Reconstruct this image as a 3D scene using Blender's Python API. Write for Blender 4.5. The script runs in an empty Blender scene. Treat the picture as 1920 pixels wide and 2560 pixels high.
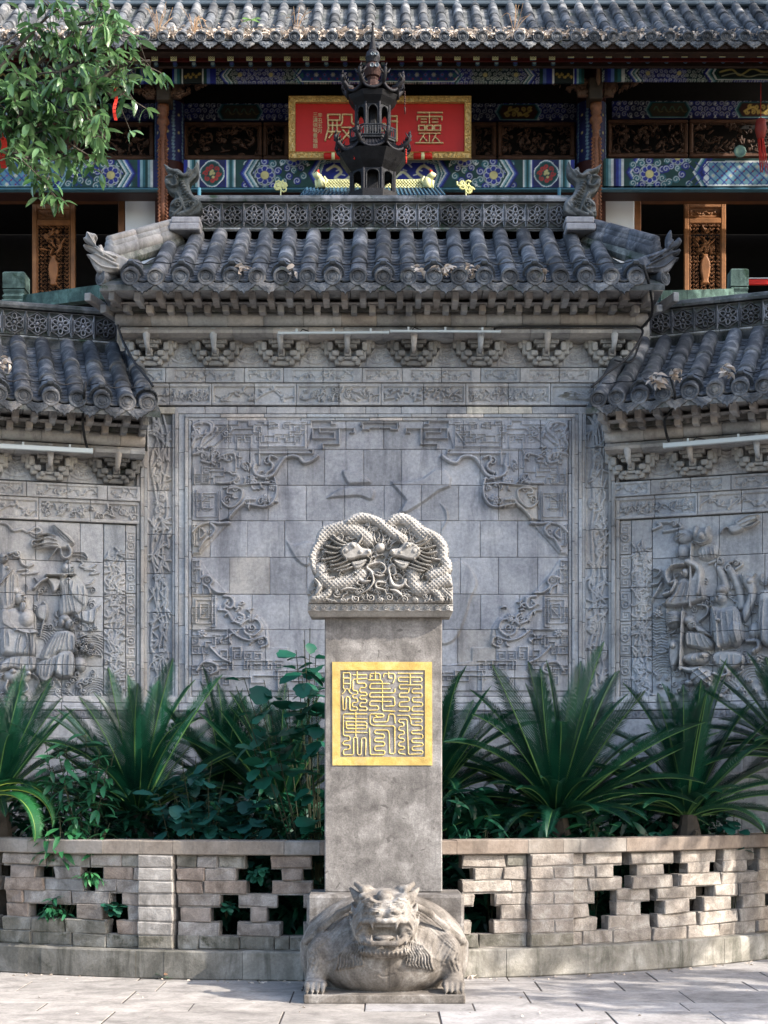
import bpy, math, random
import numpy as np
from mathutils import Vector, Matrix, Euler

# ---------------------------------------------------------------- camera, sky, sun, exposure
scene = bpy.context.scene
COL = scene.collection
F = 4000.0; CX = 960.0; HY = 1945.0; CZ = 1.6          # focal length in photo pixels, principal column, horizon row, eye height
cam_d = bpy.data.cameras.new('camera'); cam = bpy.data.objects.new('camera', cam_d); COL.objects.link(cam)
cam_d.sensor_fit = 'VERTICAL'; cam_d.sensor_height = 36.0; cam_d.lens = F / 2560 * 36.0
cam_d.shift_y = (HY - 1280.0) / 2560.0
cam_d.clip_start = 0.1; cam_d.clip_end = 500
cam.location = (0, 0, CZ); cam.rotation_euler = (math.radians(90), 0, 0)
scene.camera = cam

SUN = Vector((1.0, -0.42, 0.74)).normalized()
world = bpy.data.worlds.new('World'); scene.world = world; world.use_nodes = True
nt = world.node_tree; nt.nodes.clear()
sky = nt.nodes.new('ShaderNodeTexSky'); sky.sky_type = 'NISHITA'; sky.sun_disc = False
sky.sun_elevation = math.asin(SUN.z); sky.sun_rotation = math.atan2(SUN.x, SUN.y)
sky.air_density = 1.0; sky.dust_density = 2.6; sky.ozone_density = 1.0
bg = nt.nodes.new('ShaderNodeBackground'); bg.inputs['Strength'].default_value = 0.15
wo = nt.nodes.new('ShaderNodeOutputWorld')
nt.links.new(sky.outputs[0], bg.inputs[0]); nt.links.new(bg.outputs[0], wo.inputs[0])
sun_d = bpy.data.lights.new('sun', 'SUN'); sun_d.energy = 2.8; sun_d.angle = math.radians(0.5); sun_d.color = (1.0, 0.93, 0.84)
sun = bpy.data.objects.new('sun', sun_d); COL.objects.link(sun); sun.location = (8, -4, 14)
sun.rotation_euler = SUN.to_track_quat('Z', 'Y').to_euler()
vs = scene.view_settings
vs.view_transform = 'Standard'; vs.look = 'None'; vs.exposure = 1.66; vs.gamma = 1.0; vs.use_curve_mapping = False

PI = math.pi
RNG = random.Random(7)

# ---------------------------------------------------------------- object helpers
def at(x, y, D):
    return Vector(((x - CX) * D / F, D, CZ + (HY - y) * D / F))

class Frame:
    """A vertical wall plane: origin, heading; local x along it, local y away from the viewer."""
    def __init__(s, ox, oy, rz):
        s.o = Vector((ox, oy, 0)); s.rz = rz; s.c = math.cos(rz); s.s = math.sin(rz)
    def px(s, x, y, w=0.0):
        dx = (x - CX) / F; dz = (HY - y) / F
        # ray (t*dx, t, CZ + t*dz); local y = -(X-ox)*s + (Y-oy)*c = -w
        t = (-w - s.o.x * s.s + s.o.y * s.c) / (-dx * s.s + s.c)
        X = t * dx - s.o.x; Y = t - s.o.y
        return (X * s.c + Y * s.s, CZ + t * dz)

def tag(o, label=None, cat=None, group=None, kind=None):
    if label: o['label'] = label
    if cat: o['category'] = cat
    if group: o['group'] = group
    if kind: o['kind'] = kind
    return o

def thing(name, label, cat, loc=(0, 0, 0), rz=0.0, group=None):
    o = bpy.data.objects.new(name, None); COL.objects.link(o)
    o.empty_display_size = 0.1
    o.location = loc; o.rotation_euler = (0, 0, rz)
    return tag(o, label, cat, group)

def put(name, mesh, parent=None, loc=(0, 0, 0), rot=(0, 0, 0), sc=(1, 1, 1), color=None, kind=None):
    o = bpy.data.objects.new(name, mesh); COL.objects.link(o)
    if parent is not None: o.parent = parent
    o.location = loc; o.rotation_euler = rot; o.scale = sc
    if color is not None: o.color = (color[0], color[1], color[2], 1)
    if kind: o['kind'] = kind
    return o

def tint(v=0.12, warm=0.03, r=RNG):
    k = 1 + r.uniform(-v, v); w = r.uniform(-warm, warm)
    return (k * (1 + w), k, k * (1 - w))

class MB:
    def __init__(s): s.v = []; s.f = []; s.m = []; s.cur = 0
    def add(s, vs_, fs, mi=None):
        b = len(s.v); s.v.extend([tuple(p) for p in vs_])
        for f in fs: s.f.append(tuple(i + b for i in f)); s.m.append(s.cur if mi is None else mi)
        return b
    def xf(s, start, M):
        for i in range(start, len(s.v)): s.v[i] = tuple(M @ Vector(s.v[i]))
    def box(s, x0, x1, y0, y1, z0, z1, mi=None):
        s.add([(x0,y0,z0),(x1,y0,z0),(x1,y1,z0),(x0,y1,z0),(x0,y0,z1),(x1,y0,z1),(x1,y1,z1),(x0,y1,z1)],
              [(0,3,2,1),(4,5,6,7),(0,1,5,4),(1,2,6,5),(2,3,7,6),(3,0,4,7)], mi)
    def cbox(s, x0, x1, y0, y1, z0, z1, b=0.006, j=0.0, r=RNG, mi=None):
        """chamfered box, corners jittered by j"""
        b = min(b, (x1-x0)*.4, (y1-y0)*.4, (z1-z0)*.4)
        X = (x0, x1); Y = (y0, y1); Z = (z0, z1); vs_ = []; idx = {}
        for i in (0, 1):
            for k in (0, 1):
                for l in (0, 1):
                    jx, jy, jz = (r.uniform(-j, j), r.uniform(-j, j), r.uniform(-j, j)) if j else (0, 0, 0)
                    cx, cy, cz = X[i] + jx, Y[k] + jy, Z[l] + jz
                    sx, sy, sz = (1, -1)[i], (1, -1)[k], (1, -1)[l]
                    idx[i, k, l, 'x'] = len(vs_); vs_.append((cx, cy + sy*b, cz + sz*b))
                    idx[i, k, l, 'y'] = len(vs_); vs_.append((cx + sx*b, cy, cz + sz*b))
                    idx[i, k, l, 'z'] = len(vs_); vs_.append((cx + sx*b, cy + sy*b, cz))
        f = []
        g = lambda i, k, l, a: idx[i, k, l, a]
        f += [(g(0,0,0,'x'), g(0,0,1,'x'), g(0,1,1,'x'), g(0,1,0,'x')), (g(1,0,0,'x'), g(1,1,0,'x'), g(1,1,1,'x'), g(1,0,1,'x'))]
        f += [(g(0,0,0,'y'), g(1,0,0,'y'), g(1,0,1,'y'), g(0,0,1,'y')), (g(0,1,0,'y'), g(0,1,1,'y'), g(1,1,1,'y'), g(1,1,0,'y'))]
        f += [(g(0,0,0,'z'), g(0,1,0,'z'), g(1,1,0,'z'), g(1,0,0,'z')), (g(0,0,1,'z'), g(1,0,1,'z'), g(1,1,1,'z'), g(0,1,1,'z'))]
        for a in (0, 1):
            for c in (0, 1):
                f.append((g(0,a,c,'y'), g(1,a,c,'y'), g(1,a,c,'z'), g(0,a,c,'z')) if (a + c) % 2 else (g(0,a,c,'y'), g(0,a,c,'z'), g(1,a,c,'z'), g(1,a,c,'y')))
                f.append((g(a,0,c,'x'), g(a,0,c,'z'), g(a,1,c,'z'), g(a,1,c,'x')) if (a + c) % 2 else (g(a,0,c,'x'), g(a,1,c,'x'), g(a,1,c,'z'), g(a,0,c,'z')))
                f.append((g(a,c,0,'x'), g(a,c,1,'x'), g(a,c,1,'y'), g(a,c,0,'y')) if (a + c) % 2 else (g(a,c,0,'x'), g(a,c,0,'y'), g(a,c,1,'y'), g(a,c,1,'x')))
        for i in (0, 1):
            for k in (0, 1):
                for l in (0, 1):
                    t = (g(i,k,l,'x'), g(i,k,l,'y'), g(i,k,l,'z'))
                    f.append(t if (i + k + l) % 2 else t[::-1])
        s.add(vs_, f, mi)
    def prism(s, pts, y0, y1, mi=None):
        """polygon in x,z extruded along y"""
        n = len(pts)
        s.add([(p[0], y0, p[1]) for p in pts] + [(p[0], y1, p[1]) for p in pts],
              [tuple(range(n)), tuple(range(2*n-1, n-1, -1))] + [(i, i+n, (i+1) % n + n, (i+1) % n) for i in range(n)], mi)
    def tube(s, pts, r, n=8, mi=None, cap=True):
        """tube through points; r a number or a list"""
        pts = [Vector(p) for p in pts]; m = len(pts)
        rs = r if isinstance(r, (list, tuple)) else [r]*m
        base = len(s.v); up = Vector((0, 0, 1)); vs_ = []
        d0 = (pts[1]-pts[0]).normalized()
        a = d0.orthogonal().normalized()
        for i, p in enumerate(pts):
            d = (pts[min(i+1, m-1)] - pts[max(i-1, 0)]).normalized()
            a = (a - d * a.dot(d)).normalized(); b = d.cross(a)
            for k in range(n):
                t = 2*PI*k/n; vs_.append(p + a*math.cos(t)*rs[i] + b*math.sin(t)*rs[i])
        fs = [(i*n+k, i*n+(k+1) % n, (i+1)*n+(k+1) % n, (i+1)*n+k) for i in range(m-1) for k in range(n)]
        if cap: fs += [tuple(range(n-1, -1, -1)), tuple((m-1)*n+k for k in range(n))]
        s.add(vs_, fs, mi)
    def lathe(s, prof, n=24, c=(0, 0, 0), ph=0.0, mi=None):
        """profile of (r,z) turned about z"""
        m = len(prof); vs_ = []
        for r, z in prof:
            for k in range(n):
                t = 2*PI*k/n + ph; vs_.append((c[0]+r*math.cos(t), c[1]+r*math.sin(t), c[2]+z))
        fs = [(i*n+k, i*n+(k+1) % n, (i+1)*n+(k+1) % n, (i+1)*n+k) for i in range(m-1) for k in range(n)]
        fs += [tuple(range(n-1, -1, -1)), tuple((m-1)*n+k for k in range(n))]
        s.add(vs_, fs, mi)
    def mesh(s, name, mats, smooth=False):
        me = bpy.data.meshes.new(name); me.from_pydata(s.v, [], s.f)
        for m in (mats if isinstance(mats, (list, tuple)) else [mats]): me.materials.append(m)
        if any(s.m): me.polygons.foreach_set('material_index', s.m)
        if smooth: me.polygons.foreach_set('use_smooth', [True]*len(s.f))
        me.update(); return me

def np_mesh(name, V, Q, mat, smooth=True, T=None, colors=None):
    me = bpy.data.meshes.new(name)
    V = np.asarray(V, dtype=np.float32); Q = np.asarray(Q, dtype=np.int32)
    nt_ = 0 if T is None else len(T)
    loops = Q.ravel() if nt_ == 0 else np.concatenate([Q.ravel(), np.asarray(T, np.int32).ravel()])
    me.vertices.add(len(V)); me.vertices.foreach_set('co', V.ravel())
    me.loops.add(len(loops)); me.loops.foreach_set('vertex_index', loops)
    me.polygons.add(len(Q) + nt_)
    st = np.concatenate([np.arange(len(Q))*4, len(Q)*4 + np.arange(nt_)*3]).astype(np.int32)
    me.polygons.foreach_set('loop_start', st)
    me.polygons.foreach_set('use_smooth', np.full(len(Q)+nt_, smooth, dtype=bool))
    me.update(calc_edges=True)
    for m in (mat if isinstance(mat, (list, tuple)) else [mat]): me.materials.append(m)
    if colors is not None:
        at_ = me.color_attributes.new('paint', 'FLOAT_COLOR', 'POINT')
        c = np.ones((len(V), 4), np.float32); c[:, :3] = colors
        at_.data.foreach_set('color', c.ravel())
    return me

# ---------------------------------------------------------------- curves
def crom(P, k=6, closed=False):
    P = [np.array(p, float) for p in P]; n = len(P)
    if n < 3: return P
    out = []
    rng = range(n if closed else n-1)
    for i in rng:
        if closed: a, b, c, d = P[(i-1) % n], P[i], P[(i+1) % n], P[(i+2) % n]
        else: a, b, c, d = P[max(i-1, 0)], P[i], P[i+1], P[min(i+2, n-1)]
        for j in range(k):
            t = j/k
            out.append(.5*((2*b) + (-a+c)*t + (2*a-5*b+4*c-d)*t*t + (-a+3*b-3*c+d)*t**3))
    if not closed: out.append(P[-1])
    return out

def spiral(c, r, turns=1.3, a0=0.0, dirn=1, n=18, r1=0.12):
    return [(c[0] + r*(1-(1-r1)*i/n)*math.cos(a0+dirn*2*PI*turns*i/n), c[1] + r*(1-(1-r1)*i/n)*math.sin(a0+dirn*2*PI*turns*i/n)) for i in range(n+1)]

class Cv:
    """a sheet of heights (metres) carved by strokes, blobs and polygons; also used as a paint sheet"""
    def __init__(s, u0, u1, z0, z1, res, color=None):
        s.n = max(2, int(round((u1-u0)/res))+1); s.m = max(2, int(round((z1-z0)/res))+1)
        s.u = np.linspace(u0, u1, s.n); s.z = np.linspace(z0, z1, s.m); s.res = res
        s.H = np.zeros((s.m, s.n)); s.K = np.zeros((s.m, s.n))
        if color is not None: s.C = np.zeros((s.m, s.n, 3)); s.C[:] = color
    def win(s, P, pad):
        P = np.asarray(P, float)
        i0 = int(np.searchsorted(s.u, P[:, 0].min()-pad)); i1 = int(np.searchsorted(s.u, P[:, 0].max()+pad))
        j0 = int(np.searchsorted(s.z, P[:, 1].min()-pad)); j1 = int(np.searchsorted(s.z, P[:, 1].max()+pad))
        if i1 <= i0 or j1 <= j0: return None
        U, Z = np.meshgrid(s.u[i0:i1], s.z[j0:j1]); return (slice(j0, j1), slice(i0, i1)), U, Z
    def dist(s, P, U, Z):
        P = np.asarray(P, float); L = np.hypot(*(P[1:]-P[:-1]).T); T = L.sum() or 1; acc = 0
        d = np.full(U.shape, 1e9); t = np.zeros(U.shape)
        for i in range(len(P)-1):
            a, b = P[i], P[i+1]; ab = b-a; l2 = (ab**2).sum() or 1e-12
            k = np.clip(((U-a[0])*ab[0]+(Z-a[1])*ab[1])/l2, 0, 1)
            dd = np.hypot(U-a[0]-k*ab[0], Z-a[1]-k*ab[1]); m = dd < d
            d[m] = dd[m]; t[m] = (acc + k*L[i])[m]/T; acc += L[i]
        return d, t
    def inside(s, P, U, Z):
        P = np.asarray(P, float); ins = np.zeros(U.shape, bool); n = len(P); j = n-1
        for i in range(n):
            zi, zj = P[i, 1], P[j, 1]
            if zi != zj:
                c = ((zi > Z) != (zj > Z)) & (U < (P[j, 0]-P[i, 0])*(Z-zi)/(zj-zi)+P[i, 0]); ins ^= c
            j = i
        return ins
    def _comp(s, sl, val, m, mode):
        H = s.H[sl]
        if mode == 'max': H[m] = np.maximum(H, val)[m]
        elif mode == 'add': H[m] += val[m]
        elif mode == 'sub': H[m] -= val[m]
        elif mode == 'set': H[m] = val[m]
        s.K[sl][m] = 1
    def stroke(s, P, w, h, base=0.0, mode='max', prof='round', taper=None, curve=True, closed=False):
        if curve: P = crom(P, 5, closed)
        if closed: P = list(P)+[P[0]]
        q = s.win(P, w)
        if q is None: return
        sl, U, Z = q; d, t = s.dist(P, U, Z)
        if taper == 'leaf': ww = w*np.sqrt(np.clip(np.sin(PI*np.clip(t*.94+.03, 0, 1)), 0, 1))
        elif taper == 'tail': ww = w*(1-.8*t)
        elif taper == 'head': ww = w*(.2+.8*t)
        elif taper == 'fat': ww = w*(.45+.55*np.sin(PI*t))
        else: ww = np.full(U.shape, w)
        ww = np.maximum(ww, 1e-5); m = d < ww; k = np.clip(d/ww, 0, 1)
        if prof == 'round': v = h*np.sqrt(1-k*k)
        elif prof == 'flat': v = h*np.clip((1-k)*ww/(1.3*s.res), 0, 1)
        else: v = h*(1-k)
        s._comp(sl, base+v, m, mode)
        return sl, m, d, t, U, Z
    def poly(s, P, h, edge=0.01, base=0.0, mode='max', curve=False, prof='round'):
        if curve: P = crom(P, 4, True)
        q = s.win(P, 0)
        if q is None: return
        sl, U, Z = q; m = s.inside(P, U, Z)
        d, _ = s.dist(list(P)+[P[0]], U, Z); k = np.clip(d/edge, 0, 1)
        v = h*(np.sqrt(np.clip(1-(1-k)**2, 0, 1)) if prof == 'round' else k)
        s._comp(sl, base+v, m, mode); return sl, m, U, Z
    def blob(s, c, rx, rz, h, rot=0.0, base=0.0, mode='max', flat=0.0):
        R = max(rx, rz); q = s.win([(c[0]-R, c[1]-R), (c[0]+R, c[1]+R)], 0)
        if q is None: return
        sl, U, Z = q; cu, su = math.cos(rot), math.sin(rot)
        a = ((U-c[0])*cu+(Z-c[1])*su)/rx; b = (-(U-c[0])*su+(Z-c[1])*cu)/rz; k = a*a+b*b; m = k < 1
        v = h*np.sqrt(np.clip(1-k, 0, 1)); s._comp(sl, base+v, m, mode)
    # paint versions
    def paint(s, m, sl, c, a=1.0):
        C = s.C[sl]; al = (m*a)[..., None]; C[:] = C*(1-al)+np.array(c)*al
    def pfill(s, P, c, curve=False):
        if curve: P = crom(P, 4, True)
        q = s.win(P, s.res)
        if q is None: return
        sl, U, Z = q; s.paint(s.inside(P, U, Z).astype(float), sl, c)
    def pline(s, P, w, c, curve=False, closed=False):
        if curve: P = crom(P, 5, closed)
        if closed: P = list(P)+[P[0]]
        q = s.win(P, w+s.res)
        if q is None: return
        sl, U, Z = q; d, _ = s.dist(P, U, Z); s.paint(np.clip((w-d)/s.res+.5, 0, 1), sl, c)
    def pdisc(s, cc, r, c, r0=0.0):
        q = s.win([(cc[0]-r, cc[1]-r), (cc[0]+r, cc[1]+r)], s.res)
        if q is None: return
        sl, U, Z = q; d = np.hypot(U-cc[0], Z-cc[1])
        s.paint(np.clip((r-d)/s.res+.5, 0, 1)*np.clip((d-r0)/s.res+.5, 0, 1), sl, c)
    # meshes
    def block(s, name, u0, u1, z0, z1, w0, depth, mat, gap=0.0025, lip=0.004, tilt=0.0, colors=False):
        i0 = int(np.argmin(abs(s.u-u0))); i1 = int(np.argmin(abs(s.u-u1))); j0 = int(np.argmin(abs(s.z-z0))); j1 = int(np.argmin(abs(s.z-z1)))
        if i1 <= i0 or j1 <= j0: return None
        H = s.H[j0:j1+1, i0:i1+1].copy()
        if np.ptp(H) < 1e-5 and not colors:
            mb = MB(); h = H[0, 0]
            mb.cbox(u0+gap, u1-gap, -w0-h, -w0+depth, z0+gap, z1-gap, lip, 0.0015)
            return mb.mesh(name, mat)
        U, Z = np.meshgrid(s.u[i0:i1+1].copy(), s.z[j0:j1+1].copy())
        U[:, 0] += gap; U[:, -1] -= gap; Z[0] += gap; Z[-1] -= gap
        H[0] -= lip; H[-1] -= lip; H[:, 0] -= lip; H[:, -1] -= lip
        m, n = H.shape
        V = np.stack([U, -w0-H, Z], -1).reshape(-1, 3)
        I = np.arange(m*n).reshape(m, n)
        Q = np.stack([I[:-1, :-1], I[:-1, 1:], I[1:, 1:], I[1:, :-1]], -1).reshape(-1, 4)
        ring = np.concatenate([I[0, :], I[1:, -1], I[-1, -2::-1], I[-2:0:-1, 0]])
        RV = V[ring].copy(); RB = RV.copy(); RB[:, 1] = -w0+depth
        b = len(V); k = len(ring); a = np.arange(k); a2 = (a+1) % k
        Q2 = np.stack([b+a2, b+a, b+k+a, b+k+a2], -1)
        cols = None
        if colors:
            C = s.C[j0:j1+1, i0:i1+1].reshape(-1, 3); cols = np.concatenate([C, C[ring], C[ring]])
        return np_mesh(name, np.concatenate([V, RV, RB]), np.concatenate([Q, Q2]), mat, True, colors=cols)
    def cut(s, name, mask, w0, depth, mat, back=0.0):
        """a free-standing carved shape: only where mask holds, with its own thickness"""
        m, n = s.H.shape; U, Z = np.meshgrid(s.u, s.z)
        F_ = mask[:-1, :-1] & mask[:-1, 1:] & mask[1:, 1:] & mask[1:, :-1]
        I = np.arange(m*n).reshape(m, n)
        Q = np.stack([I[:-1, :-1], I[:-1, 1:], I[1:, 1:], I[1:, :-1]], -1)[F_]
        V = np.stack([U, -w0-s.H, Z], -1).reshape(-1, 3); B = V.copy(); B[:, 1] = -w0+depth
        if back > 0: B[:, 1] = -w0+depth+back*s.H.reshape(-1)
        Fp = np.pad(F_, 1); qs = []
        N = m*n
        jj, ii = np.nonzero(F_ & ~Fp[:-2, 1:-1]); qs.append(np.stack([I[jj, ii+1], I[jj, ii], N+I[jj, ii], N+I[jj, ii+1]], -1))
        jj, ii = np.nonzero(F_ & ~Fp[2:, 1:-1]); qs.append(np.stack([I[jj+1, ii], I[jj+1, ii+1], N+I[jj+1, ii+1], N+I[jj+1, ii]], -1))
        jj, ii = np.nonzero(F_ & ~Fp[1:-1, :-2]); qs.append(np.stack([I[jj, ii], I[jj+1, ii], N+I[jj+1, ii], N+I[jj, ii]], -1))
        jj, ii = np.nonzero(F_ & ~Fp[1:-1, 2:]); qs.append(np.stack([I[jj+1, ii+1], I[jj, ii+1], N+I[jj, ii+1], N+I[jj+1, ii+1]], -1))
        allQ = np.concatenate([Q, N+Q[:, ::-1]]+qs); AV = np.concatenate([V, B])
        used = np.unique(allQ); mp = np.full(len(AV), -1); mp[used] = np.arange(len(used))
        return np_mesh(name, AV[used], mp[allQ], mat, True)

# ---------------------------------------------------------------- solid modelling by distance fields
class Sdf:
    def __init__(s, lo, hi, res):
        s.lo = np.array(lo, float); s.res = res
        n = [int((h-l)/res)+1 for l, h in zip(lo, hi)]
        s.X, s.Y, s.Z = np.meshgrid(*[l+res*np.arange(k) for l, k in zip(lo, n)], indexing='ij')
        s.X = s.X.astype(np.float32); s.Y = s.Y.astype(np.float32); s.Z = s.Z.astype(np.float32)
        s.D = np.full(s.X.shape, 9.0, np.float32)
    def _u(s, d, k, op='u'):
        if op == 'u':
            h = np.clip(.5+.5*(s.D-d)/k, 0, 1); s.D = s.D*(1-h)+d*h-k*h*(1-h)
        else:
            h = np.clip(.5-.5*(s.D+d)/k, 0, 1); s.D = s.D*(1-h)-d*h+k*h*(1-h)
    def ell(s, c, r, k=.02, op='u', rx=0.0, rz=0.0, ry=0.0):
        x, y, z = s.X-c[0], s.Y-c[1], s.Z-c[2]
        if rx: y, z = y*math.cos(rx)+z*math.sin(rx), -y*math.sin(rx)+z*math.cos(rx)
        if ry: x, z = x*math.cos(ry)-z*math.sin(ry), x*math.sin(ry)+z*math.cos(ry)
        if rz: x, y = x*math.cos(rz)+y*math.sin(rz), -x*math.sin(rz)+y*math.cos(rz)
        q = np.sqrt((x/r[0])**2+(y/r[1])**2+(z/r[2])**2)
        s._u((q-1)*min(r), k, op)
    def cap(s, a, b, ra, rb, k=.02, op='u'):
        a = np.array(a, float); b = np.array(b, float); ab = b-a
        t = np.clip(((s.X-a[0])*ab[0]+(s.Y-a[1])*ab[1]+(s.Z-a[2])*ab[2])/(ab@ab), 0, 1)
        d = np.sqrt((s.X-a[0]-t*ab[0])**2+(s.Y-a[1]-t*ab[1])**2+(s.Z-a[2]-t*ab[2])**2)-(ra+(rb-ra)*t)
        s._u(d, k, op)
    def box(s, c, h, r=.01, k=.02, op='u'):
        q = [np.abs(g-cc)-(hh-r) for g, cc, hh in zip((s.X, s.Y, s.Z), c, h)]
        d = np.sqrt(sum(np.maximum(a, 0)**2 for a in q))+np.minimum(np.maximum(np.maximum(q[0], q[1]), q[2]), 0)-r
        s._u(d, k, op)
    def path(s, P, r, k=.015, r2=None):
        P = [np.array(p) for p in P]; n = len(P)-1; r2 = r if r2 is None else r2
        for i in range(n): s.cap(P[i], P[i+1], r+(r2-r)*i/n, r+(r2-r)*(i+1)/n, k)
    def surf(s):
        D = s.D; S = D < 0; n0, n1, n2 = D.shape
        c = lambda a, i, j, k: a[i:n0-1+i, j:n1-1+j, k:n2-1+k]
        cnt = sum(c(S, i, j, k).astype(np.int8) for i in (0, 1) for j in (0, 1) for k in (0, 1))
        act = (cnt > 0) & (cnt < 8); idx = np.full(act.shape, -1, np.int64)
        ai, aj, ak = np.nonzero(act); idx[act] = np.arange(len(ai))
        acc = np.zeros((len(ai), 3)); num = np.zeros(len(ai))
        corners = [(i, j, k) for i in (0, 1) for j in (0, 1) for k in (0, 1)]
        for p in corners:
            for ax in range(3):
                if p[ax] == 0:
                    q = list(p); q[ax] = 1
                    a = D[ai+p[0], aj+p[1], ak+p[2]]; b = D[ai+q[0], aj+q[1], ak+q[2]]
                    m = (a < 0) != (b < 0); t = np.where(m, a/np.where(m, a-b, 1), 0)
                    pos = np.tile(np.array(p, float), (len(ai), 1)); pos[:, ax] += t
                    acc[m] += pos[m]; num[m] += 1
        V = (np.stack([ai, aj, ak], -1)+acc/num[:, None])*s.res+s.lo
        Q = []
        for ax in range(3):
            o = [0, 1, 2]; o.remove(ax); u, v = o
            A = np.moveaxis(S, ax, 0)
            a = S[tuple(slice(0, -1) if d == ax else slice(1, -1) for d in range(3))]
            b = S[tuple(slice(1, None) if d == ax else slice(1, -1) for d in range(3))]
            e = a != b; p = np.stack(np.nonzero(e), -1)
            sgn = a[e]
            base = p.copy(); base[:, u] += 1; base[:, v] += 1
            def g(du, dv):
                q = base.copy(); q[:, u] += du; q[:, v] += dv; return idx[q[:, 0], q[:, 1], q[:, 2]]
            quad = np.stack([g(-1, -1), g(0, -1), g(0, 0), g(-1, 0)], -1)
            flip = sgn if ax != 1 else ~sgn
            quad[~flip] = quad[~flip][:, ::-1]
            Q.append(quad)
        Q = np.concatenate(Q); Q = Q[(Q >= 0).all(1)]
        return V, Q
# ---------------------------------------------------------------- materials
def _n(nt, t, **kw):
    n = nt.nodes.new(t)
    for k, v in kw.items(): setattr(n, k, v)
    return n
def _noise(nt, vec, scale, detail=6, rough=.6, dist=0.0):
    n = _n(nt, 'ShaderNodeTexNoise'); n.inputs['Scale'].default_value = scale; n.inputs['Detail'].default_value = detail
    n.inputs['Roughness'].default_value = rough; n.inputs['Distortion'].default_value = dist
    nt.links.new(vec, n.inputs['Vector']); return n.outputs['Fac']
def _map(nt, vec, sc):
    n = _n(nt, 'ShaderNodeMapping'); n.inputs['Scale'].default_value = sc; nt.links.new(vec, n.inputs['Vector']); return n.outputs[0]
def _ramp(nt, fac, stops):
    n = _n(nt, 'ShaderNodeValToRGB'); cr = n.color_ramp
    while len(cr.elements) < len(stops): cr.elements.new(.5)
    for e, (p, c) in zip(cr.elements, stops):
        e.position = p; e.color = (c, c, c, 1) if isinstance(c, (int, float)) else (*c, 1)
    nt.links.new(fac, n.inputs[0]); return n.outputs[0]
def _mix(nt, fac, a, b, mode='MIX'):
    n = _n(nt, 'ShaderNodeMix', data_type='RGBA', blend_type=mode)
    for sock, v in ((n.inputs[0], fac), (n.inputs[6], a), (n.inputs[7], b)):
        if hasattr(v, 'node'): nt.links.new(v, sock)
        elif isinstance(v, (int, float)): sock.default_value = v
        else: sock.default_value = (*v, 1)
    return n.outputs[2]
def _base(name, rough=.85):
    m = bpy.data.materials.new(name); m.use_nodes = True; nt = m.node_tree
    b = nt.nodes['Principled BSDF']; b.inputs['Roughness'].default_value = rough
    b.inputs['Specular IOR Level'].default_value = .3
    return m, nt, b
def stone_mat(name, dark, mid, light, scale=2.5, stain=(.03,.035,.035), stain_amt=.5, moss=None, moss_lo=.56, rough=.9, bump=.35, bscale=60, speck=.25, chips=None):
    m, nt, b = _base(name, rough)
    pos = _n(nt, 'ShaderNodeNewGeometry').outputs['Position']
    c = _ramp(nt, _noise(nt, pos, scale, 9, .65, .6), [(.28, dark), (.5, mid), (.74, light)])
    fine = _noise(nt, pos, scale*14, 5, .7)
    c = _mix(nt, speck, c, _ramp(nt, fine, [(.3, .35), (.7, 1.5)]), 'MULTIPLY')
    if stain_amt:
        st = _ramp(nt, _noise(nt, _map(nt, pos, (3.2, 3.2, .5)), 1.7, 7, .7, .4), [(.5, 0.0), (.72, stain_amt)])
        c = _mix(nt, st, c, stain)
    if moss:
        ms = _ramp(nt, _noise(nt, pos, scale*1.1, 8, .7, .2), [(moss_lo, 0.0), (moss_lo+.1, .9)])
        c = _mix(nt, ms, c, moss)
    if chips:
        cf = _ramp(nt, _noise(nt, pos, 9, 4, .55, 1.5), [(.66, 0.0), (.69, .8)])
        c = _mix(nt, cf, c, chips)
    oi = _n(nt, 'ShaderNodeObjectInfo')
    c = _mix(nt, 1.0, c, oi.outputs['Color'], 'MULTIPLY')
    nt.links.new(c, b.inputs['Base Color'])
    bp = _n(nt, 'ShaderNodeBump'); bp.inputs['Strength'].default_value = bump; bp.inputs['Distance'].default_value = .01
    mixn = _n(nt, 'ShaderNodeMath', operation='ADD')
    nt.links.new(_noise(nt, pos, bscale, 6, .7), mixn.inputs[0]); nt.links.new(_noise(nt, pos, bscale*.2, 5, .6), mixn.inputs[1])
    nt.links.new(mixn.outputs[0], bp.inputs['Height']); nt.links.new(bp.outputs[0], b.inputs['Normal'])
    return m
def plain_mat(name, col, rough=.6, metal=0.0, var=.25, scale=8, bump=.1, spec=.3, emis=None):
    m, nt, b = _base(name, rough); b.inputs['Metallic'].default_value = metal; b.inputs['Specular IOR Level'].default_value = spec
    pos = _n(nt, 'ShaderNodeNewGeometry').outputs['Position']
    f = _noise(nt, pos, scale, 6, .65)
    lo = tuple(x*(1-var) for x in col); hi = tuple(min(1, x*(1+var)) for x in col)
    c = _ramp(nt, f, [(.3, lo), (.7, hi)])
    c = _mix(nt, 1.0, c, _n(nt, 'ShaderNodeObjectInfo').outputs['Color'], 'MULTIPLY')
    nt.links.new(c, b.inputs['Base Color'])
    if bump:
        bp = _n(nt, 'ShaderNodeBump'); bp.inputs['Strength'].default_value = bump; bp.inputs['Distance'].default_value = .01
        nt.links.new(_noise(nt, pos, scale*8, 4, .6), bp.inputs['Height']); nt.links.new(bp.outputs[0], b.inputs['Normal'])
    return m
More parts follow.
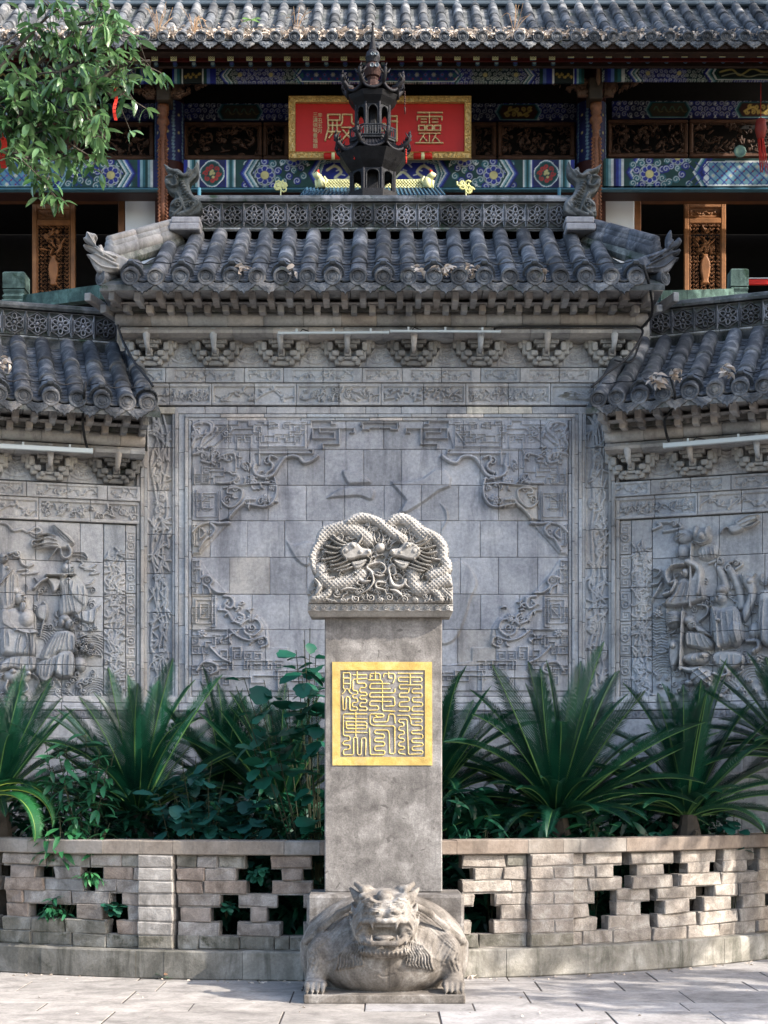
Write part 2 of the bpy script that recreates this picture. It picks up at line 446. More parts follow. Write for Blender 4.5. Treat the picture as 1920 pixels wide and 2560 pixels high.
def paint_mat(name, rough=.55):
    m, nt, b = _base(name, rough)
    a = _n(nt, 'ShaderNodeAttribute', attribute_name='paint')
    pos = _n(nt, 'ShaderNodeNewGeometry').outputs['Position']
    c = _mix(nt, .9, a.outputs['Color'], _ramp(nt, _noise(nt, pos, 6, 7, .7), [(.3, .32), (.68, .85)]), 'MULTIPLY')
    nt.links.new(c, b.inputs['Base Color']); return m
def leaf_mat(name, c1, c2, rough=.45, trans=.25, spec=.4, scale=3):
    m, nt, b = _base(name, rough); b.inputs['Specular IOR Level'].default_value = spec
    pos = _n(nt, 'ShaderNodeNewGeometry').outputs['Position']
    c = _ramp(nt, _noise(nt, pos, scale, 4, .6), [(.35, c1), (.65, c2)])
    c = _mix(nt, 1.0, c, _n(nt, 'ShaderNodeObjectInfo').outputs['Color'], 'MULTIPLY')
    nt.links.new(c, b.inputs['Base Color'])
    tr = _n(nt, 'ShaderNodeBsdfTranslucent'); nt.links.new(c, tr.inputs[0])
    mx = _n(nt, 'ShaderNodeMixShader'); mx.inputs[0].default_value = trans
    nt.links.new(b.outputs[0], mx.inputs[1]); nt.links.new(tr.outputs[0], mx.inputs[2])
    nt.links.new(mx.outputs[0], nt.nodes['Material Output'].inputs[0]); return m

M = {}
M['grey'] = stone_mat('grey_carved_stone', (.25,.255,.272), (.40,.402,.41), (.52,.515,.50), 2.3, (.09,.095,.11), .65, bump=.45, speck=.35, bscale=70)
M['corn'] = stone_mat('cornice_stone', (.24,.235,.235), (.39,.38,.37), (.56,.545,.525), 2.2, (.09,.09,.095), .6, bump=.35)
M['dark'] = stone_mat('weathered_dark_stone', (.032,.038,.038), (.12,.125,.125), (.34,.335,.325), 4.2, (.02,.03,.025), .7, moss=(.018,.035,.018), moss_lo=.55, bump=.5)
M['tile'] = stone_mat('roof_tile_clay', (.018,.021,.027), (.085,.092,.102), (.34,.335,.33), 5.5, (.03,.033,.036), .6, moss=(.05,.06,.035), moss_lo=.62, bump=.45, bscale=45)
M['stele'] = stone_mat('stele_stone', (.10,.092,.086), (.21,.195,.182), (.38,.36,.34), 5.5, (.07,.064,.06), .7, bump=.3, speck=.5, chips=(.085,.078,.072))
M['carve'] = stone_mat('stele_head_stone', (.21,.20,.185), (.325,.31,.29), (.46,.44,.415), 6, (.10,.095,.09), .6, bump=.25)
M['turtle'] = stone_mat('tortoise_stone', (.065,.056,.048), (.18,.16,.14), (.40,.38,.355), 4.5, (.05,.04,.03), .75, bump=.35, speck=.5)
M['brick'] = stone_mat('old_brick', (.15,.13,.115), (.30,.27,.245), (.50,.475,.44), 7, (.045,.042,.038), .75, bump=.8, bscale=50, speck=.45)
M['mossy'] = stone_mat('mossy_brick', (.07,.066,.052), (.19,.178,.15), (.38,.365,.33), 6, (.025,.03,.018), .8, moss=(.03,.035,.018), moss_lo=.57, bump=.8, bscale=50)
M['mortar'] = stone_mat('lime_mortar', (.17,.16,.15), (.30,.285,.27), (.50,.48,.46), 8, (.05,.05,.045), .6, bump=.8)
M['cap'] = stone_mat('parapet_cap_stone', (.15,.125,.105), (.24,.21,.18), (.34,.31,.28), 3, (.05,.05,.045), .6, bump=.4)
M['plinth'] = stone_mat('plinth_stone', (.10,.095,.08), (.23,.215,.19), (.42,.40,.37), 3.4, (.03,.032,.022), .85, moss=(.03,.035,.018), moss_lo=.61, bump=.4)
M['paver'] = stone_mat('sandstone_paver', (.19,.18,.172), (.325,.308,.292), (.45,.43,.41), 2.6, (.10,.092,.088), .65, bump=.35, bscale=90, speck=.3)
M['joint'] = plain_mat('joint_dirt', (.06,.05,.045), .95)
M['soil'] = plain_mat('planter_soil', (.035,.028,.02), 1.0, bump=.6)
M['gold'] = stone_mat('yellow_paint', (.36,.24,.06), (.54,.38,.11), (.64,.50,.22), 9, (.25,.19,.10), .6, bump=.3, bscale=90, speck=.25)
M['goldleaf'] = plain_mat('gilding', (.55,.36,.12), .4, .35, var=.3, scale=30, spec=.5)
M['goldtxt'] = plain_mat('gilt_lettering', (.62,.45,.22), .45, .2, var=.2, scale=30)
M['red'] = plain_mat('plaque_red', (.48,.012,.006), .5, var=.12, scale=3)
M['dred'] = plain_mat('dark_red_paint', (.10,.012,.008), .6)
M['wood'] = plain_mat('brown_wood', (.26,.115,.045), .5, var=.4, scale=5, bump=.25)
M['dwood'] = plain_mat('dark_carved_wood', (.07,.035,.022), .6, var=.4, scale=9, bump=.3)
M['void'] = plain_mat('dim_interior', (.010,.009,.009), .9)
M['iron'] = plain_mat('cast_iron', (.012,.012,.014), .6, .3, var=.5, scale=14, bump=.5)
M['rust'] = plain_mat('rusty_iron', (.05,.025,.02), .75, .2, var=.5, scale=14, bump=.5)
M['white'] = plain_mat('white_plaster', (.78,.81,.85), .8, var=.05, scale=2, bump=.05)
M['bluetin'] = plain_mat('blue_painted_tile', (.04,.10,.16), .5)
M['rail'] = plain_mat('teal_painted_steel', (.05,.14,.19), .5)
M['alu'] = plain_mat('white_aluminium', (.62,.68,.70), .35, .1, var=.05, bump=0)
M['rubber'] = plain_mat('black_rubber', (.015,.016,.018), .5, bump=0)
M['clamp'] = plain_mat('grey_clamp_metal', (.10,.11,.12), .5, .4)
M['cream'] = plain_mat('pale_yellow_glaze', (.72,.70,.36), .5, var=.1)
M['ribbon'] = plain_mat('red_ribbon_cloth', (.42,.02,.01), .7)
M['carvewood'] = plain_mat('orange_brown_carving', (.22,.085,.035), .55, var=.4, scale=20, bump=.3)
M['greyroof'] = plain_mat('grey_blue_gutter', (.05,.07,.085), .7, var=.3, scale=2)
M['paint'] = paint_mat('painted_beam')
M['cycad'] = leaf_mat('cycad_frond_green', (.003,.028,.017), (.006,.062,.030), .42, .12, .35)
M['rachis'] = leaf_mat('cycad_midrib', (.07,.15,.04), (.11,.20,.055), .5, .1)
M['broad'] = leaf_mat('broad_leaf_green', (.010,.065,.05), (.018,.10,.07), .5, .25)
M['lance'] = leaf_mat('lance_leaf_green', (.012,.07,.04), (.03,.13,.065), .42, .25, .5)
M['tree'] = leaf_mat('tree_leaf_green', (.05,.13,.045), (.15,.27,.11), .24, .35, .8, 6)
M['stem'] = plain_mat('plant_stem', (.035,.04,.02), .8)
M['bark'] = plain_mat('tree_bark', (.06,.05,.04), .9, scale=14, bump=.6)
M['dry'] = leaf_mat('dry_leaf', (.40,.33,.27), (.62,.54,.46), .8, .15, .2)
M['petal'] = stone_mat('flower_stone', (.14,.15,.15), (.30,.30,.305), (.48,.475,.47), 5, (.03,.035,.03), .6, moss=(.02,.035,.02), moss_lo=.60)
# ---------------------------------------------------------------- shared roof pieces
def barrel_mesh(name, r, mat, n=12):
    mb = MB(); st = [(0, 1.0), (.10, 1.0), (.115, .93), (1.0, .86)]; A = [math.radians(-20 + 220*k/n) for k in range(n+1)]
    vs_ = []
    for y, k in st: vs_ += [(r*k*math.cos(a), y, r*k*math.sin(a)) for a in A]
    vs_ += [(r*.8*math.cos(a), 0, r*.8*math.sin(a)) for a in A]
    N = n+1; fs = [(i*N+k, i*N+k+1, (i+1)*N+k+1, (i+1)*N+k) for i in range(3) for k in range(n)]
    fs += [(4*N+k, 4*N+k+1, k+1, k) for k in range(n)]
    mb.add(vs_, fs); return mb.mesh(name, mat, True)
def pan_mesh(name, hw, dep, th, mat, n=8):
    vs_ = []; 
    for y, dz in ((0, 0), (1, 0)):
        for t in (0, -th):
            vs_ += [(-hw+2*hw*k/n, y, dep*((2*k/n-1)**2-1)+t+dz) for k in range(n+1)]
    N = n+1; fs = [(k, k+1, 2*N+k+1, 2*N+k) for k in range(n)] + [(N+k, N+k+1, k+1, k) for k in range(n)] + [(3*N+k, 3*N+k+1, N+k+1, N+k) for k in range(n)]
    mb = MB(); mb.add(vs_, fs); return mb.mesh(name, mat, False)
def disc_mesh(name, r, mat):
    mb = MB(); k = r/.075
    P = [(.078, -.05), (.080, 0), (.074, .006), (.066, .005), (.062, -.003), (.050, -.004), (.046, .003), (.041, .003), (.037, -.004), (.028, -.003), (.024, .004), (.012, .007), (.002, .008)]
    mb.lathe([(a*k, b) for a, b in P], 26); return mb.mesh(name, mat, False)
def drip_mesh(name, hw, mat, h=.12):
    cv = Cv(-hw, hw, -h*1.2, .05, .0045); U, Z = np.meshgrid(cv.u, cv.z); x = np.abs(U)/hw
    low = -(.035+(h-.035)*(1-x)**.8*(1+.10*np.cos(x*PI*5))); top = .045*x**2-.012
    mask = (Z > low) & (Z < top)
    e = np.minimum(top-Z, Z-low); cv.H = .006*np.clip(e/.012, 0, 1)
    q = (Z-top)/(low-top-1e-6)
    cv.H += .004*np.clip(np.sin(q*PI*4.5), 0, 1)*(x < .85)+.006*((U/.03)**2+((Z+h*.38)/.022)**2 < 1)
    return cv.cut(name, mask, 0, .014, mat)

def roof_path(we, ze, wt, zt, sag):
    def P(t): return (we+(wt-we)*t, ze+(zt-ze)*(t*(1-sag)+sag*t*t))
    return P
def roof_tiles(root, us, P, nt_, meshes, umap, tmax, r, npan, pans=True, drips=True, col=None, rnd=RNG, pspread=1.0, stuffpan=False):
    bm, pm, dm, gm = meshes
    pieces = MB() if stuffpan else None
    for ui, u in enumerate(us):
        tm = tmax(u)
        if tm > .12:
            edges = [0.0]; 
            while edges[-1] < tm-1e-3: edges.append(min(tm, edges[-1]+1.0/nt_*rnd.uniform(.93, 1.07)))
            if len(edges) > 2 and edges[-1]-edges[-2] < .35/nt_: edges.pop(-2)
            for a, b in zip(edges[:-1], edges[1:]):
                w0, z0 = P(a); w1, z1 = P(b); L = math.hypot(w1-w0, z1-z0)
                kk = rnd.choice([.7, .9, 1, 1.1, 1.35]); c = col() if col else tuple(q*kk for q in tint(.12, .025, rnd))
                put('barrel_tile', bm, root, (umap(u, w0)+rnd.uniform(-.003, .003), -w0, z0+rnd.uniform(0, .005)), (math.atan2(z1-z0, w0-w1), 0, rnd.uniform(-.012, .012)), (1, L*1.04, 1), c)
        w0, z0 = P(0)
        c = tint(.25, .05, rnd)
        put('tile_end_disc', dm, root, (umap(u, w0), -w0-.012, z0+.008), (PI/2+rnd.uniform(-.05, .12), 0, rnd.uniform(-.05, .05)), (1, 1, 1), c)
    for a, b in zip(us[:-1], us[1:]):
        u = (a+b)/2; tm = min(tmax(a), tmax(b))
        w0, z0 = P(0)
        if drips: put('drip_tile', gm, root, (umap(u, w0), -w0+.004, z0-.035), (rnd.uniform(-.25, -.12), rnd.uniform(-.04, .04), rnd.uniform(-.05, .05)), (1, 1, 1), tint(.25, .05, rnd))
        if pans:
            k = 0; n = int(round((npan+.9)*max(tm, .15)))
            for i in range(n):
                t = i/npan; w, z = P(t); w2, z2 = P(min(1, t+.1)); ang = math.atan2(z2-z, w-w2)
                if stuffpan:
                    s0 = len(pieces.v); pieces.add([tuple(v.co) for v in pm.vertices], [tuple(p.vertices) for p in pm.polygons])
                    pieces.xf(s0, Matrix.Translation((umap(u, w), -w, z+.012)) @ Matrix.Rotation(ang-.06, 4, 'X') @ Matrix.Diagonal((1, .2, 1, 1)))
                else:
                    put('pan_tile', pm, root, (umap(u, w), -w, z+.012), (ang-.07, 0, rnd.uniform(-.02, .02)), (1, .16, 1), tint(.2, .04, rnd))
    if stuffpan: put('pan_tile_rows', pieces.mesh('pan_tile_rows', M['tile']), root, kind='stuff')

BAR = barrel_mesh('barrel_tile', .083, M['tile']); PAN = pan_mesh('pan_tile', .085, .035, .013, M['tile'])
DSC = disc_mesh('tile_end_disc', .076, M['tile']); DRP = drip_mesh('drip_tile', .105, M['tile'])

# ---------------------------------------------------------------- carving vocabulary
def rosette(cv, c, r, h, n=6, base=0.0, a0=0.0):
    for k in range(n):
        a = a0+2*PI*k/n; cv.blob((c[0]+.58*r*math.cos(a), c[1]+.58*r*math.sin(a)), r*.46, r*.34, h*.8, a, base)
    cv.blob(c, r*.3, r*.3, h*1.1, 0, base)
def leaf(cv, p, a, L, w, h, base=0.0, bend=.25):
    q = [(p[0]+L*t*math.cos(a+bend*t), p[1]+L*t*math.sin(a+bend*t)) for t in (0, .35, .7, 1)]
    cv.stroke(q, w, h, base, taper='leaf'); 
def flora(cv, u0, u1, z0, z1, h, rnd, kind='vine'):
    W, Hh = u1-u0, z1-z0; s = min(Hh, .14)
    if kind == 'vine':
        n = max(4, int(W/Hh*1.6)); ph = rnd.choice([0, PI])
        P = [(u0+W*i/n, z0+Hh*(.5+.30*math.sin(ph+i*1.9))) for i in range(n+1)]
        cv.stroke(P, s*.07, h*.6)
        for p in P:
            for _ in range(3): leaf(cv, p, rnd.uniform(0, 2*PI), s*rnd.uniform(.3, .5), s*.10, h*rnd.uniform(.6, 1), bend=rnd.uniform(-1, 1))
        for i in range(1, n, 3): rosette(cv, P[i], s*.26, h, rnd.choice([5, 6]))
    elif kind == 'fruit':
        for _ in range(int(W*Hh/(s*s)*11)):
            p = (rnd.uniform(u0+s*.1, u1-s*.1), rnd.uniform(z0+s*.1, z1-s*.1)); cv.blob(p, s*.1, s*.1, h*rnd.uniform(.6, 1), base=h*.15)
        for _ in range(int(W/s*4)): leaf(cv, (rnd.uniform(u0, u1), rnd.uniform(z0, z1)), rnd.uniform(0, 6.3), s*.4, s*.10, h)
    elif kind == 'bird':
        c = (u0+W*.5, z0+Hh*.42)
        for sgn in (-1, 1):
            for i in range(8):
                a = .15+i*.16; L = W*.47*rnd.uniform(.75, 1)
                P = [(c[0]+sgn*L*t*math.cos(a*(1-.5*t)), c[1]-Hh*.28+Hh*1.0*(t*math.sin(a)*(1.5-.8*t))*.9) for t in (0, .3, .6, 1)]
                cv.stroke([(min(max(x, u0), u1), min(max(z, z0), z1)) for x, z in P], s*.07, h*rnd.uniform(.6, 1), taper='tail')
        for _ in range(5): rosette(cv, (rnd.uniform(u0+s*.2, u1-s*.2), z1-s*rnd.uniform(.15, .35)), s*.14, h*.8)
    elif kind == 'grass':
        for _ in range(int(W/s*14)):
            p = (rnd.uniform(u0, u1), z0+Hh*rnd.uniform(0, .5)); leaf(cv, p, rnd.uniform(.4, 2.7), s*rnd.uniform(.3, .6), s*.045, h*rnd.uniform(.4, .9), bend=rnd.uniform(-.8, .8))
        for _ in range(int(W/s*2)): rosette(cv, (rnd.uniform(u0+.1*s, u1-.1*s), z0+Hh*rnd.uniform(.55, .85)), s*.2, h)
    else:
        for _ in range(int(W/s*5)):
            c = (rnd.uniform(u0+s*.15, u1-s*.15), rnd.uniform(z0+s*.15, z1-s*.15))
            cv.stroke(spiral(c, s*rnd.uniform(.12, .24), 1.2, rnd.uniform(0, 6), rnd.choice([-1, 1]), 10), s*.045, h*rnd.uniform(.5, 1), curve=False)
        for _ in range(int(W/s*4)): leaf(cv, (rnd.uniform(u0, u1), rnd.uniform(z0, z1)), rnd.uniform(0, 6.3), s*.45, s*.09, h*.9)
def inset(cv, u0, u1, z0, z1, d, rim=.006):
    """sink a panel into the sheet, leaving a fine bead round it"""
    cv.poly([(u0, z0), (u1, z0), (u1, z1), (u0, z1)], -d, .004, mode='set', prof='lin')
def inflora(cv, u0, u1, z0, z1, d, rnd, kind):
    H0 = cv.H.copy(); cv.H[:] = 0; flora(cv, u0+.008, u1-.008, z0+.006, z1-.006, d*1.35, rnd, kind); R = cv.H.copy(); cv.H = H0
    inset(cv, u0, u1, z0, z1, d); U, Z = np.meshgrid(cv.u, cv.z); m = (U > u0+.003) & (U < u1-.003) & (Z > z0+.003) & (Z < z1-.003)
    cv.H[m] += R[m]
def fret(cv, u0, z0, s, h, flipx=1, flipz=1, w=None):
    """one squared key spiral in a cell of size s"""
    P = [(0, 0), (1, 0), (1, 1), (.2, 1), (.2, .35), (.7, .35), (.7, .7), (.45, .7)]
    cv.stroke([(u0+s*(x if flipx > 0 else 1-x), z0+s*(z if flipz > 0 else 1-z)) for x, z in P], w or s*.09, h, prof='flat', curve=False)

# ---------------------------------------------------------------- bracket sets under the cornice
def bracket_mesh():
    mb = MB()
    T = [(.175, -.0, -.045, .20), (.150, -.045, -.085, .185), (.120, -.085, -.125, .165), (.090, -.125, -.160, .145), (.034, -.160, -.235, .12), (.05, -.235, -.262, .10)]
    for hw, z1, z0, w in T:
        mb.cbox(-hw, hw, -w, .0, z0+.002, z1, .006)
        n = max(1, int(hw/.028))
        for i in range(-n, n+1):
            x = i*hw/(n+.5)
            mb.cbox(x-.007, x+.007, -w-.012, -w+.006, z0+(.010 if (i+int(w*1000)) % 2 else .02), z1-.004, .002)
    for s in (-1, 1):
        for k, (x0, x1, z0, z1, w) in enumerate([(.205, .262, -.15, -.02, .07), (.17, .225, -.215, -.10, .085), (.11, .18, -.265, -.185, .095), (.07, .125, -.31, -.24, .075)]):
            a, b = sorted((s*x0, s*x1)); mb.cbox(a, b, -w-.02, 0, z0, z1, .012); a, b = sorted((s*(x0-.03), s*(x1-.03))); mb.cbox(a, b, -w-.055, 0, z0+.03, z1, .010)
    mb.cbox(-.075, .075, -.07, 0, -.312, -.262, .01)
    return mb.mesh('bracket', M['corn'])
def nose_mesh():
    mb = MB(); mb.tube([(0, -.12, -.20), (0, -.22, -.175), (0, -.265, -.13), (0, -.275, -.07), (0, -.26, -.025), (0, -.24, -.01)], [.018, .022, .028, .036, .034, .014], 10)
    return mb.mesh('bracket_nose', M['corn'], True)
BRK = bracket_mesh(); NOSE = nose_mesh()

def zl(y, w): return CZ+(HY-y)*(15.5-w)/F       # heights read off the middle wall
def screen_wall(root, Fr, uL, uR, dz, cols, hips, bands, seed, brk_us, seg0):
    """everything from the bracket zone up; uL/uR are the wall ends, in metres along the wall"""
    rnd = random.Random(seed); D = root
    # core
    mb = MB(); mb.box(uL+.02, uR-.02, .02, .55, zl(1060, 0)+dz, zl(700, 0)+dz-.05); mb.box(uL+.3, uR-.3, .36, .6, zl(700, 0)+dz-.05, zl(570, -.4)+dz); put('wall_core', mb.mesh('wall_core', M['dark']), D)
    # how far the eave parts run past each end (the wings die into the middle wall)
    inL = (not hips) and uL > -1.0; inR = (not hips) and uR < 1.0
    eL = lambda e: .015 if inL else e
    eR = lambda e: .015 if inR else e
    # cornice stones
    mb0 = zl(837, .3)+dz; mb1 = zl(815, .3)+dz
    u = uL-eL(.02)
    while u < uR+eR(.02)-1e-3:
        v = min(u+rnd.uniform(.33, .40), uR+eR(.02))
        mb = MB(); a, b = u+.0015, v-.0015
        mb.prism([(a, mb0), (b, mb0), (b, mb1), (a, mb1)], 0, 0)
        mb = MB(); s = [(-.22, mb0-.004), (-.30, mb0+.018), (-.31, mb0+.045), (-.26, mb1), (.0, mb1), (.0, mb0-.004)]
        mb.add([(a, y, z) for y, z in s]+[(b, y, z) for y, z in s], [tuple(range(5, -1, -1)), tuple(range(6, 12))]+[(i, (i+1) % 6, (i+1) % 6+6, i+6) for i in range(6)])
        put('cornice_stone', mb.mesh('cornice_stone', M['corn']), D, color=tint(.15, .05, rnd)); u = v
    # round beam
    zb = zl(799, .27)+dz; u = uL-eL(.07)
    while u < uR+eR(.07)-1e-3:
        v = min(u+rnd.uniform(.33, .38), uR+eR(.07)); mb = MB()
        e0 = .05 if u < uL-.05 else .063; e1 = .05 if v > uR+.05 else .063
        mb.tube([(u+.001, -.27, zb), (u+.012, -.27, zb), (v-.012, -.27, zb), (v-.001, -.27, zb)], [e0*.96, .064, .064, e1*.96], 18)
        put('round_beam_stone', mb.mesh('round_beam_stone', M['corn'], True), D, color=tint(.17, .07, rnd)); u = v
    # eave: two rows of square rafters with slabs between
    zA0, zA1 = zl(781, .5)+dz, zl(757, .5)+dz; zB0, zB1 = zl(753, .68)+dz, zl(727, .68)+dz
    mb = MB(); mb.box(uL-eL(.05), uR+eR(.05), -.20, .3, zA0-.01, zA1+.01); mb.box(uL-eL(.10), uR+eR(.10), -.38, .3, zB0, zB1+.01)
    put('eave_backing', mb.mesh('eave_backing', M['dark']), D, color=(1.2, 1.15, 1.1))
    for (z0, z1, w0, w1, ext, sl) in ((zA0, zA1, .15, .46, .08, zA1), (zB0, zB1, .3, .66, .15, zB1)):
        u = uL-eL(ext)
        while u < uR+eR(ext)-1e-3:
            v = min(u+rnd.uniform(.28, .4), uR+eR(ext)); mb = MB(); mb.cbox(u+.002, v-.002, -w1-.015, -.1, sl, sl+(.016 if sl == zA1 else .03), .004, .002, rnd)
            put('eave_slab', mb.mesh('eave_slab', M['corn']), D, color=tint(.15, .04, rnd)); u = v
        xa_, xb_ = uL-eL(ext)+.04, uR+eR(ext)-.04; n = int(round((xb_-xa_)/.172))
        for i in range(n+1):
            u = xa_+(xb_-xa_)*i/n; sp = 0
            if hips:
                e = min(u-xa_, xb_-u)
                if e < .45: sp = (.45-e)*.55*(-1 if u < (uL+uR)/2 else 1)
            mb = MB(); h = .030; zz = z1-(z1-z0)*rnd.uniform(.72, .92)
            s0 = len(mb.v); mb.cbox(-h, h, -w1+rnd.uniform(-.01, .01), -w0, zz, z1-.001, .006, .003, rnd)
            put('rafter', mb.mesh('rafter', M['corn']), D, (u, 0, 0), (0, 0, sp), color=tint(.22, .07, rnd))
    # brackets and carved shields between them
    zt = zl(837, 0)+dz; zbm = zl(919, 0)+dz
    for i, bu in enumerate(brk_us):
        k = rnd.uniform(.5, 1.05) if rnd.random() < .6 else rnd.uniform(.9, 1.05)
        put('bracket', BRK, D, (bu, 0, zt), color=(k, k*1.01, k*1.0)); put('bracket_nose', NOSE, D, (bu, 0, zt), color=tuple(1.35*q for q in tint(.2, .08, rnd)))
    cv = Cv(-.325, .325, 0, zt-zbm, .006); hh = zt-zbm
    for s in (-1, 1):
        for o, hgt in ((0, .035), (.035, .025)):
            P = [(s*(.07+o), hh), (s*(.10+o), hh*.8), (s*(.10+o), hh*.62), (s*(.17+o), hh*.42), (s*(.19+o), hh*.25), (s*(.27+o), hh*.12), (s*(.29+o), 0)]
            cv.stroke(P, .010, hgt)
    cv.stroke([(-.06, hh*.75), (-.07, hh*.5), (-.12, hh*.3), (-.07, hh*.16), (0, hh*.12), (.07, hh*.16), (.12, hh*.3), (.07, hh*.5), (.06, hh*.75)], .009, .016)
    for k in range(5): cv.stroke([(-.05+.01*k, hh*(.7-.11*k)), (0, hh*(.66-.11*k)), (.05-.01*k, hh*(.7-.11*k))], .008, .014)
    for s in (-1, 1): cv.stroke(spiral((s*.05, hh*.3), .028, 1.3, 0, s, 10), .007, .016, curve=False); leaf(cv, (s*.14, .02), 1.2 if s < 0 else 1.9, .12, .014, .012)
    edges = [(a+b)/2 for a, b in zip(brk_us[:-1], brk_us[1:])]
    me = cv.block('carved_shield', -.32, .32, 0, hh, 0.01, .08, M['grey'])
    for e in [brk_us[0]-.33]+edges+[brk_us[-1]+.33]:
        if uL-.05 < e < uR+.05:
            mx = .32
            put('carved_shield', me, D, (e, 0, zbm), color=tint(.1, .04, rnd))
    # friezes
    for (y0, y1, w, d, per, kinds, dbl) in ((919, 956, .055, .020, .575, ['vine'], True), (957, 1013, .03, .028, .82, ['grass', 'vine', 'cloud', 'fruit', 'grass', 'bird'], False)):
        z1, z0 = zl(y0, w)+dz+(.0 if y0 < 950 else 0), zl(y1, w)+dz
        cv = Cv(uL, uR, z0, z1, .0055); u = uL; i = 0; cuts = [uL]
        while u < uR-.05:
            v = min(u+(per if not dbl else (.38 if i % 2 == 0 else .76)), uR)
            if uR-v < .2: v = uR
            g = .035; kd = kinds[i % len(kinds)]
            inflora(cv, u+g*(.6 if not dbl else (1 if i % 2 == 0 else 2.6)), v-g*(.6 if not dbl else (1 if i % 2 == 0 else 2.6)), z0+(z1-z0)*.14, z1-(z1-z0)*.16, d, rnd, kd)
            if v-u > .5: cuts.append((u+v)/2)
            cuts.append(v); u = v; i += 1
        for a, b in zip(cuts[:-1], cuts[1:]):
            me = cv.block('frieze_stone', a, b, z0, z1, w, w+.04, M['grey'])
            if me: put('frieze_stone', me, D, color=tint(.12, .045, rnd))
    # thin ledge stones under each frieze
    # roof bed and tiles
    we, ze = .9, zl(694, .9)+dz; wt, zt2 = -.38, zl(588, -.38)+dz
    P = roof_path(we, ze, wt, zt2, .12)
    def umap(u, w): return u
    hx = .55
    def tmax(u):
        if not hips: return 1.0
        e0 = cols[0]-.24; e1 = cols[-1]+.24; e = min(u-e0, e1-u)
        return max(0.0, min(1.0, (e-.10)/hx*1.05))
    mb = MB(); ts = [0, .25, .5, .75, 1.0]; top = []; 
    for t in ts:
        w, z = P(t); a, b = (cols[0]-.26, cols[-1]+.26)
        if hips: a += hx*t; b -= hx*t
        else: a += .14; b -= .14
        top.append((a, b, -w, z-.065))
    vs_ = [p for a, b, y, z in top for p in ((a, y, z), (b, y, z), (a, y, z-.05), (b, y, z-.05))]
    fs = []
    for i in range(4):
        k = 4*i; fs += [(k, k+1, k+5, k+4), (k+2, k+6, k+7, k+3), (k, k+4, k+6, k+2), (k+1, k+3, k+7, k+5)]
    fs += [(0, 2, 3, 1), (16, 17, 19, 18)]
    mb.add(vs_, fs); put('roof_bed', mb.mesh('roof_bed', M['dark']), D)
    roof_tiles(D, cols, P, 3.2, (BAR, PAN, DSC, DRP), umap, tmax, .083, 15, rnd=rnd)
    # ridge wall with pierced flower tiles
    zr0, zr1 = zl(571, -.38)+dz, zl(510, -.38)+dz; zc0, zc1 = zl(507, -.38)+dz, zl(488, -.38)+dz
    a, b = bands; wv = -.38
    mb = MB(); mb.cbox(a-.2 if hips else a, b+.2 if hips else b, -wv-.02, -wv+.28, zl(604, wv)+dz-.05, zl(577, wv)+dz, .01); put('ridge_moulding', mb.mesh('ridge_moulding', M['dark']), D, color=(1.5, 1.5, 1.5))
    n = int(round((b-a)/.212)); pit = (b-a)/n
    me = flower_mesh(pit, zr1-zr0)
    mb = MB(); mb.box(a, b, -wv+.12, -wv+.22, zr0, zr1); put('ridge_wall', mb.mesh('ridge_wall', M['dark']), D, color=(.4, .4, .4))
    for i in range(n):
        k = rnd.choice([.45, .7, .9, 1.2, 1.5, 1.4]); ft = put('flower_tile', me[0], D, (a+pit*(i+.5), -wv, zr0), color=(.75, .8, .78)); put('flower', me[1], ft, color=(k, k, k*1.04))
    u = a
    while u < b-1e-3:
        v = min(u+rnd.uniform(.3, .42), b)
        if b-v < .15: v = b
        mb = MB(); mb.cbox(u+.002, v-.002, -wv-.035, -wv+.26, zr0-.024, zr0-.002, .006, .002, rnd); put('ridge_brick', mb.mesh('ridge_brick', M['dark']), D, color=tint(.3, .03, rnd) if rnd.random() < .5 else (2.2, 2.2, 2.2))
        u = v
    u = a-.05
    while u < b+.05-1e-3:
        v = min(u+rnd.uniform(.6, .9), b+.05)
        if b-v < .25: v = b+.05
        mb = MB(); hm = (zc1-zc0)
        s = [(-.05, 0), (-.06, hm*.3), (-.045, hm*.75), (0, hm), (.2, hm), (.26, hm*.6), (.26, 0)]
        mb.add([(u+.001, -wv+y, zc0+z) for y, z in s]+[(v-.001, -wv+y, zc0+z) for y, z in s], [tuple(range(6, -1, -1)), tuple(range(7, 14))]+[(i, (i+1) % 7, (i+1) % 7+7, i+7) for i in range(7)])
        put('ridge_cap', mb.mesh('ridge_cap', M['dark']), D, color=tint(.2, .03, rnd) if not hips else (1.5, 1.5, 1.55)); u = v
    return P
_fl = {}
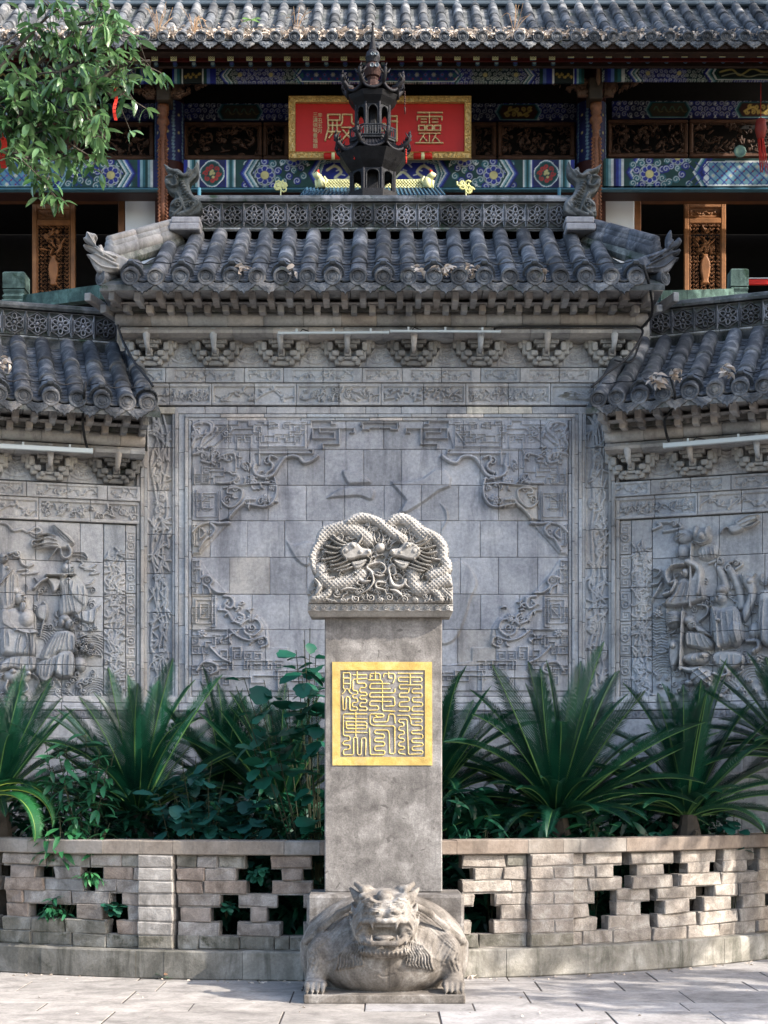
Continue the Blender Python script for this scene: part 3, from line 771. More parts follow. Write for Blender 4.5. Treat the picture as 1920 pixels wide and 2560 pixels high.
def flower_mesh(w, h):
    key = (round(w, 3), round(h, 3))
    if key in _fl: return _fl[key]
    cv = Cv(-w/2, w/2, 0, h, .0045); c = (0, h/2)
    R = min(w, h)*.47
    hexp = [(c[0]+R*math.cos(PI/6+k*PI/3), c[1]+R*1.06*math.sin(PI/6+k*PI/3)) for k in range(6)]
    cv.stroke(hexp, .008, .034, prof='flat', curve=False, closed=True)
    cv.stroke([(-w/2+.005, .004), (w/2-.005, .004), (w/2-.005, h-.004), (-w/2+.005, h-.004)], .007, .040, prof='flat', curve=False, closed=True)
    for k in range(6):
        a = PI/2+k*PI/3; q = (c[0]+R*.56*math.cos(a), c[1]+R*.56*math.sin(a)); e = (c[0]+R*.9*math.cos(a), c[1]+R*.9*math.sin(a))
        P = [(q[0]+R*.27*math.cos(t)*math.cos(a)-R*.20*math.sin(t)*math.sin(a), q[1]+R*.27*math.cos(t)*math.sin(a)+R*.20*math.sin(t)*math.cos(a)) for t in [2*PI*j/10 for j in range(10)]]
        cv.stroke(P, .0085, .040, curve=False, closed=True)
    cv.blob(c, R*.22, R*.22, .045)
    for hx_ in hexp: cv.stroke([hx_, (math.copysign(w/2, hx_[0]), h if hx_[1] > h/2 else 0)], .005, .015, curve=False)
    m = cv.H > .006; U, Z = np.meshgrid(cv.u, cv.z); m &= (np.abs(U) < w/2-.004) & (Z > .004) & (Z < h-.004); fl = cv.cut('flower', m, 0, .012, M['petal']); cv.H[:] = 0; cv.H[:3] = .03; cv.H[-3:] = .03; cv.H[:, :2] = .03; cv.H[:, -2:] = .03
    _fl[key] = (cv.block('flower_tile', -w/2, w/2, 0, h, 0, .10, M['dark'], gap=.001, lip=.002), fl); return _fl[key]

# frames of the three walls
FC = Frame(0, 15.5, 0.0)
xl = (350-CX)*15.5/F; xr = (1527-CX)*15.5/F
FL = Frame(xl, 15.5, math.atan(.276)); FRt = Frame(xr, 15.5, -math.atan(.366))
G = 'carved grey stone screen walls'
WC = thing('screen_wall', 'tall middle carved stone screen wall with hipped tile roof behind the stele', 'wall', (0, 15.5, 0), 0, G)
WL = thing('screen_wall', 'lower left wing of the screen wall carved with a crane and flute player', 'wall', (xl, 15.5, 0), FL.rz, G)
WR = thing('screen_wall', 'lower right wing of the screen wall carved with lotus and turtle', 'wall', (xr, 15.5, 0), FRt.rz, G)
S155 = 15.5/F
def uc(x, w=0): return (x-CX)*(15.5-w)/F
ccols = [uc(325+63.3*i, .9) for i in range(21)]
screen_wall(WC, FC, uc(318), uc(1590), 0, ccols, True, (uc(500, -.38), uc(1424, -.38)), 11, [uc(373+165.3*i, .1) for i in range(8)], 0)
lcols = sorted(FL.px(x, 980, .9)[0] for x in (369, 318, 255, 194, 127, 59, -4, -66, -128, -190, -252, -314))
screen_wall(WL, FL, -2.6, FL.px(358, 1100, .1)[0]-.02, -1.15, lcols, False, (-2.6, FL.px(292, 800, -.38)[0]), 12, [FL.px(x, 1160, .1)[0] for x in (-370, -205, -42, 124, 291)], 0)
rcols = sorted(FRt.px(x, 980, .9)[0] for x in (1496, 1541, 1598, 1657, 1724, 1787, 1850, 1910, 1975, 2040, 2105, 2168, 2230, 2290))
screen_wall(WR, FRt, FRt.px(1521, 1100, .1)[0]+.02, 2.7, -1.11, rcols, False, (FRt.px(1625, 760, -.38)[0], 2.7), 13, [FRt.px(x, 1160, .1)[0] for x in (1578, 1732, 1897, 2065, 2230)], 0)
# ---------------------------------------------------------------- middle wall: mouldings, pillars, big panel
def zc(y, w=0): return zl(y, w)
def run_stones(root, name, mat, horizontal, a, b, c0, c1, w, th, seg, rnd, bev=.005, col=None):
    u = a
    while u < b-1e-3:
        v = min(u+seg*rnd.uniform(.85, 1.15), b)
        if b-v < seg*.4: v = b
        mb = MB()
        if horizontal: mb.cbox(u+.0015, v-.0015, -w, -w+th, c0, c1, bev, .001, rnd)
        else: mb.cbox(c0, c1, -w, -w+th, u+.0015, v-.0015, bev, .001, rnd)
        put(name, mb.mesh(name, mat), root, color=(col(rnd) if col else tint(.13, .05, rnd))); u = v
rp = random.Random(5)
# wall body below
mb = MB(); mb.box(uc(352), uc(1525), .045, .55, 0, zc(1062)); put('wall_core', mb.mesh('wall_core', M['grey']), WC, color=(.8, .8, .8))
def stripcol(r): return (1.5, 1.38, 1.15) if r.random() < .3 else tint(.12, .03, r)
run_stones(WC, 'course_brick', M['grey'], True, uc(352), uc(1525), zc(1034, .02), zc(1017, .02), .02, .10, .33, rp, col=stripcol)
# frame of the great panel: outer bead, inner bead
for (x0, x1, w) in ((463, 471, .035), (471.5, 479, .018)):
    run_stones(WC, 'panel_moulding', M['grey'], True, uc(x0), uc(1900-x0), zc(1035+(x1-463), w), zc(1035+(x0-463), w), w, .1, .37, rp, col=lambda r: (1.6, 1.45, 1.3) if r.random() < .25 else tint(.1, .04, r))
    for s in (0, 1):
        a, b = (x0, x1) if s == 0 else (1900-x1, 1900-x0)
        run_stones(WC, 'panel_moulding', M['grey'], False, zc(1757), zc(1035+(x1-463), w)-.001, uc(a), uc(b), w, .1, .37, rp)
# narrow brick strips, pillar frames
for s in (0, 1):
    mx = (lambda x: x) if s == 0 else (lambda x: 1892-x if x > 440 else 1893-x)
    for (x0, x1, w, sg) in ((446.5, 462.5, .006, .33), (438, 446, .022, .4), (431, 437.5, .008, .4)):
        a, b = sorted((mx(x0), mx(x1)))
        run_stones(WC, 'strip_stone', M['grey'], False, zc(1757), zc(1018), uc(a), uc(b), w, .09, sg, rp, bev=.004, col=lambda r: tint(.14, .05, r))
    a, b = sorted((mx(367), mx(431)))
    rnd = random.Random(40+s); u0, u1 = uc(a), uc(b); z0, z1 = zc(1745), zc(1022)
    cv = Cv(u0, u1, z0, z1, .0055); W = u1-u0
    inset(cv, u0+.012, u1-.004, z0+.03, z1-.03, .035); B = -.035
    H0 = cv.H.copy()
    # trunk and bamboo climbing the strip
    for k in range(3):
        x = u0+W*(.3+.2*k); P = [(x+rnd.uniform(-.035, .035), z0+.05+(z1-z0-.1)*j/12) for j in range(13)]
        cv.stroke(P, .017-.003*k, .028, B)
        for p in P[1:-1]: cv.stroke([(p[0]-.018, p[1]), (p[0]+.018, p[1])], .005, .034, B, curve=False)
    z = z0+.08
    while z < z1-.1:
        x = rnd.uniform(u0+.05, u1-.05); kd = rnd.random()
        if kd < .55:
            for _ in range(4): leaf(cv, (x, z), rnd.uniform(-2.6, -.5) if rnd.random() < .6 else rnd.uniform(0, 3), rnd.uniform(.07, .12), .014, .034, B, rnd.uniform(-.5, .5))
        elif kd < .8: rosette(cv, (x, z), .03, .036, 5, B, rnd.random())
        else:
            P = [(x+.045*math.cos(t)*rnd.uniform(.7, 1.2), z+.06*math.sin(t)*rnd.uniform(.7, 1.2)) for t in [k*PI/4 for k in range(8)]]
            cv.poly(P, .03, .018, B, curve=True); cv.stroke(spiral((x, z), .03, 1, 0, 1, 8), .005, .045, B, curve=False)
        z += rnd.uniform(.035, .065)
    # keep the frame clean
    U, Z = np.meshgrid(cv.u, cv.z); fr = (U < u0+.014) | (U > u1-.006) | (Z < z0+.032) | (Z > z1-.032); cv.H[fr] = H0[fr]
    e = z1; k = 0
    while e > z0+.01:
        e2 = max(z0, e-rnd.uniform(.36, .43))
        if e2-z0 < .2: e2 = z0
        me = cv.block('pillar_stone', u0, u1, e2, e, .01, .06, M['grey'])
        put('pillar_stone', me, WC, color=tint(.10, .05, rnd)); e = e2

# ---- the great panel, carved as one sheet and split into its blocks
PX = lambda x, y: (uc(400+x/2.37), zc(960+y/2.37))            # reading scale of the left half
u0, u1, z0, z1 = uc(479.5), uc(1420.5), zc(1741), zc(1051)
cv = Cv(u0, u1, z0, z1, .0052)
um = (u0+u1)/2; k1 = S155/2.37
def both(fn, pts, *a, **kw):
    fn(pts, *a, **kw); fn([(2*um-x, z) for x, z in pts], *a, **kw)
def ln(pts, w=4.6, h=.026, base=0.026, prof='flat', curve=False, taper=None):
    both(cv.stroke, [PX(*p) for p in pts], w*k1, h, base, 'max', prof, taper, curve)
def plate(pts, h=.026, edge=5, curve=False, base=0.0):
    both(cv.poly, [PX(*p) for p in pts], h, edge*k1, base, 'max', curve)
# raised grounds of the corner ornament
plate([(190,215),(900,215),(900,285),(870,380),(905,415),(560,415),(575,500),(560,560),(600,600),(690,600),(680,690),(640,735),(520,735),(480,720),(400,800),(350,815),(190,815)], .026, 4)
plate([(190,815),(410,820),(240,1010),(190,1015)], .020, 5)
plate([(190,1040),(240,1040),(300,1130),(400,1240),(340,1250),(190,1250)], .02, 5)
plate([(190,1250),(350,1250),(440,1260),(440,1340),(500,1360),(510,1400),(600,1380),(640,1440),(650,1560),(760,1560),(760,1640),(1010,1690),(1300,1690),(1300,1820),(190,1820)], .02, 5)
for P in ([(320,245),(465,245),(465,225),(525,225),(525,250),(555,250),(555,290),(590,290),(590,375),(860,375),(860,275),(830,275)],
          [(600,347),(700,347),(700,325),(745,325),(745,347),(800,347),(800,315),(770,315),(770,285),(830,285)],
          [(585,228),(620,228),(620,245),(700,240),(700,260),(650,262)], [(730,262),(730,240),(895,240),(895,222),(1015,222),(1015,242),(1040,242)],
          [(905,265),(905,325),(1035,325),(1035,290),(945,290),(945,270)], [(905,265),(1150,265),(1150,292),(1128,292)],
          [(965,385),(965,358),(1062,358),(1062,270)], [(1190,250),(1190,232),(1300,232)], [(1200,232),(1200,272),(1240,272),(1240,262),(1300,262)],
          [(590,395),(590,414),(905,414),(905,392),(455,392)], [(300,390),(440,270),(560,270)], [(260,370),(400,250)], [(460,330),(460,392)], [(460,330),(500,330),(500,315),(540,315),(540,380)],
          [(620,345),(620,310),(680,310)], [(800,360),(855,290)],
          [(590,412),(590,480)], [(540,412),(540,500),(500,500)], [(470,412),(470,500),(450,500),(450,430)],
          [(250,490),(250,590),(290,590),(290,560),(320,560),(320,590)], [(265,500),(360,500),(360,470),(300,470)], [(300,520),(380,520),(380,550),(330,550)], [(380,500),(380,525),(450,525),(450,500)],
          [(220,630),(220,790),(340,790),(340,650),(250,650),(250,740),(310,740)], [(250,700),(290,670),(320,670)], [(215,690),(250,690)], [(350,640),(350,815)], [(365,640),(365,740)],
          [(205,500),(205,600)], [(205,840),(205,960),(235,960),(235,1000),(205,1000)], [(235,840),(235,930)], [(200,640),(200,780)],
          [(195,1050),(235,1050),(235,1080),(215,1080)], [(200,1100),(240,1100),(240,1180),(210,1180)], [(255,1110),(255,1240)],
          [(190,1255),(330,1255),(330,1440),(300,1440)], [(215,1280),(310,1280),(310,1420),(215,1420),(215,1280)], [(240,1305),(290,1305),(290,1390),(240,1390),(240,1305)], [(190,1460),(400,1460),(400,1480)], [(240,1390),(290,1330)],
          [(190,1500),(330,1500),(330,1560),(270,1560),(270,1530),(300,1530)], [(190,1600),(260,1600),(260,1640),(400,1640),(400,1580),(360,1580),(360,1610)],
          [(190,1690),(400,1690),(400,1660)], [(430,1690),(430,1560),(480,1560),(480,1620),(455,1620)], [(520,1690),(520,1640),(640,1640),(640,1690)], [(560,1660),(600,1660)], [(700,1820),(700,1700),(860,1700),(860,1760),(780,1760),(780,1730),(820,1730)],
          [(560,1730),(940,1730),(940,1790),(880,1790)], [(330,1740),(540,1740),(540,1770),(620,1770)], [(980,1730),(1100,1730),(1100,1790),(1020,1790),(1020,1760),(1060,1760)], [(1140,1790),(1140,1730),(1290,1730)]):
    ln(P)
for P, w in (([(935,430),(890,462),(850,468),(825,440),(785,430),(740,442),(712,480),(672,540),(620,556),(572,540),(556,510),(566,480)], 11), ([(690,440),(655,430),(648,460),(668,480),(662,510),(630,530)], 8), ([(680,560),(690,600),(690,660),(662,712),(615,730),(560,722),(520,715)], 8),
             ([(410,800),(440,760),(490,715),(510,690),(560,690)], 9), ([(370,700),(400,730),(440,730),(480,690),(490,640),(460,620),(410,625),(400,650),(430,655)], 8), ([(190,370),(215,300),(200,250),(250,232),(300,245),(300,290),(260,330),(240,380)], 10),
             ([(240,230),(290,225),(318,250),(305,290),(265,300)], 8), ([(200,420),(260,410),(310,430),(300,470),(250,460)], 10), ([(350,440),(400,420),(440,420),(450,450)], 8), ([(340,590),(400,590),(450,570),(460,545),(430,540)], 8), ([(380,620),(450,605),(520,600),(600,590),(680,600)], 7),
             ([(195,880),(240,840),(300,825),(360,830),(410,825)], 10), ([(300,830),(330,860),(310,900),(270,925),(235,985)], 10), ([(250,860),(270,890),(240,920)], 8), ([(250,1150),(290,1140),(315,1170),(300,1200),(340,1235),(390,1240)], 10), ([(260,1190),(290,1210),(300,1240)], 8),
             ([(380,1260),(420,1265),(440,1300),(420,1330),(385,1310),(400,1290)], 9), ([(350,1340),(400,1350),(430,1400),(480,1420),(500,1380),(470,1360)], 9), ([(480,1430),(520,1400),(580,1400),(600,1450),(560,1490),(510,1480),(500,1450)], 9), ([(420,1460),(470,1500),(540,1520),(620,1500),(640,1540),(600,1560)], 8), ([(220,1700),(260,1650),(330,1660),(340,1700),(300,1720)], 9), ([(300,1560),(360,1620),(420,1650)], 8)):
    ln(P, w, .045, .02, 'round', True)
for (x, y, r) in ((500,495,24),(455,560,22),(640,460,26),(600,700,30),(520,700,26),(400,690,26),(560,580,26),(215,285,22),(390,300,22),(330,420,24),(270,440,20),(450,625,20),(300,880,18),(285,1165,20),(400,1300,20),(470,1390,22),(545,1445,28),(600,1530,20),(300,1690,22),(660,620,18)):
    both(cv.stroke, spiral(PX(x, y), r*k1, 1.4, r, 1, 14), 4.8*k1, .034, .022, curve=False)
for (x, y, r) in ((205,310,26),(545,575,24),(625,685,24),(240,390,22),(310,400,18),(540,1390,22),(250,1480,24)):
    for X in (PX(x, y)[0], 2*um-PX(x, y)[0]): rosette(cv, (X, PX(x, y)[1]), r*k1*1.2, .05, 7, .02)
rf = random.Random(88)
for (xa, xb, ya, yb, st_) in ((330, 900, 232, 378, 58), (600, 1100, 222, 285, 46), (195, 350, 470, 610, 56), (195, 345, 640, 800, 56), (192, 250, 830, 1010, 40), (192, 250, 1045, 1240, 40), (192, 350, 1260, 1450, 52), (192, 440, 1480, 1800, 60), (440, 760, 1570, 1800, 60), (760, 1300, 1700, 1800, 56)):
    y = ya
    while y+st_ < yb+8:
        x = xa
        while x+st_ < xb+8:
            if rf.random() < .62:
                for sgn in (0, 1):
                    X0_, Z0_ = PX(x, y+st_); X0_ = X0_ if sgn == 0 else 2*um-X0_-st_*.8*k1
                    fret(cv, X0_, Z0_, st_*.8*k1, .050, (1 if (int(x)+sgn) % 2 else -1), (1 if int(y) % 2 else -1), 4.4*k1)
            x += st_
        y += st_
for _ in range(90):
    x, y = rf.choice([(rf.uniform(200, 460), rf.uniform(400, 470)), (rf.uniform(420, 680), rf.uniform(470, 720)), (rf.uniform(350, 560), rf.uniform(1270, 1530)), (rf.uniform(200, 330), rf.uniform(240, 420))])
    for sgn in (0, 1):
        p = PX(x, y); p = p if sgn == 0 else (2*um-p[0], p[1]); leaf(cv, p, rf.uniform(0, 6.3), 34*k1, 7*k1, .045, .018, 1.0)
# low smooth strokes of the great brushed character behind the stele
def brush(pts, h=.016, curve=True): cv.poly([(uc(x), zc(y)) for x, y in pts], h*1.9, .022, 0, 'max', curve, 'lin')
c2 = lambda L: [(400+x/2.37, 960+y/2.37) for x, y in L]; c3 = lambda L: [(900+x/2.37, 960+y/2.37) for x, y in L]
brush(c2([(1075,520),(1110,508),(1170,520),(1230,555),(1255,592),(1170,598),(1110,595)]), .020)
brush(c2([(982,680),(1060,620),(1180,603),(1270,625),(1268,680),(1240,692),(1180,672),(1080,676)]), .018)
brush(c3([(180,572),(280,575),(370,556),(440,503),(505,503),(545,556),(538,615),(470,640),(390,700),(280,770),(215,775),(268,692),(225,640),(185,600)]), .018, False)
brush(c3([(470,700),(520,740),(525,800),(490,870),(480,860),(505,800),(490,745)]), .014)
brush(c2([(745,925),(800,945),(900,930),(960,1000),(880,1082),(820,1060),(775,1000)]), .014)
brush([(1130,1400),(1160,1404),(1185,1430),(1194,1462),(1178,1500),(1165,1545),(1140,1600),(1100,1612),(1080,1560),(1100,1440)], .016)
brush([(960,1560),(1010,1500),(1060,1560),(1030,1640),(970,1650)], .014)
# split into blocks
rb = random.Random(21)
rows = [1051, 1124, 1213, 1302, 1393, 1486, 1575, 1664, 1741]
for i, (ya, yb) in enumerate(zip(rows[:-1], rows[1:])):
    x = 479.5; xs = [x]; x += 97*(.5 if i % 2 else .98)+rb.uniform(-4, 4)
    while x < 1420-35: xs.append(x); x += 96.5+rb.uniform(-5, 5)
    if i in (2, 5): xs.append(xs[5]+44); xs.sort()
    xs.append(1420.5)
    for a, b in zip(xs[:-1], xs[1:]):
        me = cv.block('stone_block', uc(a), uc(b), zc(yb), zc(ya), -.004+rb.uniform(-.0025, .0025), .05, M['grey'], gap=.0019)
        if me is None: continue
        edge = a < 560 or b > 1340
        k = rb.choice([.84, .9, .97, 1.0, 1.03, 1.08])*rb.uniform(.97, 1.03); c = (k, k*1.0, k*1.03)
        if rb.random() < (.20 if edge else .05): c = (1.14, 1.07, .99)
        put('stone_block', me, WC, color=c)

# base of the three walls: fret band, scroll band, plinth
def base_bands(root, ua, ub, rnd):
    run_stones(root, 'sill_stone', M['grey'], True, ua, ub, zc(1757, .03), zc(1742, .03), .03, .12, .37, rnd, col=lambda r: (1.3, 1.28, 1.25))
    z0, z1 = zc(1777, .06), zc(1758, .06); cv = Cv(ua, ub, z0, z1, .006)
    u = ua+.02
    while u < ub-.1:
        for dz_, o in ((.018, 0), (.042, .06)): cv.stroke([(u+o, z0+dz_), (u+o+.09, z0+dz_)], .006, .008, prof='flat', curve=False)
        u += .12
    z2, z3 = zc(1798, .05), zc(1778, .05); c2_ = Cv(ua, ub, z2, z3, .006); flora(c2_, ua, ub, z2+.008, z3-.008, .014, rnd, 'cloud')
    for c, a, b, w, col in ((cv, z0, z1, .06, 1.15), (c2_, z2, z3, .05, .6)):
        u = ua
        while u < ub-1e-3:
            v = min(u+.37, ub)
            me = c.block('base_stone', u, v, a, b, w, .12, M['grey'])
            if me: put('base_stone', me, root, color=(col, col, col*1.03))
            u = v
    z = zc(1799, .07)
    while z > .15:
        zz = max(z-rnd.uniform(.16, .2), .1); run_stones(root, 'plinth_stone', M['grey'], True, ua, ub, zz+.002, z, .09, .2, .42, rnd); z = zz
base_bands(WC, uc(352), uc(1525), rp)

# ---------------------------------------------------------------- the wings' faces
def wing(root, Fr, side, dz, ua, ub, conv, k, ops, split, seed):
    rnd = random.Random(seed); s = side
    def U(x): return Fr.px(x, 1400, 0)[0]
    mb = MB(); mb.box(min(ua, ub)+.0, max(ua, ub), .05, .5, 0, zl(1040, 0)+dz+.3); put('wall_core', mb.mesh('wall_core', M['grey']), root)
    # corner columns
    for (x0, x1, w) in split['cols']:
        a, b = sorted((U(x0), U(x1)))
        run_stones(root, 'corner_moulding', M['corn'], False, zc(1757), split['ztop'], a, b, w, .12, .38, rnd, col=lambda r: tint(.1, .05, r))
    z0, z1 = zc(1757), zl(1014, .03)+dz-.004
    za = z0+.0
    # key fret strip
    a, b = sorted((U(split['fret'][0]), U(split['fret'][1]))); cv = Cv(a, b, z0, z1, .0055); W = b-a; z = z0+.03; i = 0
    inset(cv, a, b, z0, z1, .003)
    while z < z1-.12:
        fret(cv, a+.012, z, W-.024, .018, 1 if i % 2 else -1, 1 if i % 2 else -1, .006); z += W+.008
        if i % 2: cv.stroke([(a+W/2+W*.33*math.cos(t), z+W*.35+W*.33*math.sin(t)) for t in [j*PI/6 for j in range(12)]], .006, .018, curve=False, closed=True); cv.blob((a+W/2, z+W*.35), W*.14, W*.14, .02); z += W*.8
        i += 1
    def vsplit(cv, a, b, step, name, off=0.0, mat=M['grey']):
        e = z1
        while e > z0+.01:
            e2 = max(z0, e-step*rnd.uniform(.92, 1.08))
            if e2-z0 < step*.4: e2 = z0
            me = cv.block(name, a, b, e2, e, -.004+rnd.uniform(-.002, .002)+off, .05, mat)
            if me: put(name, me, root, color=tint(.10, .04, rnd))
            e = e2
    vsplit(cv, a, b, .32, 'fret_stone')
    a, b = sorted((U(split['flo'][0]), U(split['flo'][1]))); cv = Cv(a, b, z0, z1, .0055)
    z = z0+.05
    for kk in range(2):
        x = a+(b-a)*(.35+.3*kk); P = [(x+rnd.uniform(-.03, .03), z0+(z1-z0)*j/10) for j in range(9)]; cv.stroke(P, .010, .02)
    while z < z1-.25:
        for _ in range(7): leaf(cv, (rnd.uniform(a+.04, b-.04), z), rnd.uniform(0, 6.3), rnd.uniform(.06, .10), .013, rnd.uniform(.018, .032), 0, rnd.uniform(-.6, .6))
        if rnd.random() < .5: rosette(cv, (rnd.uniform(a+.05, b-.05), z), .035, .036, 6)
        z += .055
    vsplit(cv, a, b, .34, 'floral_stone')
    # scene
    a, b = sorted((U(split['scene'][0]), ua if s < 0 else ub)); z1s = z1; cv = Cv(a, b, z0, z1s, .0046)
    U_, Z_ = np.meshgrid(cv.u, cv.z)
    def C(p): return Fr.px(*conv(*p), 0.0)
    for op in ops:
        t = op[0]
        if t == 's':
            _, w, h, tp, pts = op[:5]; cv.stroke([C(p) for p in pts], w*k, h, op[5] if len(op) > 5 else 0, taper=tp)
        elif t == 'p':
            _, h, e, pts = op[:4]; cv.poly([C(p) for p in pts], h, e*k, 0, curve=True)
        elif t == 'b':
            _, x, y, rx, ry, h = op[:6]; cv.blob(C((x, y)), rx*k, ry*k, h, 0, op[6] if len(op) > 6 else 0)
        elif t == 'f':                                   # folds: fan of ridges between two lines
            _, n, h, P0, P1 = op[:5]
            n = max(3, int(n*.75))
            for j in range(n):
                q = (j+rnd.uniform(-.25, .25))/(n-1); A = [P0[0][i]+(P0[1][i]-P0[0][i])*q for i in (0, 1)]; B = [P1[0][i]+(P1[1][i]-P1[0][i])*q for i in (0, 1)]
                mid = ((A[0]+B[0])/2+rnd.uniform(-6, 6), (A[1]+B[1])/2)
                cv.stroke([C(A), C(mid), C(B)], 5*k, h*rnd.uniform(.3, .6), 0, 'add', taper='leaf')
        elif t == 'w':                                   # sea waves: nested arcs
            _, x, y, r0, r1, dr = op[:6]; r = r0
            while r < r1:
                cv.stroke([C((x+r*math.cos(q), y-r*.85*math.sin(q))) for q in [PI*j/14 for j in range(15)]], 5*k, .012, 0, curve=False); r += dr
        elif t == 'c':                                   # curled foam
            _, x, y, r = op[:4]; c = C((x, y)); cv.stroke(spiral(c, r*k, 1.2, rnd.uniform(0, 6), rnd.choice([-1, 1]), 12), r*k*.3, .035, curve=False); cv.blob(c, r*k*.4, r*k*.4, .045)
        elif t == 'r': c = C((op[1], op[2])); rosette(cv, c, op[3]*k, op[4], 7)
        elif t == 'head':
            _, x, y, r, dirn = op; c = C((x, y))
            cv.blob(c, r*k*.82, r*k, .075); cv.blob(C((x+dirn*r*.55, y+r*.1)), r*k*.35, r*k*.55, .085); cv.blob(C((x+dirn*r*.75, y+r*.12)), r*k*.16, r*k*.16, .098)
            cv.stroke([C((x+dirn*r*.2, y-r*.18)), C((x+dirn*r*.7, y-r*.22))], r*k*.10, .092, curve=False); cv.stroke([C((x+dirn*r*.3, y+r*.5)), C((x+dirn*r*.75, y+r*.48))], r*k*.09, .085, curve=False)
            cv.blob(C((x+dirn*r*.35, y-r*.05)), r*k*.14, r*k*.09, -.012, 0, 0, 'add'); cv.blob(C((x+dirn*r*.7, y-r*.05)), r*k*.1, r*k*.08, -.012, 0, 0, 'add')
            cv.blob(C((x-dirn*r*.3, y+r*.1)), r*k*.14, r*k*.24, .082)
    for _ in range(330):
        c = (rnd.uniform(a+.03, b-.03), z0+(z1s-z0)*rnd.uniform(.02, .72)**1.15); i_, j_ = int((c[0]-a)/cv.res), int((c[1]-z0)/cv.res)
        if 0 <= j_ < cv.m and 0 <= i_ < cv.n and cv.H[j_, i_] < .014:
            kd = rnd.random()
            if kd < .35: cv.stroke(spiral(c, rnd.uniform(.018, .035), 1.3, rnd.uniform(0, 6), rnd.choice([-1, 1]), 12), .007, rnd.uniform(.018, .03), curve=False)
            elif kd < .85: leaf(cv, c, rnd.uniform(0, 6.3), rnd.uniform(.05, .11), rnd.uniform(.008, .014), rnd.uniform(.016, .032), 0, rnd.uniform(-1.4, 1.4))
            else: rosette(cv, c, .026, .03, 6)
    cv.H = np.where(cv.H > 0, cv.H*1.75, cv.H)
    rows = [1305, 1410, 1495, 1582, 1668, 1757] if s < 0 else [1293, 1402, 1500, 1590, 1670, 1757]
    zs = [z1s]+[zc(y) for y in rows[1:]]
    for i, (zb, za) in enumerate(zip(zs[:-1], zs[1:])):
        e = a; first = True
        while e < b-1e-3:
            step = .42*(rnd.uniform(.3, .7) if first else rnd.uniform(.9, 1.1)); first = False
            e2 = min(e+step, b)
            if b-e2 < .15: e2 = b
            me = cv.block('scene_stone', e, e2, za, zb, -.004+rnd.uniform(-.002, .002), .05, M['grey'])
            if me: put('scene_stone', me, root, color=tint(.10, .03, rnd))
            e = e2
    base_bands(root, min(ua, ub), max(ua, ub), rnd)

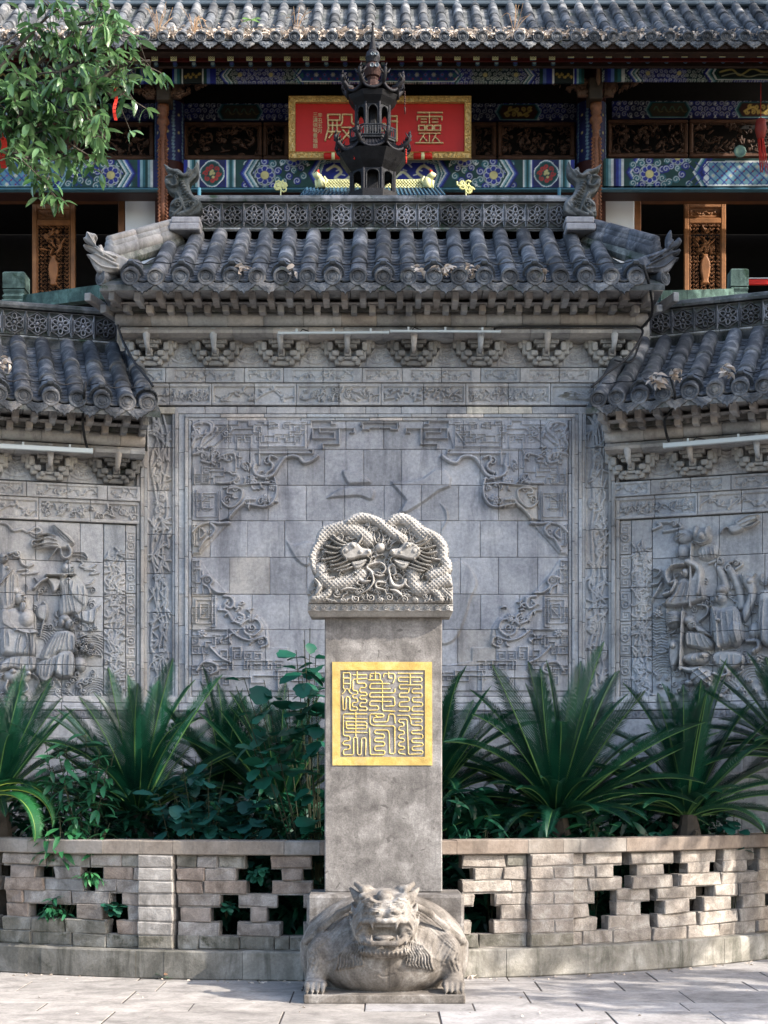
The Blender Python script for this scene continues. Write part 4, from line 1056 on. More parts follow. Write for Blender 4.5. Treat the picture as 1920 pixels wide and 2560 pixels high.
opsL = [('w',760,1330,60,230,22),('w',450,1790,60,240,24),('w',780,1650,40,190,22),('w',330,1220,50,200,22),('w',120,1800,40,150,22),
 ('s',11,.02,None,[(0,225),(60,240),(110,290),(180,280),(230,300),(300,262),(340,290),(300,315),(250,300)]),('s',8,.02,None,[(250,320),(300,345),(360,340),(400,330)]),
 ('s',13,.03,None,[(80,480),(130,470),(160,500),(180,560),(230,585),(270,570)]),('c',140,480,34),('s',10,.02,None,[(150,620),(210,612),(240,630),(180,650),(310,640)]),
 ('s',10,.02,None,[(640,530),(690,560),(665,585),(740,600),(795,570)]),('s',8,.02,None,[(700,610),(790,620),(750,650),(820,640)]),('c',285,400,34),
 ('p',.05,26,[(350,360),(420,320),(520,340),(600,380),(600,420),(520,450),(430,440),(340,420)]),('p',.055,14,[(430,245),(480,270),(560,320),(612,380),(610,410),(540,400),(480,350)]),
 ('s',7,.075,'leaf',[(440,250),(520,320),(600,400)]),('s',7,.07,'leaf',[(460,290),(520,350),(580,400)]),('s',7,.07,'leaf',[(300,340),(380,320),(460,350)]),('s',7,.07,'leaf',[(280,380),(380,360),(470,380)]),('s',7,.07,'leaf',[(270,420),(380,400),(480,410)]),('s',7,.07,'leaf',[(290,440),(400,430),(500,430)]),
 ('s',18,.06,'tail',[(560,420),(585,460),(575,505),(535,522),(505,495),(500,450),(470,440),(440,480),(408,522)]),('b',480,438,22,16,.06),('s',6,.03,None,[(600,490),(680,500),(720,525)]),('s',6,.03,None,[(610,470),(690,470),(725,515)]),
 ('p',.06,30,[(500,660),(560,680),(620,650),(680,700),(725,800),(722,900),(700,950),(640,1000),(590,985),(500,1000),(488,900),(510,820),(480,740)]),
 ('p',.075,26,[(520,690),(600,690),(660,760),(700,860),(690,930),(620,880),(560,800)]),('p',.055,18,[(385,690),(470,685),(505,720),(480,780),(440,810),(420,750)]),('f',7,.03,((500,720),(560,720)),((495,990),(620,980))),('f',5,.03,((600,720),(690,760)),((600,860),(700,930))),
 ('p',.045,16,[(620,960),(720,950),(835,905),(800,960),(770,1060),(670,1040),(610,1000)]),('f',6,.03,((640,970),(780,930)),((660,1030),(770,1050))),
 ('s',10,.10,None,[(380,662),(500,664),(620,658)]),('s',14,.07,None,[(280,770),(330,720),(385,690)]),('head',570,612,50,1),('b',562,552,24,20,.07),('b',540,600,30,40,.07),('b',520,670,34,22,.10),('b',560,700,24,18,.095),
 ('p',.05,20,[(300,930),(350,900),(400,910),(390,1030),(350,1040),(305,1010)]),('s',16,.05,None,[(360,890),(380,910),(350,930)]),('s',8,.055,None,[(330,1160),(360,1040),(380,950)]),
 ('p',.06,30,[(0,590),(60,590),(110,620),(150,690),(140,820),(110,930),(0,940)]),('f',6,.03,((10,620),(120,660)),((10,920),(110,900))),('s',9,.09,None,[(0,740),(50,680),(100,620)]),('head',28,520,44,1),('b',60,610,26,22,.09),
 ('p',.075,44,[(60,940),(130,930),(180,970),(250,950),(292,1010),(308,1110),(300,1200),(290,1330),(180,1340),(60,1330),(0,1280),(0,960)]),('b',215,1030,85,95,.105),('p',.085,24,[(0,960),(60,950),(100,1040),(150,1110),(120,1140),(40,1100),(0,1060)]),
 ('s',12,.10,None,[(150,1128),(220,1145),(300,1140)]),('f',9,.04,((150,1150),(300,1150)),((120,1330),(290,1330))),('f',5,.04,((0,1080),(60,1130)),((0,1280),(70,1250))),('s',14,.10,'tail',[(210,1150),(220,1220),(190,1300)]),('s',14,.10,'tail',[(240,1150),(245,1220),(250,1290)]),
 ('head',160,845,64,1),('b',130,800,50,45,.07),('p',.09,20,[(170,890),(220,895),(215,950),(180,985),(160,940)]),('f',5,.03,((170,900),(215,900)),((175,970),(195,970))),('b',130,1120,30,22,.11),
 ('p',.06,24,[(0,1400),(100,1330),(280,1335),(292,1440),(230,1460),(180,1455),(100,1435),(0,1455)]),('f',8,.03,((40,1340),(270,1345)),((10,1440),(280,1440))),
 ('b',140,1500,115,62,.08),('b',105,1462,32,28,.11),('b',232,1478,26,24,.11),('s',13,.07,'tail',[(60,1540),(45,1590),(70,1640),(115,1655)]),('s',13,.07,'tail',[(210,1560),(225,1610),(150,1650)]),('s',9,.06,'tail',[(270,1480),(320,1530),(300,1600)]),('s',9,.06,'tail',[(20,1480),(0,1520)]),('b',120,1540,8,12,.10),('b',145,1548,8,12,.10),('b',170,1546,8,12,.10),('b',195,1538,8,12,.10),
 ('p',.065,34,[(450,1140),(520,1115),(570,1120),(630,1170),(625,1290),(560,1310),(480,1310),(400,1380),(330,1350),(370,1250),(420,1180)]),('f',7,.035,((450,1150),(540,1140)),((350,1340),(500,1300))),('f',4,.03,((560,1140),(620,1180)),((560,1290),(620,1290))),
 ('p',.085,34,[(470,1310),(540,1285),(600,1300),(622,1400),(600,1500),(540,1520),(460,1500),(440,1420)]),('f',6,.03,((480,1320),(600,1320)),((460,1490),(600,1490))),('p',.06,20,[(300,1400),(380,1350),(480,1320),(470,1430),(430,1500),(380,1550),(330,1530),(295,1470)]),('f',7,.035,((310,1400),(460,1340)),((310,1500),(420,1500))),
 ('head',568,1062,46,1),('b',535,1022,46,36,.075),('b',510,1050,26,40,.07),
 ('b',660,1400,56,66,.07),('r',640,1230,34,.08),('r',700,1210,34,.085),('r',690,1270,36,.085),('r',740,1300,32,.08),('r',620,1290,26,.08),('r',760,1250,24,.07),('s',8,.05,'leaf',[(660,1180),(700,1160),(730,1180)]),('s',8,.05,'leaf',[(740,1330),(780,1310),(790,1280)]),
 ('c',600,1530,30),('c',655,1575,30),('c',705,1545,28),('c',690,1620,26),('c',320,1585,26),('c',365,1530,26),('c',420,1560,26),('c',70,1670,30),('c',20,1660,26),('c',120,1690,22),('c',560,1570,24),('c',640,1480,26),('c',750,1110,22),('c',790,1090,18)]
cL = lambda x, y: (x/3.318, 1240+y/3.318)
kL = S155/3.318
zLt = zl(837, 0)-1.15+.02
wing(WL, FL, -1, -1.15, -2.6, FL.px(351, 1400, 0)[0], cL, kL, opsL, dict(cols=((350, 358.5, .055), (359, 367, .03), (341.5, 349.5, .02)), fret=(314, 341), flo=(259, 313.5), scene=(258.5, 0), ztop=zLt), 31)
opsR = [('w',940,1800,40,190,20),('w',1560,1830,40,220,22),('w',1300,1950,50,200,22),('w',1420,1700,40,120,20)]
opsR += [('s',6,.013,None,[(866,1390+i*20),(890,1400+i*20),(920,1392+i*20),(960,1402+i*20)]) for i in range(12)]
opsR += [('s',12,.025,None,[(865,785),(920,760),(900,740),(970,735),(1040,745),(1060,775),(1000,790),(940,800)]),('c',1010,750,22),('p',.05,20,[(1385,770),(1430,750),(1480,755),(1500,790),(1440,820),(1400,815)]),('p',.05,12,[(1430,745),(1490,692),(1560,680),(1605,690),(1560,740),(1490,780)]),('s',6,.065,'leaf',[(1460,740),(1530,700),(1600,695)]),('s',6,.065,'leaf',[(1470,760),(1540,730),(1590,715)]),('s',6,.06,'leaf',[(1480,785),(1550,765),(1605,730)]),
 ('s',12,.05,'tail',[(1415,790),(1385,775),(1360,785),(1335,820)]),
 ('b',1250,945,78,58,.05),('b',1075,835,70,48,.045),('f',8,.03,((1190,930),(1290,900)),((1200,990),(1300,985))),('f',6,.03,((1060,820),(1100,820)),((1010,800),(1020,870))),('b',1070,940,50,50,.05),
 ('b',1210,830,66,52,.07),('b',1170,810,26,50,.085),('b',1245,810,26,50,.085),('b',1208,835,34,34,.10),('s',8,.09,'leaf',[(1150,870),(1210,890),(1270,860)]),('s',9,.07,None,[(1140,890),(1135,1000),(1128,1320)]),
 ('p',.06,26,[(1040,1150),(1085,1120),(1130,1130),(1180,1040),(1215,1060),(1220,1150),(1240,1260),(1190,1290),(1130,1310),(1000,1325),(925,1300),(1000,1240)]),('f',8,.035,((1050,1160),(1200,1120)),((960,1300),(1230,1260))),('s',26,.085,None,[(1110,1015),(1180,1050),(1200,1120),(1185,1230)]),('s',16,.08,None,[(1085,1030),(1010,1040),(965,1090),(985,1160),(1030,1150),(1005,1215),(950,1240)]),('head',1092,1090,36,-1),
 ('s',12,.05,'tail',[(880,1060),(920,1070),(900,1110),(860,1120)]),('s',12,.05,'tail',[(860,1170),(910,1160),(930,1120)]),('s',10,.05,None,[(850,1290),(890,1230),(930,1160)]),('r',900,1370,34,.06),('s',9,.05,None,[(1180,1310),(1240,1320),(1245,1370),(1190,1420)]),
 ('s',12,.03,None,[(1255,1020),(1320,1000),(1300,1040),(1360,1050),(1400,1010),(1450,1000),(1480,1030),(1440,1060)]),('c',1330,1010,26),('c',1390,1050,26),('c',1440,1020,24),('s',26,.045,None,[(1325,1060),(1350,1110),(1370,1180)]),('s',28,.045,None,[(1400,1070),(1440,1140),(1470,1230),(1480,1320)]),
 ('p',.08,36,[(1270,1330),(1310,1320),(1350,1330),(1430,1315),(1475,1370),(1490,1450),(1500,1550),(1420,1590),(1340,1610),(1290,1560),(1268,1450)]),('b',1440,1500,58,100,.11),('f',9,.04,((1280,1350),(1460,1350)),((1300,1590),(1490,1570))),('head',1338,1262,46,-1),('b',1345,1205,44,34,.08),('s',12,.125,'head',[(1290,1325),(1318,1430),(1330,1600)]),('b',1330,1420,26,18,.13),
 ('b',1010,1410,60,64,.075),('f',9,.03,((960,1370),(960,1450)),((1065,1400),(1065,1420))),('head',1135,1445,44,1),('b',1120,1420,42,36,.085),('p',.07,24,[(1095,1500),(1160,1490),(1230,1510),(1290,1575),(1265,1625),(1160,1610),(1100,1590)]),('f',7,.035,((1110,1500),(1220,1510)),((1110,1600),(1270,1600))),('p',.075,16,[(1160,1450),(1220,1470),(1280,1530),(1240,1520),(1180,1500)]),
 ('p',.065,22,[(990,1565),(1040,1560),(1065,1620),(1050,1700),(1010,1760),(980,1700),(975,1630)]),('b',1015,1590,34,40,.09),('s',10,.10,None,[(1082,1360),(1075,1500),(1065,1755)]),('b',1165,1680,92,44,.085),('b',1220,1660,40,26,.10),('s',22,.07,'leaf',[(1060,1740),(1130,1760),(1200,1740)]),('f',6,.03,((1100,1660),(1230,1650)),((1090,1700),(1240,1690))),
 ('p',.06,22,[(1280,1650),(1350,1625),(1470,1635),(1505,1700),(1440,1745),(1370,1765),(1290,1710)]),('f',7,.03,((1300,1660),(1480,1650)),((1300,1720),(1480,1720))),('b',1205,1808,80,66,.09),('s',4,.10,None,[(1150,1770),(1250,1850)]),('s',4,.10,None,[(1190,1750),(1275,1830)]),('s',4,.10,None,[(1140,1830),(1250,1770)]),('s',4,.10,None,[(1170,1860),(1280,1800)]),('b',1120,1845,34,22,.07),('s',18,.07,'tail',[(1260,1850),(1300,1910),(1340,1940),(1310,1960)]),('s',13,.06,None,[(1290,1780),(1340,1800),(1390,1780),(1370,1740)]),
 ('p',.07,22,[(1500,1100),(1545,1120),(1585,1180),(1575,1290),(1530,1400),(1500,1430),(1485,1350),(1525,1240),(1490,1160)]),('s',9,.06,'tail',[(1540,1150),(1580,1090)]),('s',9,.06,'tail',[(1500,1130),(1480,1090)]),('b',1540,1150,40,36,.085),
 ('p',.08,34,[(1600,1250),(1650,1200),(1760,1220),(1800,1400),(1790,1600),(1650,1600),(1600,1500)]),('f',8,.04,((1620,1270),(1760,1260)),((1610,1580),(1780,1580))),('head',1700,1150,48,-1),('b',1570,1490,44,60,.06),('s',18,.06,None,[(1520,1560),(1590,1560),(1600,1600),(1560,1630)]),
 ('c',920,1870,22),('c',1000,1930,24),('c',1050,1900,22),('c',1080,1930,20),('c',1500,1920,26),('c',1560,1900,24),('c',1480,1890,22),('c',1540,1700,22),('c',1590,1680,22),('c',1620,1740,22),('c',1650,1900,26),('c',1140,1935,22)]
cR = lambda x, y: (1320+x/2.765, 1040+y/2.765)
wing(WR, FRt, 1, -1.11, FRt.px(1526.5, 1400, 0)[0], 2.7, cR, S155/2.765, opsR, dict(cols=((1531, 1540, .055), (1523, 1530.5, .03), (1540.5, 1549, .02)), fret=(1549.5, 1577.5), flo=(1578, 1630), scene=(1630.5, 0), ztop=zl(837, 0)-1.11+.02), 32)
# ---------------------------------------------------------------- roof ornaments of the middle wall
def outline_mask(cv, P, curve=True):
    P = crom(P, 4, True) if curve else P
    U, Z = np.meshgrid(cv.u, cv.z); return cv.inside(P, U, Z), P
def edge_round(cv, P, mask, e, h):
    U, Z = np.meshgrid(cv.u, cv.z); d, _ = cv.dist(list(P)+[P[0]], U, Z); k = np.clip(d/e, 0, 1)
    cv.H = np.where(mask, cv.H+h*np.sqrt(np.clip(1-(1-k)**2, 0, 1)), 0)
def finial(mirror, D=15.72):
    cx = lambda x: (960-(x/2.37-960) if False else x/2.37)
    def C(x, y):
        p = at(x/2.37, y/2.37, D); return (-p.x+2*(948-CX+12)*D/F*0 if False else p.x, p.z)
    pts = [(1010,1290),(1100,1285),(1185,1262),(1192,1200),(1150,1160),(1128,1120),(1128,1085),(1172,1040),(1172,958),(1146,1008),(1110,990),(1096,1030),(1060,1004),(1020,1000),(972,972),(986,1012),(1000,1040),(976,1060),(980,1100),(1004,1140),(1038,1168),(1012,1200),(1004,1245)]
    P = [C(*p) for p in pts]; k = D/F/2.37
    xs = [p[0] for p in P]; zs_ = [p[1] for p in P]
    cv = Cv(min(xs)-.01, max(xs)+.01, min(zs_)-.01, max(zs_)+.01, .005); m, PP = outline_mask(cv, P)
    for q, w, h in (([(1060,1280),(1130,1250),(1160,1200),(1110,1150),(1080,1090)], 14, .03), ([(1030,1280),(1080,1230),(1060,1190),(1020,1220)], 10, .03), ([(1100,1260),(1080,1200),(1050,1150)], 8, .03), ([(990,1080),(1020,1110),(1050,1100),(1040,1060)], 10, .04),
                    ([(1000,1010),(1050,1030),(1090,1050),(1130,1020)], 12, .04), ([(1120,1050),(1150,1010),(1165,970)], 9, .03), ([(985,1050),(1020,1050)], 9, .03), ([(1150,1240),(1175,1210),(1140,1180)], 8, .03), ([(1040,1270),(1010,1260)], 8, .02)):
        cv.stroke([C(*p) for p in q], w*k, h)
    for (x, y, r) in ((1050,1060,16), (1140,1225,20), (1055,1225,18), (1000,1095,12)): cv.stroke(spiral(C(x, y), r*k, 1.3, 1, 1, 12), 5*k, .045, curve=False)
    for j in range(9): cv.stroke([C(1065+j*5, 1090+j*17), C(1095+j*6, 1080+j*17)], 3.5*k, .02, mode='add', curve=False)
    edge_round(cv, PP, m, .03, .03)
    me = cv.cut('ridge_dragon', m, 0, .10, M['dark'], back=.7)
    return me
me = finial(False)
o = put('ridge_dragon', me, WC, (0, .22, 0), color=(.85, .9, .9)); 
o2 = put('ridge_dragon', me, WC, (2*(957-CX)*15.72/F, .22, 0), (0, 0, 0), (-1, 1, 1), color=(1.1, 1.1, 1.1))
for sx in (0, 1):
    for (xa, xb, ya, yb, w) in ((428, 500, 541, 556, -.12), (424, 498, 556.5, 574, -.09)):
        if sx: xa, xb = 1914-xb, 1914-xa
        mb = MB(); mb.cbox(uc(xa, w), uc(xb, w), -w, -w+.3, zl(yb, w), zl(ya, w), .01, .003); put('finial_base', mb.mesh('finial_base', M['corn']), WC, color=(.9, .9, .95))
# hips with their curled ends
def hip(mirror):
    s = -1 if mirror else 1; X0 = 914.5*2
    def A(x, y, D): 
        if mirror: x = 1914-x
        p = at(x, y, D); return Vector((p.x, p.y-15.5, p.z))
    a, b = A(446, 583, 15.85), A(272, 632, 14.85); d = (b-a)
    for row, (h, r) in enumerate(((.0, .075), (.065, .055), (.115, .045))):
        n = 3
        for i in range(n):
            p = a+d*(i/n)+Vector((0, 0, h)); q = a+d*((i+1)/n-.01)+Vector((0, 0, h)); mb = MB(); mb.tube([p, p+(q-p)*.08, q], [r*1.04, r, r*.97], 10)
            put('hip_ridge_tile', mb.mesh('hip_ridge_tile', M['corn' if not mirror else 'tile'], True), WC, color=tuple(.8*q for q in tint(.15, .04)) if not mirror else (1.1, 1.1, 1.15))
    mb = MB(); mb.tube([a-Vector((0, 0, .08)), b-Vector((0, 0, .10))], .075, 8); put('hip_bed', mb.mesh('hip_bed', M['dark']), WC, color=(1.4, 1.4, 1.3))
    D = 14.72
    C = lambda x, y: (lambda p: (p.x, p.z))(A(x/2.37, 540+y/2.37, D))
    if not mirror: pts = [(560,312),(528,250),(512,228),(560,226),(498,186),(504,168),(560,190),(495,140),(508,122),(514,94),(535,100),(572,112),(560,145),(576,184),(602,170),(616,204),(660,212),(720,238),(765,262),(750,300),(700,332),(600,342)]
    else: pts = [(560,312),(528,262),(508,250),(548,240),(505,215),(512,195),(550,205),(498,160),(515,128),(548,150),(560,85),(585,110),(590,160),(582,190),(602,196),(640,212),(720,238),(765,262),(750,300),(700,332),(600,342)]
    P = [C(*p) for p in pts]; xs = [p[0] for p in P]; zz = [p[1] for p in P]; k = D/F/2.37
    cv = Cv(min(xs)-.01, max(xs)+.01, min(zz)-.01, max(zz)+.01, .005); m, PP = outline_mask(cv, P)
    for q in ([(700,300),(620,260),(560,230),(520,225)], [(680,270),(600,220),(560,195),(505,178)], [(690,250),(610,220),(565,170),(525,110)], [(700,320),(620,310),(570,280),(535,250)], [(620,240),(600,200),(590,180)]):
        cv.stroke([C(*p) for p in q], 9*k, .03, taper='tail')
    edge_round(cv, PP, m, .03, .035)
    put('hip_curl', cv.cut('hip_curl', m, 0, .07, M['corn'] if not mirror else M['tile'], back=.8), WC, (0, D-15.5, 0), color=(1.0, .98, .95) if not mirror else (1.1, 1.1, 1.15))
    e = A(251, 694, 14.72); put('barrel_tile', BAR, WC, e+Vector((0, .02, -.01)), (.35, 0, -s*.75), (.85, .4, .85), (1, 1, 1)); put('tile_end_disc', DSC, WC, e, (PI/2, 0, s*-.75), (.9, .9, .9))
    f = A(262, 640, 14.95); mb = MB(); mb.tube([f, e+Vector((s*.04, .05, -.03))], [.08, .06], 8); put('hip_bed', mb.mesh('hip_bed', M['dark']), WC, color=(1.4, 1.4, 1.3))
hip(False); hip(True)

# ---------------------------------------------------------------- the stele on its tortoise
ST = thing('stele', 'tall stone stele with twin dragon head and yellow seal inscription borne by a tortoise', 'monument', (0, 12.3, 0))
OFF = Vector((0, -12.3, 0))
def spx(x, y, D): p = at(x, y, D); return p.x, p.z
# base block
X0, Zt = spx(766, 2237, 12.0); X1, _ = spx(1160, 2237, 12.0)
mb = MB(); mb.cbox(X0, X1, 12.0-12.3, 12.62-12.3, 0.0, Zt, .022, .002); put('base_block', mb.mesh('base_block', M['turtle']), ST, color=(.86, .88, .92))
# shaft
SD = 12.25; xa, _ = spx(811.5, 1900, SD); xb, _ = spx(1105, 1900, SD); _, zs0 = spx(0, 1540, SD)
mb = MB(); mb.cbox(xa, xb, SD-12.3, SD+.32-12.3, Zt+.002, zs0+.02, .008, .0015); put('shaft', mb.mesh('shaft', M['stele']), ST)
# seal panel: yellow frame and seal-script strokes, cut into the face
kq = SD/F/5.925
def Q(x, y): return spx(820+x/5.925, 1640+y/5.925, SD-.004)
Pq = lambda x, y: Q(x, y)
mb = MB()
o_ = [Q(62, 88), Q(1540, 88), Q(1545, 1620), Q(66, 1620)]; i_ = [Q(180, 210), Q(1435, 210), Q(1435, 1495), Q(180, 1495)]
for a in range(4):
    b = (a+1) % 4; q = [o_[a], o_[b], i_[b], i_[a]]
    y0, y1 = SD-12.3-.007, SD-12.3+.004
    mb.add([(p[0], y0, p[1]) for p in q]+[(p[0], y1, p[1]) for p in q], [(3, 2, 1, 0), (4, 5, 6, 7)]+[(i, (i+1) % 4, (i+1) % 4+4, i+4) for i in range(4)])
put('seal_frame', mb.mesh('seal_frame', M['gold']), ST)
SEAL = [[(225,250),(330,250),(330,490),(225,490),(225,250)],[(225,330),(330,330)],[(225,410),(330,410)],[(250,490),(250,525),(212,558)],[(305,490),(310,530),(348,560)],
 [(370,280),(570,280)],[(430,235),(430,405),(560,405),(560,470),(470,470),(470,540),(570,540),(570,590),(470,590),(470,640),(570,640),(570,695),(470,695),(470,755),(575,755),(575,805),(460,805)],
 [(570,335),(370,345),(365,515),(435,515),(435,570),(365,570),(365,625),(435,625),(435,690),(360,690),(360,755),(430,755),(430,808),(320,808),(320,610),(268,600),(262,795),(222,800),(215,600)],
 [(620,330),(620,262),(770,262),(770,330)],[(700,240),(700,330)],[(620,300),(650,300)],[(820,310),(820,262),(985,262),(990,330),(962,400)],[(895,240),(895,330),(945,330)],
 [(600,355),(790,355),(805,400),(805,810),(990,820)],[(910,410),(625,410),(612,485),(920,485)],[(990,490),(990,545),(620,545),(612,610),(980,610),(990,740),(850,745)],[(930,675),(620,670),(612,740),(745,740),(745,802),(608,805)],
 [(1035,260),(1400,260)],[(1215,260),(1215,410)],[(1180,380),(1045,380),(1035,318),(1385,318),(1388,380),(1265,380)],[(1190,490),(1060,490),(1050,430),(1385,430),(1385,490),(1245,490),(1242,550),(1392,550),(1392,612),(1245,615),(1250,680),(1398,690),(1398,748),(1245,748),(1240,820),(1408,820)],
 [(1200,475),(1190,550),(1055,550),(1055,612),(1200,612),(1200,675),(1055,685),(1050,752),(1208,752),(1205,820),(1050,815)],
 [(575,860),(225,860),(225,1180),(325,1190),(325,1250),(225,1265),(220,1315),(325,1320),(320,1380),(225,1390),(225,1465),(375,1465),(375,1205),(430,1205),(435,1465),(490,1465),(495,1215),(560,1215),(555,1468)],
 [(410,838),(410,1185)],[(258,925),(575,930)],[(265,975),(570,980),(570,1080),(270,1078),(265,975)],[(270,1030),(568,1030)],[(262,1130),(575,1135)],
 [(705,885),(740,912),(828,905),(822,860),(620,860),(620,1000),(660,1032),(985,1038),(990,1445),(910,1450),(905,1150),(890,1098),(690,1098),(690,1152),(832,1160),(832,1218),(690,1218),(690,1270),(838,1275),(835,1332),(690,1338),(690,1402),(842,1402),(835,1462),(625,1462),(612,1070)],
 [(740,912),(670,912),(670,980),(880,975),(902,860),(982,865),(992,992)],
 [(1030,880),(1190,880),(1215,905),(1235,1025),(1392,1032),(1395,1100),(1235,1108),(1235,1152),(1402,1162),(1402,1222),(1240,1225),(1240,1282),(1408,1290),(1405,1336),(1245,1342),(1240,1398),(1402,1402),(1402,1452),(1190,1460),(1168,940),(1045,940),(1045,985),(1122,992),(1120,1042),(1045,1050),(1045,1102),(1127,1112),(1127,1160),(1045,1172),(1045,1220),(1132,1227),(1127,1272),(1045,1282),(1045,1336),(1132,1342),(1127,1382),(1045,1392),(1045,1442),(1140,1457)],
 [(1235,872),(1405,872)],[(1235,932),(1390,932),(1390,982),(1290,982)]]
cvs = Cv(i_[0][0], i_[1][0], i_[2][1], i_[0][1], .0028); cvs.H[:] = -.006
for P in SEAL:
    P2 = [P[0]]
    for a, b, c in zip(P[:-2], P[1:-1], P[2:]):          # ease the corners
        la = math.hypot(b[0]-a[0], b[1]-a[1]); lc = math.hypot(c[0]-b[0], c[1]-b[1]); r = min(16, la*.4, lc*.4)
        P2 += [(b[0]+(a[0]-b[0])*r/la, b[1]+(a[1]-b[1])*r/la), (b[0]+(c[0]-b[0])*r/lc, b[1]+(c[1]-b[1])*r/lc)]
    P2.append(P[-1]); cvs.stroke([Q(*p) for p in P2], 12.5*kq, .010, -.006, 'set', 'round', curve=False)
U, Z = np.meshgrid(cvs.u, cvs.z)
ink = cvs.H > -.0055
put('seal_ground', cvs.block('seal_ground', cvs.u[0], cvs.u[-1], cvs.z[0], cvs.z[-1], .0015, .003, M['stele'], gap=0, lip=0), ST, (0, SD-12.3, 0), color=(.8, .78, .76))
inkm = cvs.cut('seal_inscription', ink, .0022, .004, M['gold']); put('seal_inscription', inkm, ST, (0, SD-12.3, 0), color=(1.05, 1.15, 1.3))

# ---- the dragon head, carved front
HD = 12.155; kh = HD/F/3.95
def Hc(x, y): return spx(740+x/3.95, 1240+y/3.95, HD)
out = [(120,1062),(122,1010),(100,955),(150,850),(190,790),(150,730),(128,600),(160,520),(200,445),(212,380),(262,312),(380,275),(500,240),(560,195),(640,170),(720,182),(800,210),(880,252),(955,192),(1040,172),(1110,192),(1190,245),(1262,312),(1350,348),(1425,392),(1485,470),(1502,540),(1492,600),(1530,650),(1536,740),(1505,765),(1532,800),(1550,900),(1550,1062)]
cv = Cv(Hc(85, 0)[0], Hc(1565, 0)[0], Hc(0, 1066)[1], Hc(0, 150)[1], .0032)
m, PP = outline_mask(cv, [Hc(*p) for p in out], False)
U, Z = np.meshgrid(cv.u, cv.z)
for i in range(12, len(out)-6) if False else range(6, len(out)-3):
    a, b = out[i], out[i+1]; L = math.hypot(b[0]-a[0], b[1]-a[1]); n = max(1, int(L/26))
    for j in range(n):
        c = Hc(a[0]+(b[0]-a[0])*(j+.5)/n, a[1]+(b[1]-a[1])*(j+.5)/n); m |= np.hypot(U-c[0], Z-c[1]) < 13*kh
d_edge, _ = cv.dist(PP+[PP[0]], U, Z); cv.H[:] = .022
rq_ = random.Random(9)
for _ in range(150):
    c = Hc(rq_.uniform(160, 1500), rq_.uniform(240, 1050)); cv.stroke(spiral(c, rq_.uniform(16, 34)*kh, 1.2, rq_.uniform(0, 6), rq_.choice([-1, 1]), 12), 8*kh, .030, .022, curve=False)
for _ in range(120):
    leaf(cv, Hc(rq_.uniform(160, 1500), rq_.uniform(240, 1050)), rq_.uniform(0, 6.3), 75*kh, 10*kh, .034, .022, 1.2)
bodies = [([(165,740),(140,620),(200,460),(330,350),(480,325),(620,370),(720,440)], 74, .075), ([(520,262),(640,222),(760,235),(860,300),(950,370),(1060,440)], 52, .085), ([(915,262),(1020,222),(1120,262),(1200,340),(1275,440)], 62, .075),
          ([(1260,372),(1370,410),(1440,500),(1455,600),(1480,690),(1420,760),(1330,790)], 62, .08), ([(250,720),(265,800),(330,870),(450,870),(560,830),(650,770)], 62, .085), ([(1150,770),(1160,870),(1220,930),(1330,900),(1430,850),(1520,830)], 66, .085),
          ([(330,880),(325,960),(260,1005),(170,1015)], 34, .07), ([(1300,910),(1390,970),(1430,1030)], 38, .075), ([(1440,930),(1500,980),(1540,1020)], 30, .06)]
for P, w, h in bodies:
    r = cv.stroke([Hc(*p) for p in P], w*kh*1.08, h*.85, .012)
    if r is None: continue
    sl, mm, d, t, UU, ZZ = r; g = 2*PI/(31*kh)
    sc = (.5+.5*np.cos(g*(UU+ZZ)*.707))*(.5+.5*np.cos(g*(UU-ZZ)*.707))
    Hh = cv.H[sl]; fade = np.clip((w*kh-d)/(.3*w*kh), 0, 1); Hh[mm] += (.010*(sc-.35)*fade)[mm]
    PPc = crom([Hc(*p) for p in P], 5)
    for j in range(2, len(PPc)-1, 1):
        a, b = PPc[j-1], PPc[j]; nn = np.array([-(b-a)[1], (b-a)[0]]); nn /= np.linalg.norm(nn)+1e-9
        s = 1 if nn[1] > 0 else -1
        cv.blob(tuple(b+nn*s*w*kh*.86), 11*kh, 11*kh, .035, 0, .03)
def hs(P, w, h, base=0.0, taper=None, mode='max', curve=True): cv.stroke([Hc(*p) for p in P], w*kh, h, base, mode, 'round', taper, curve)
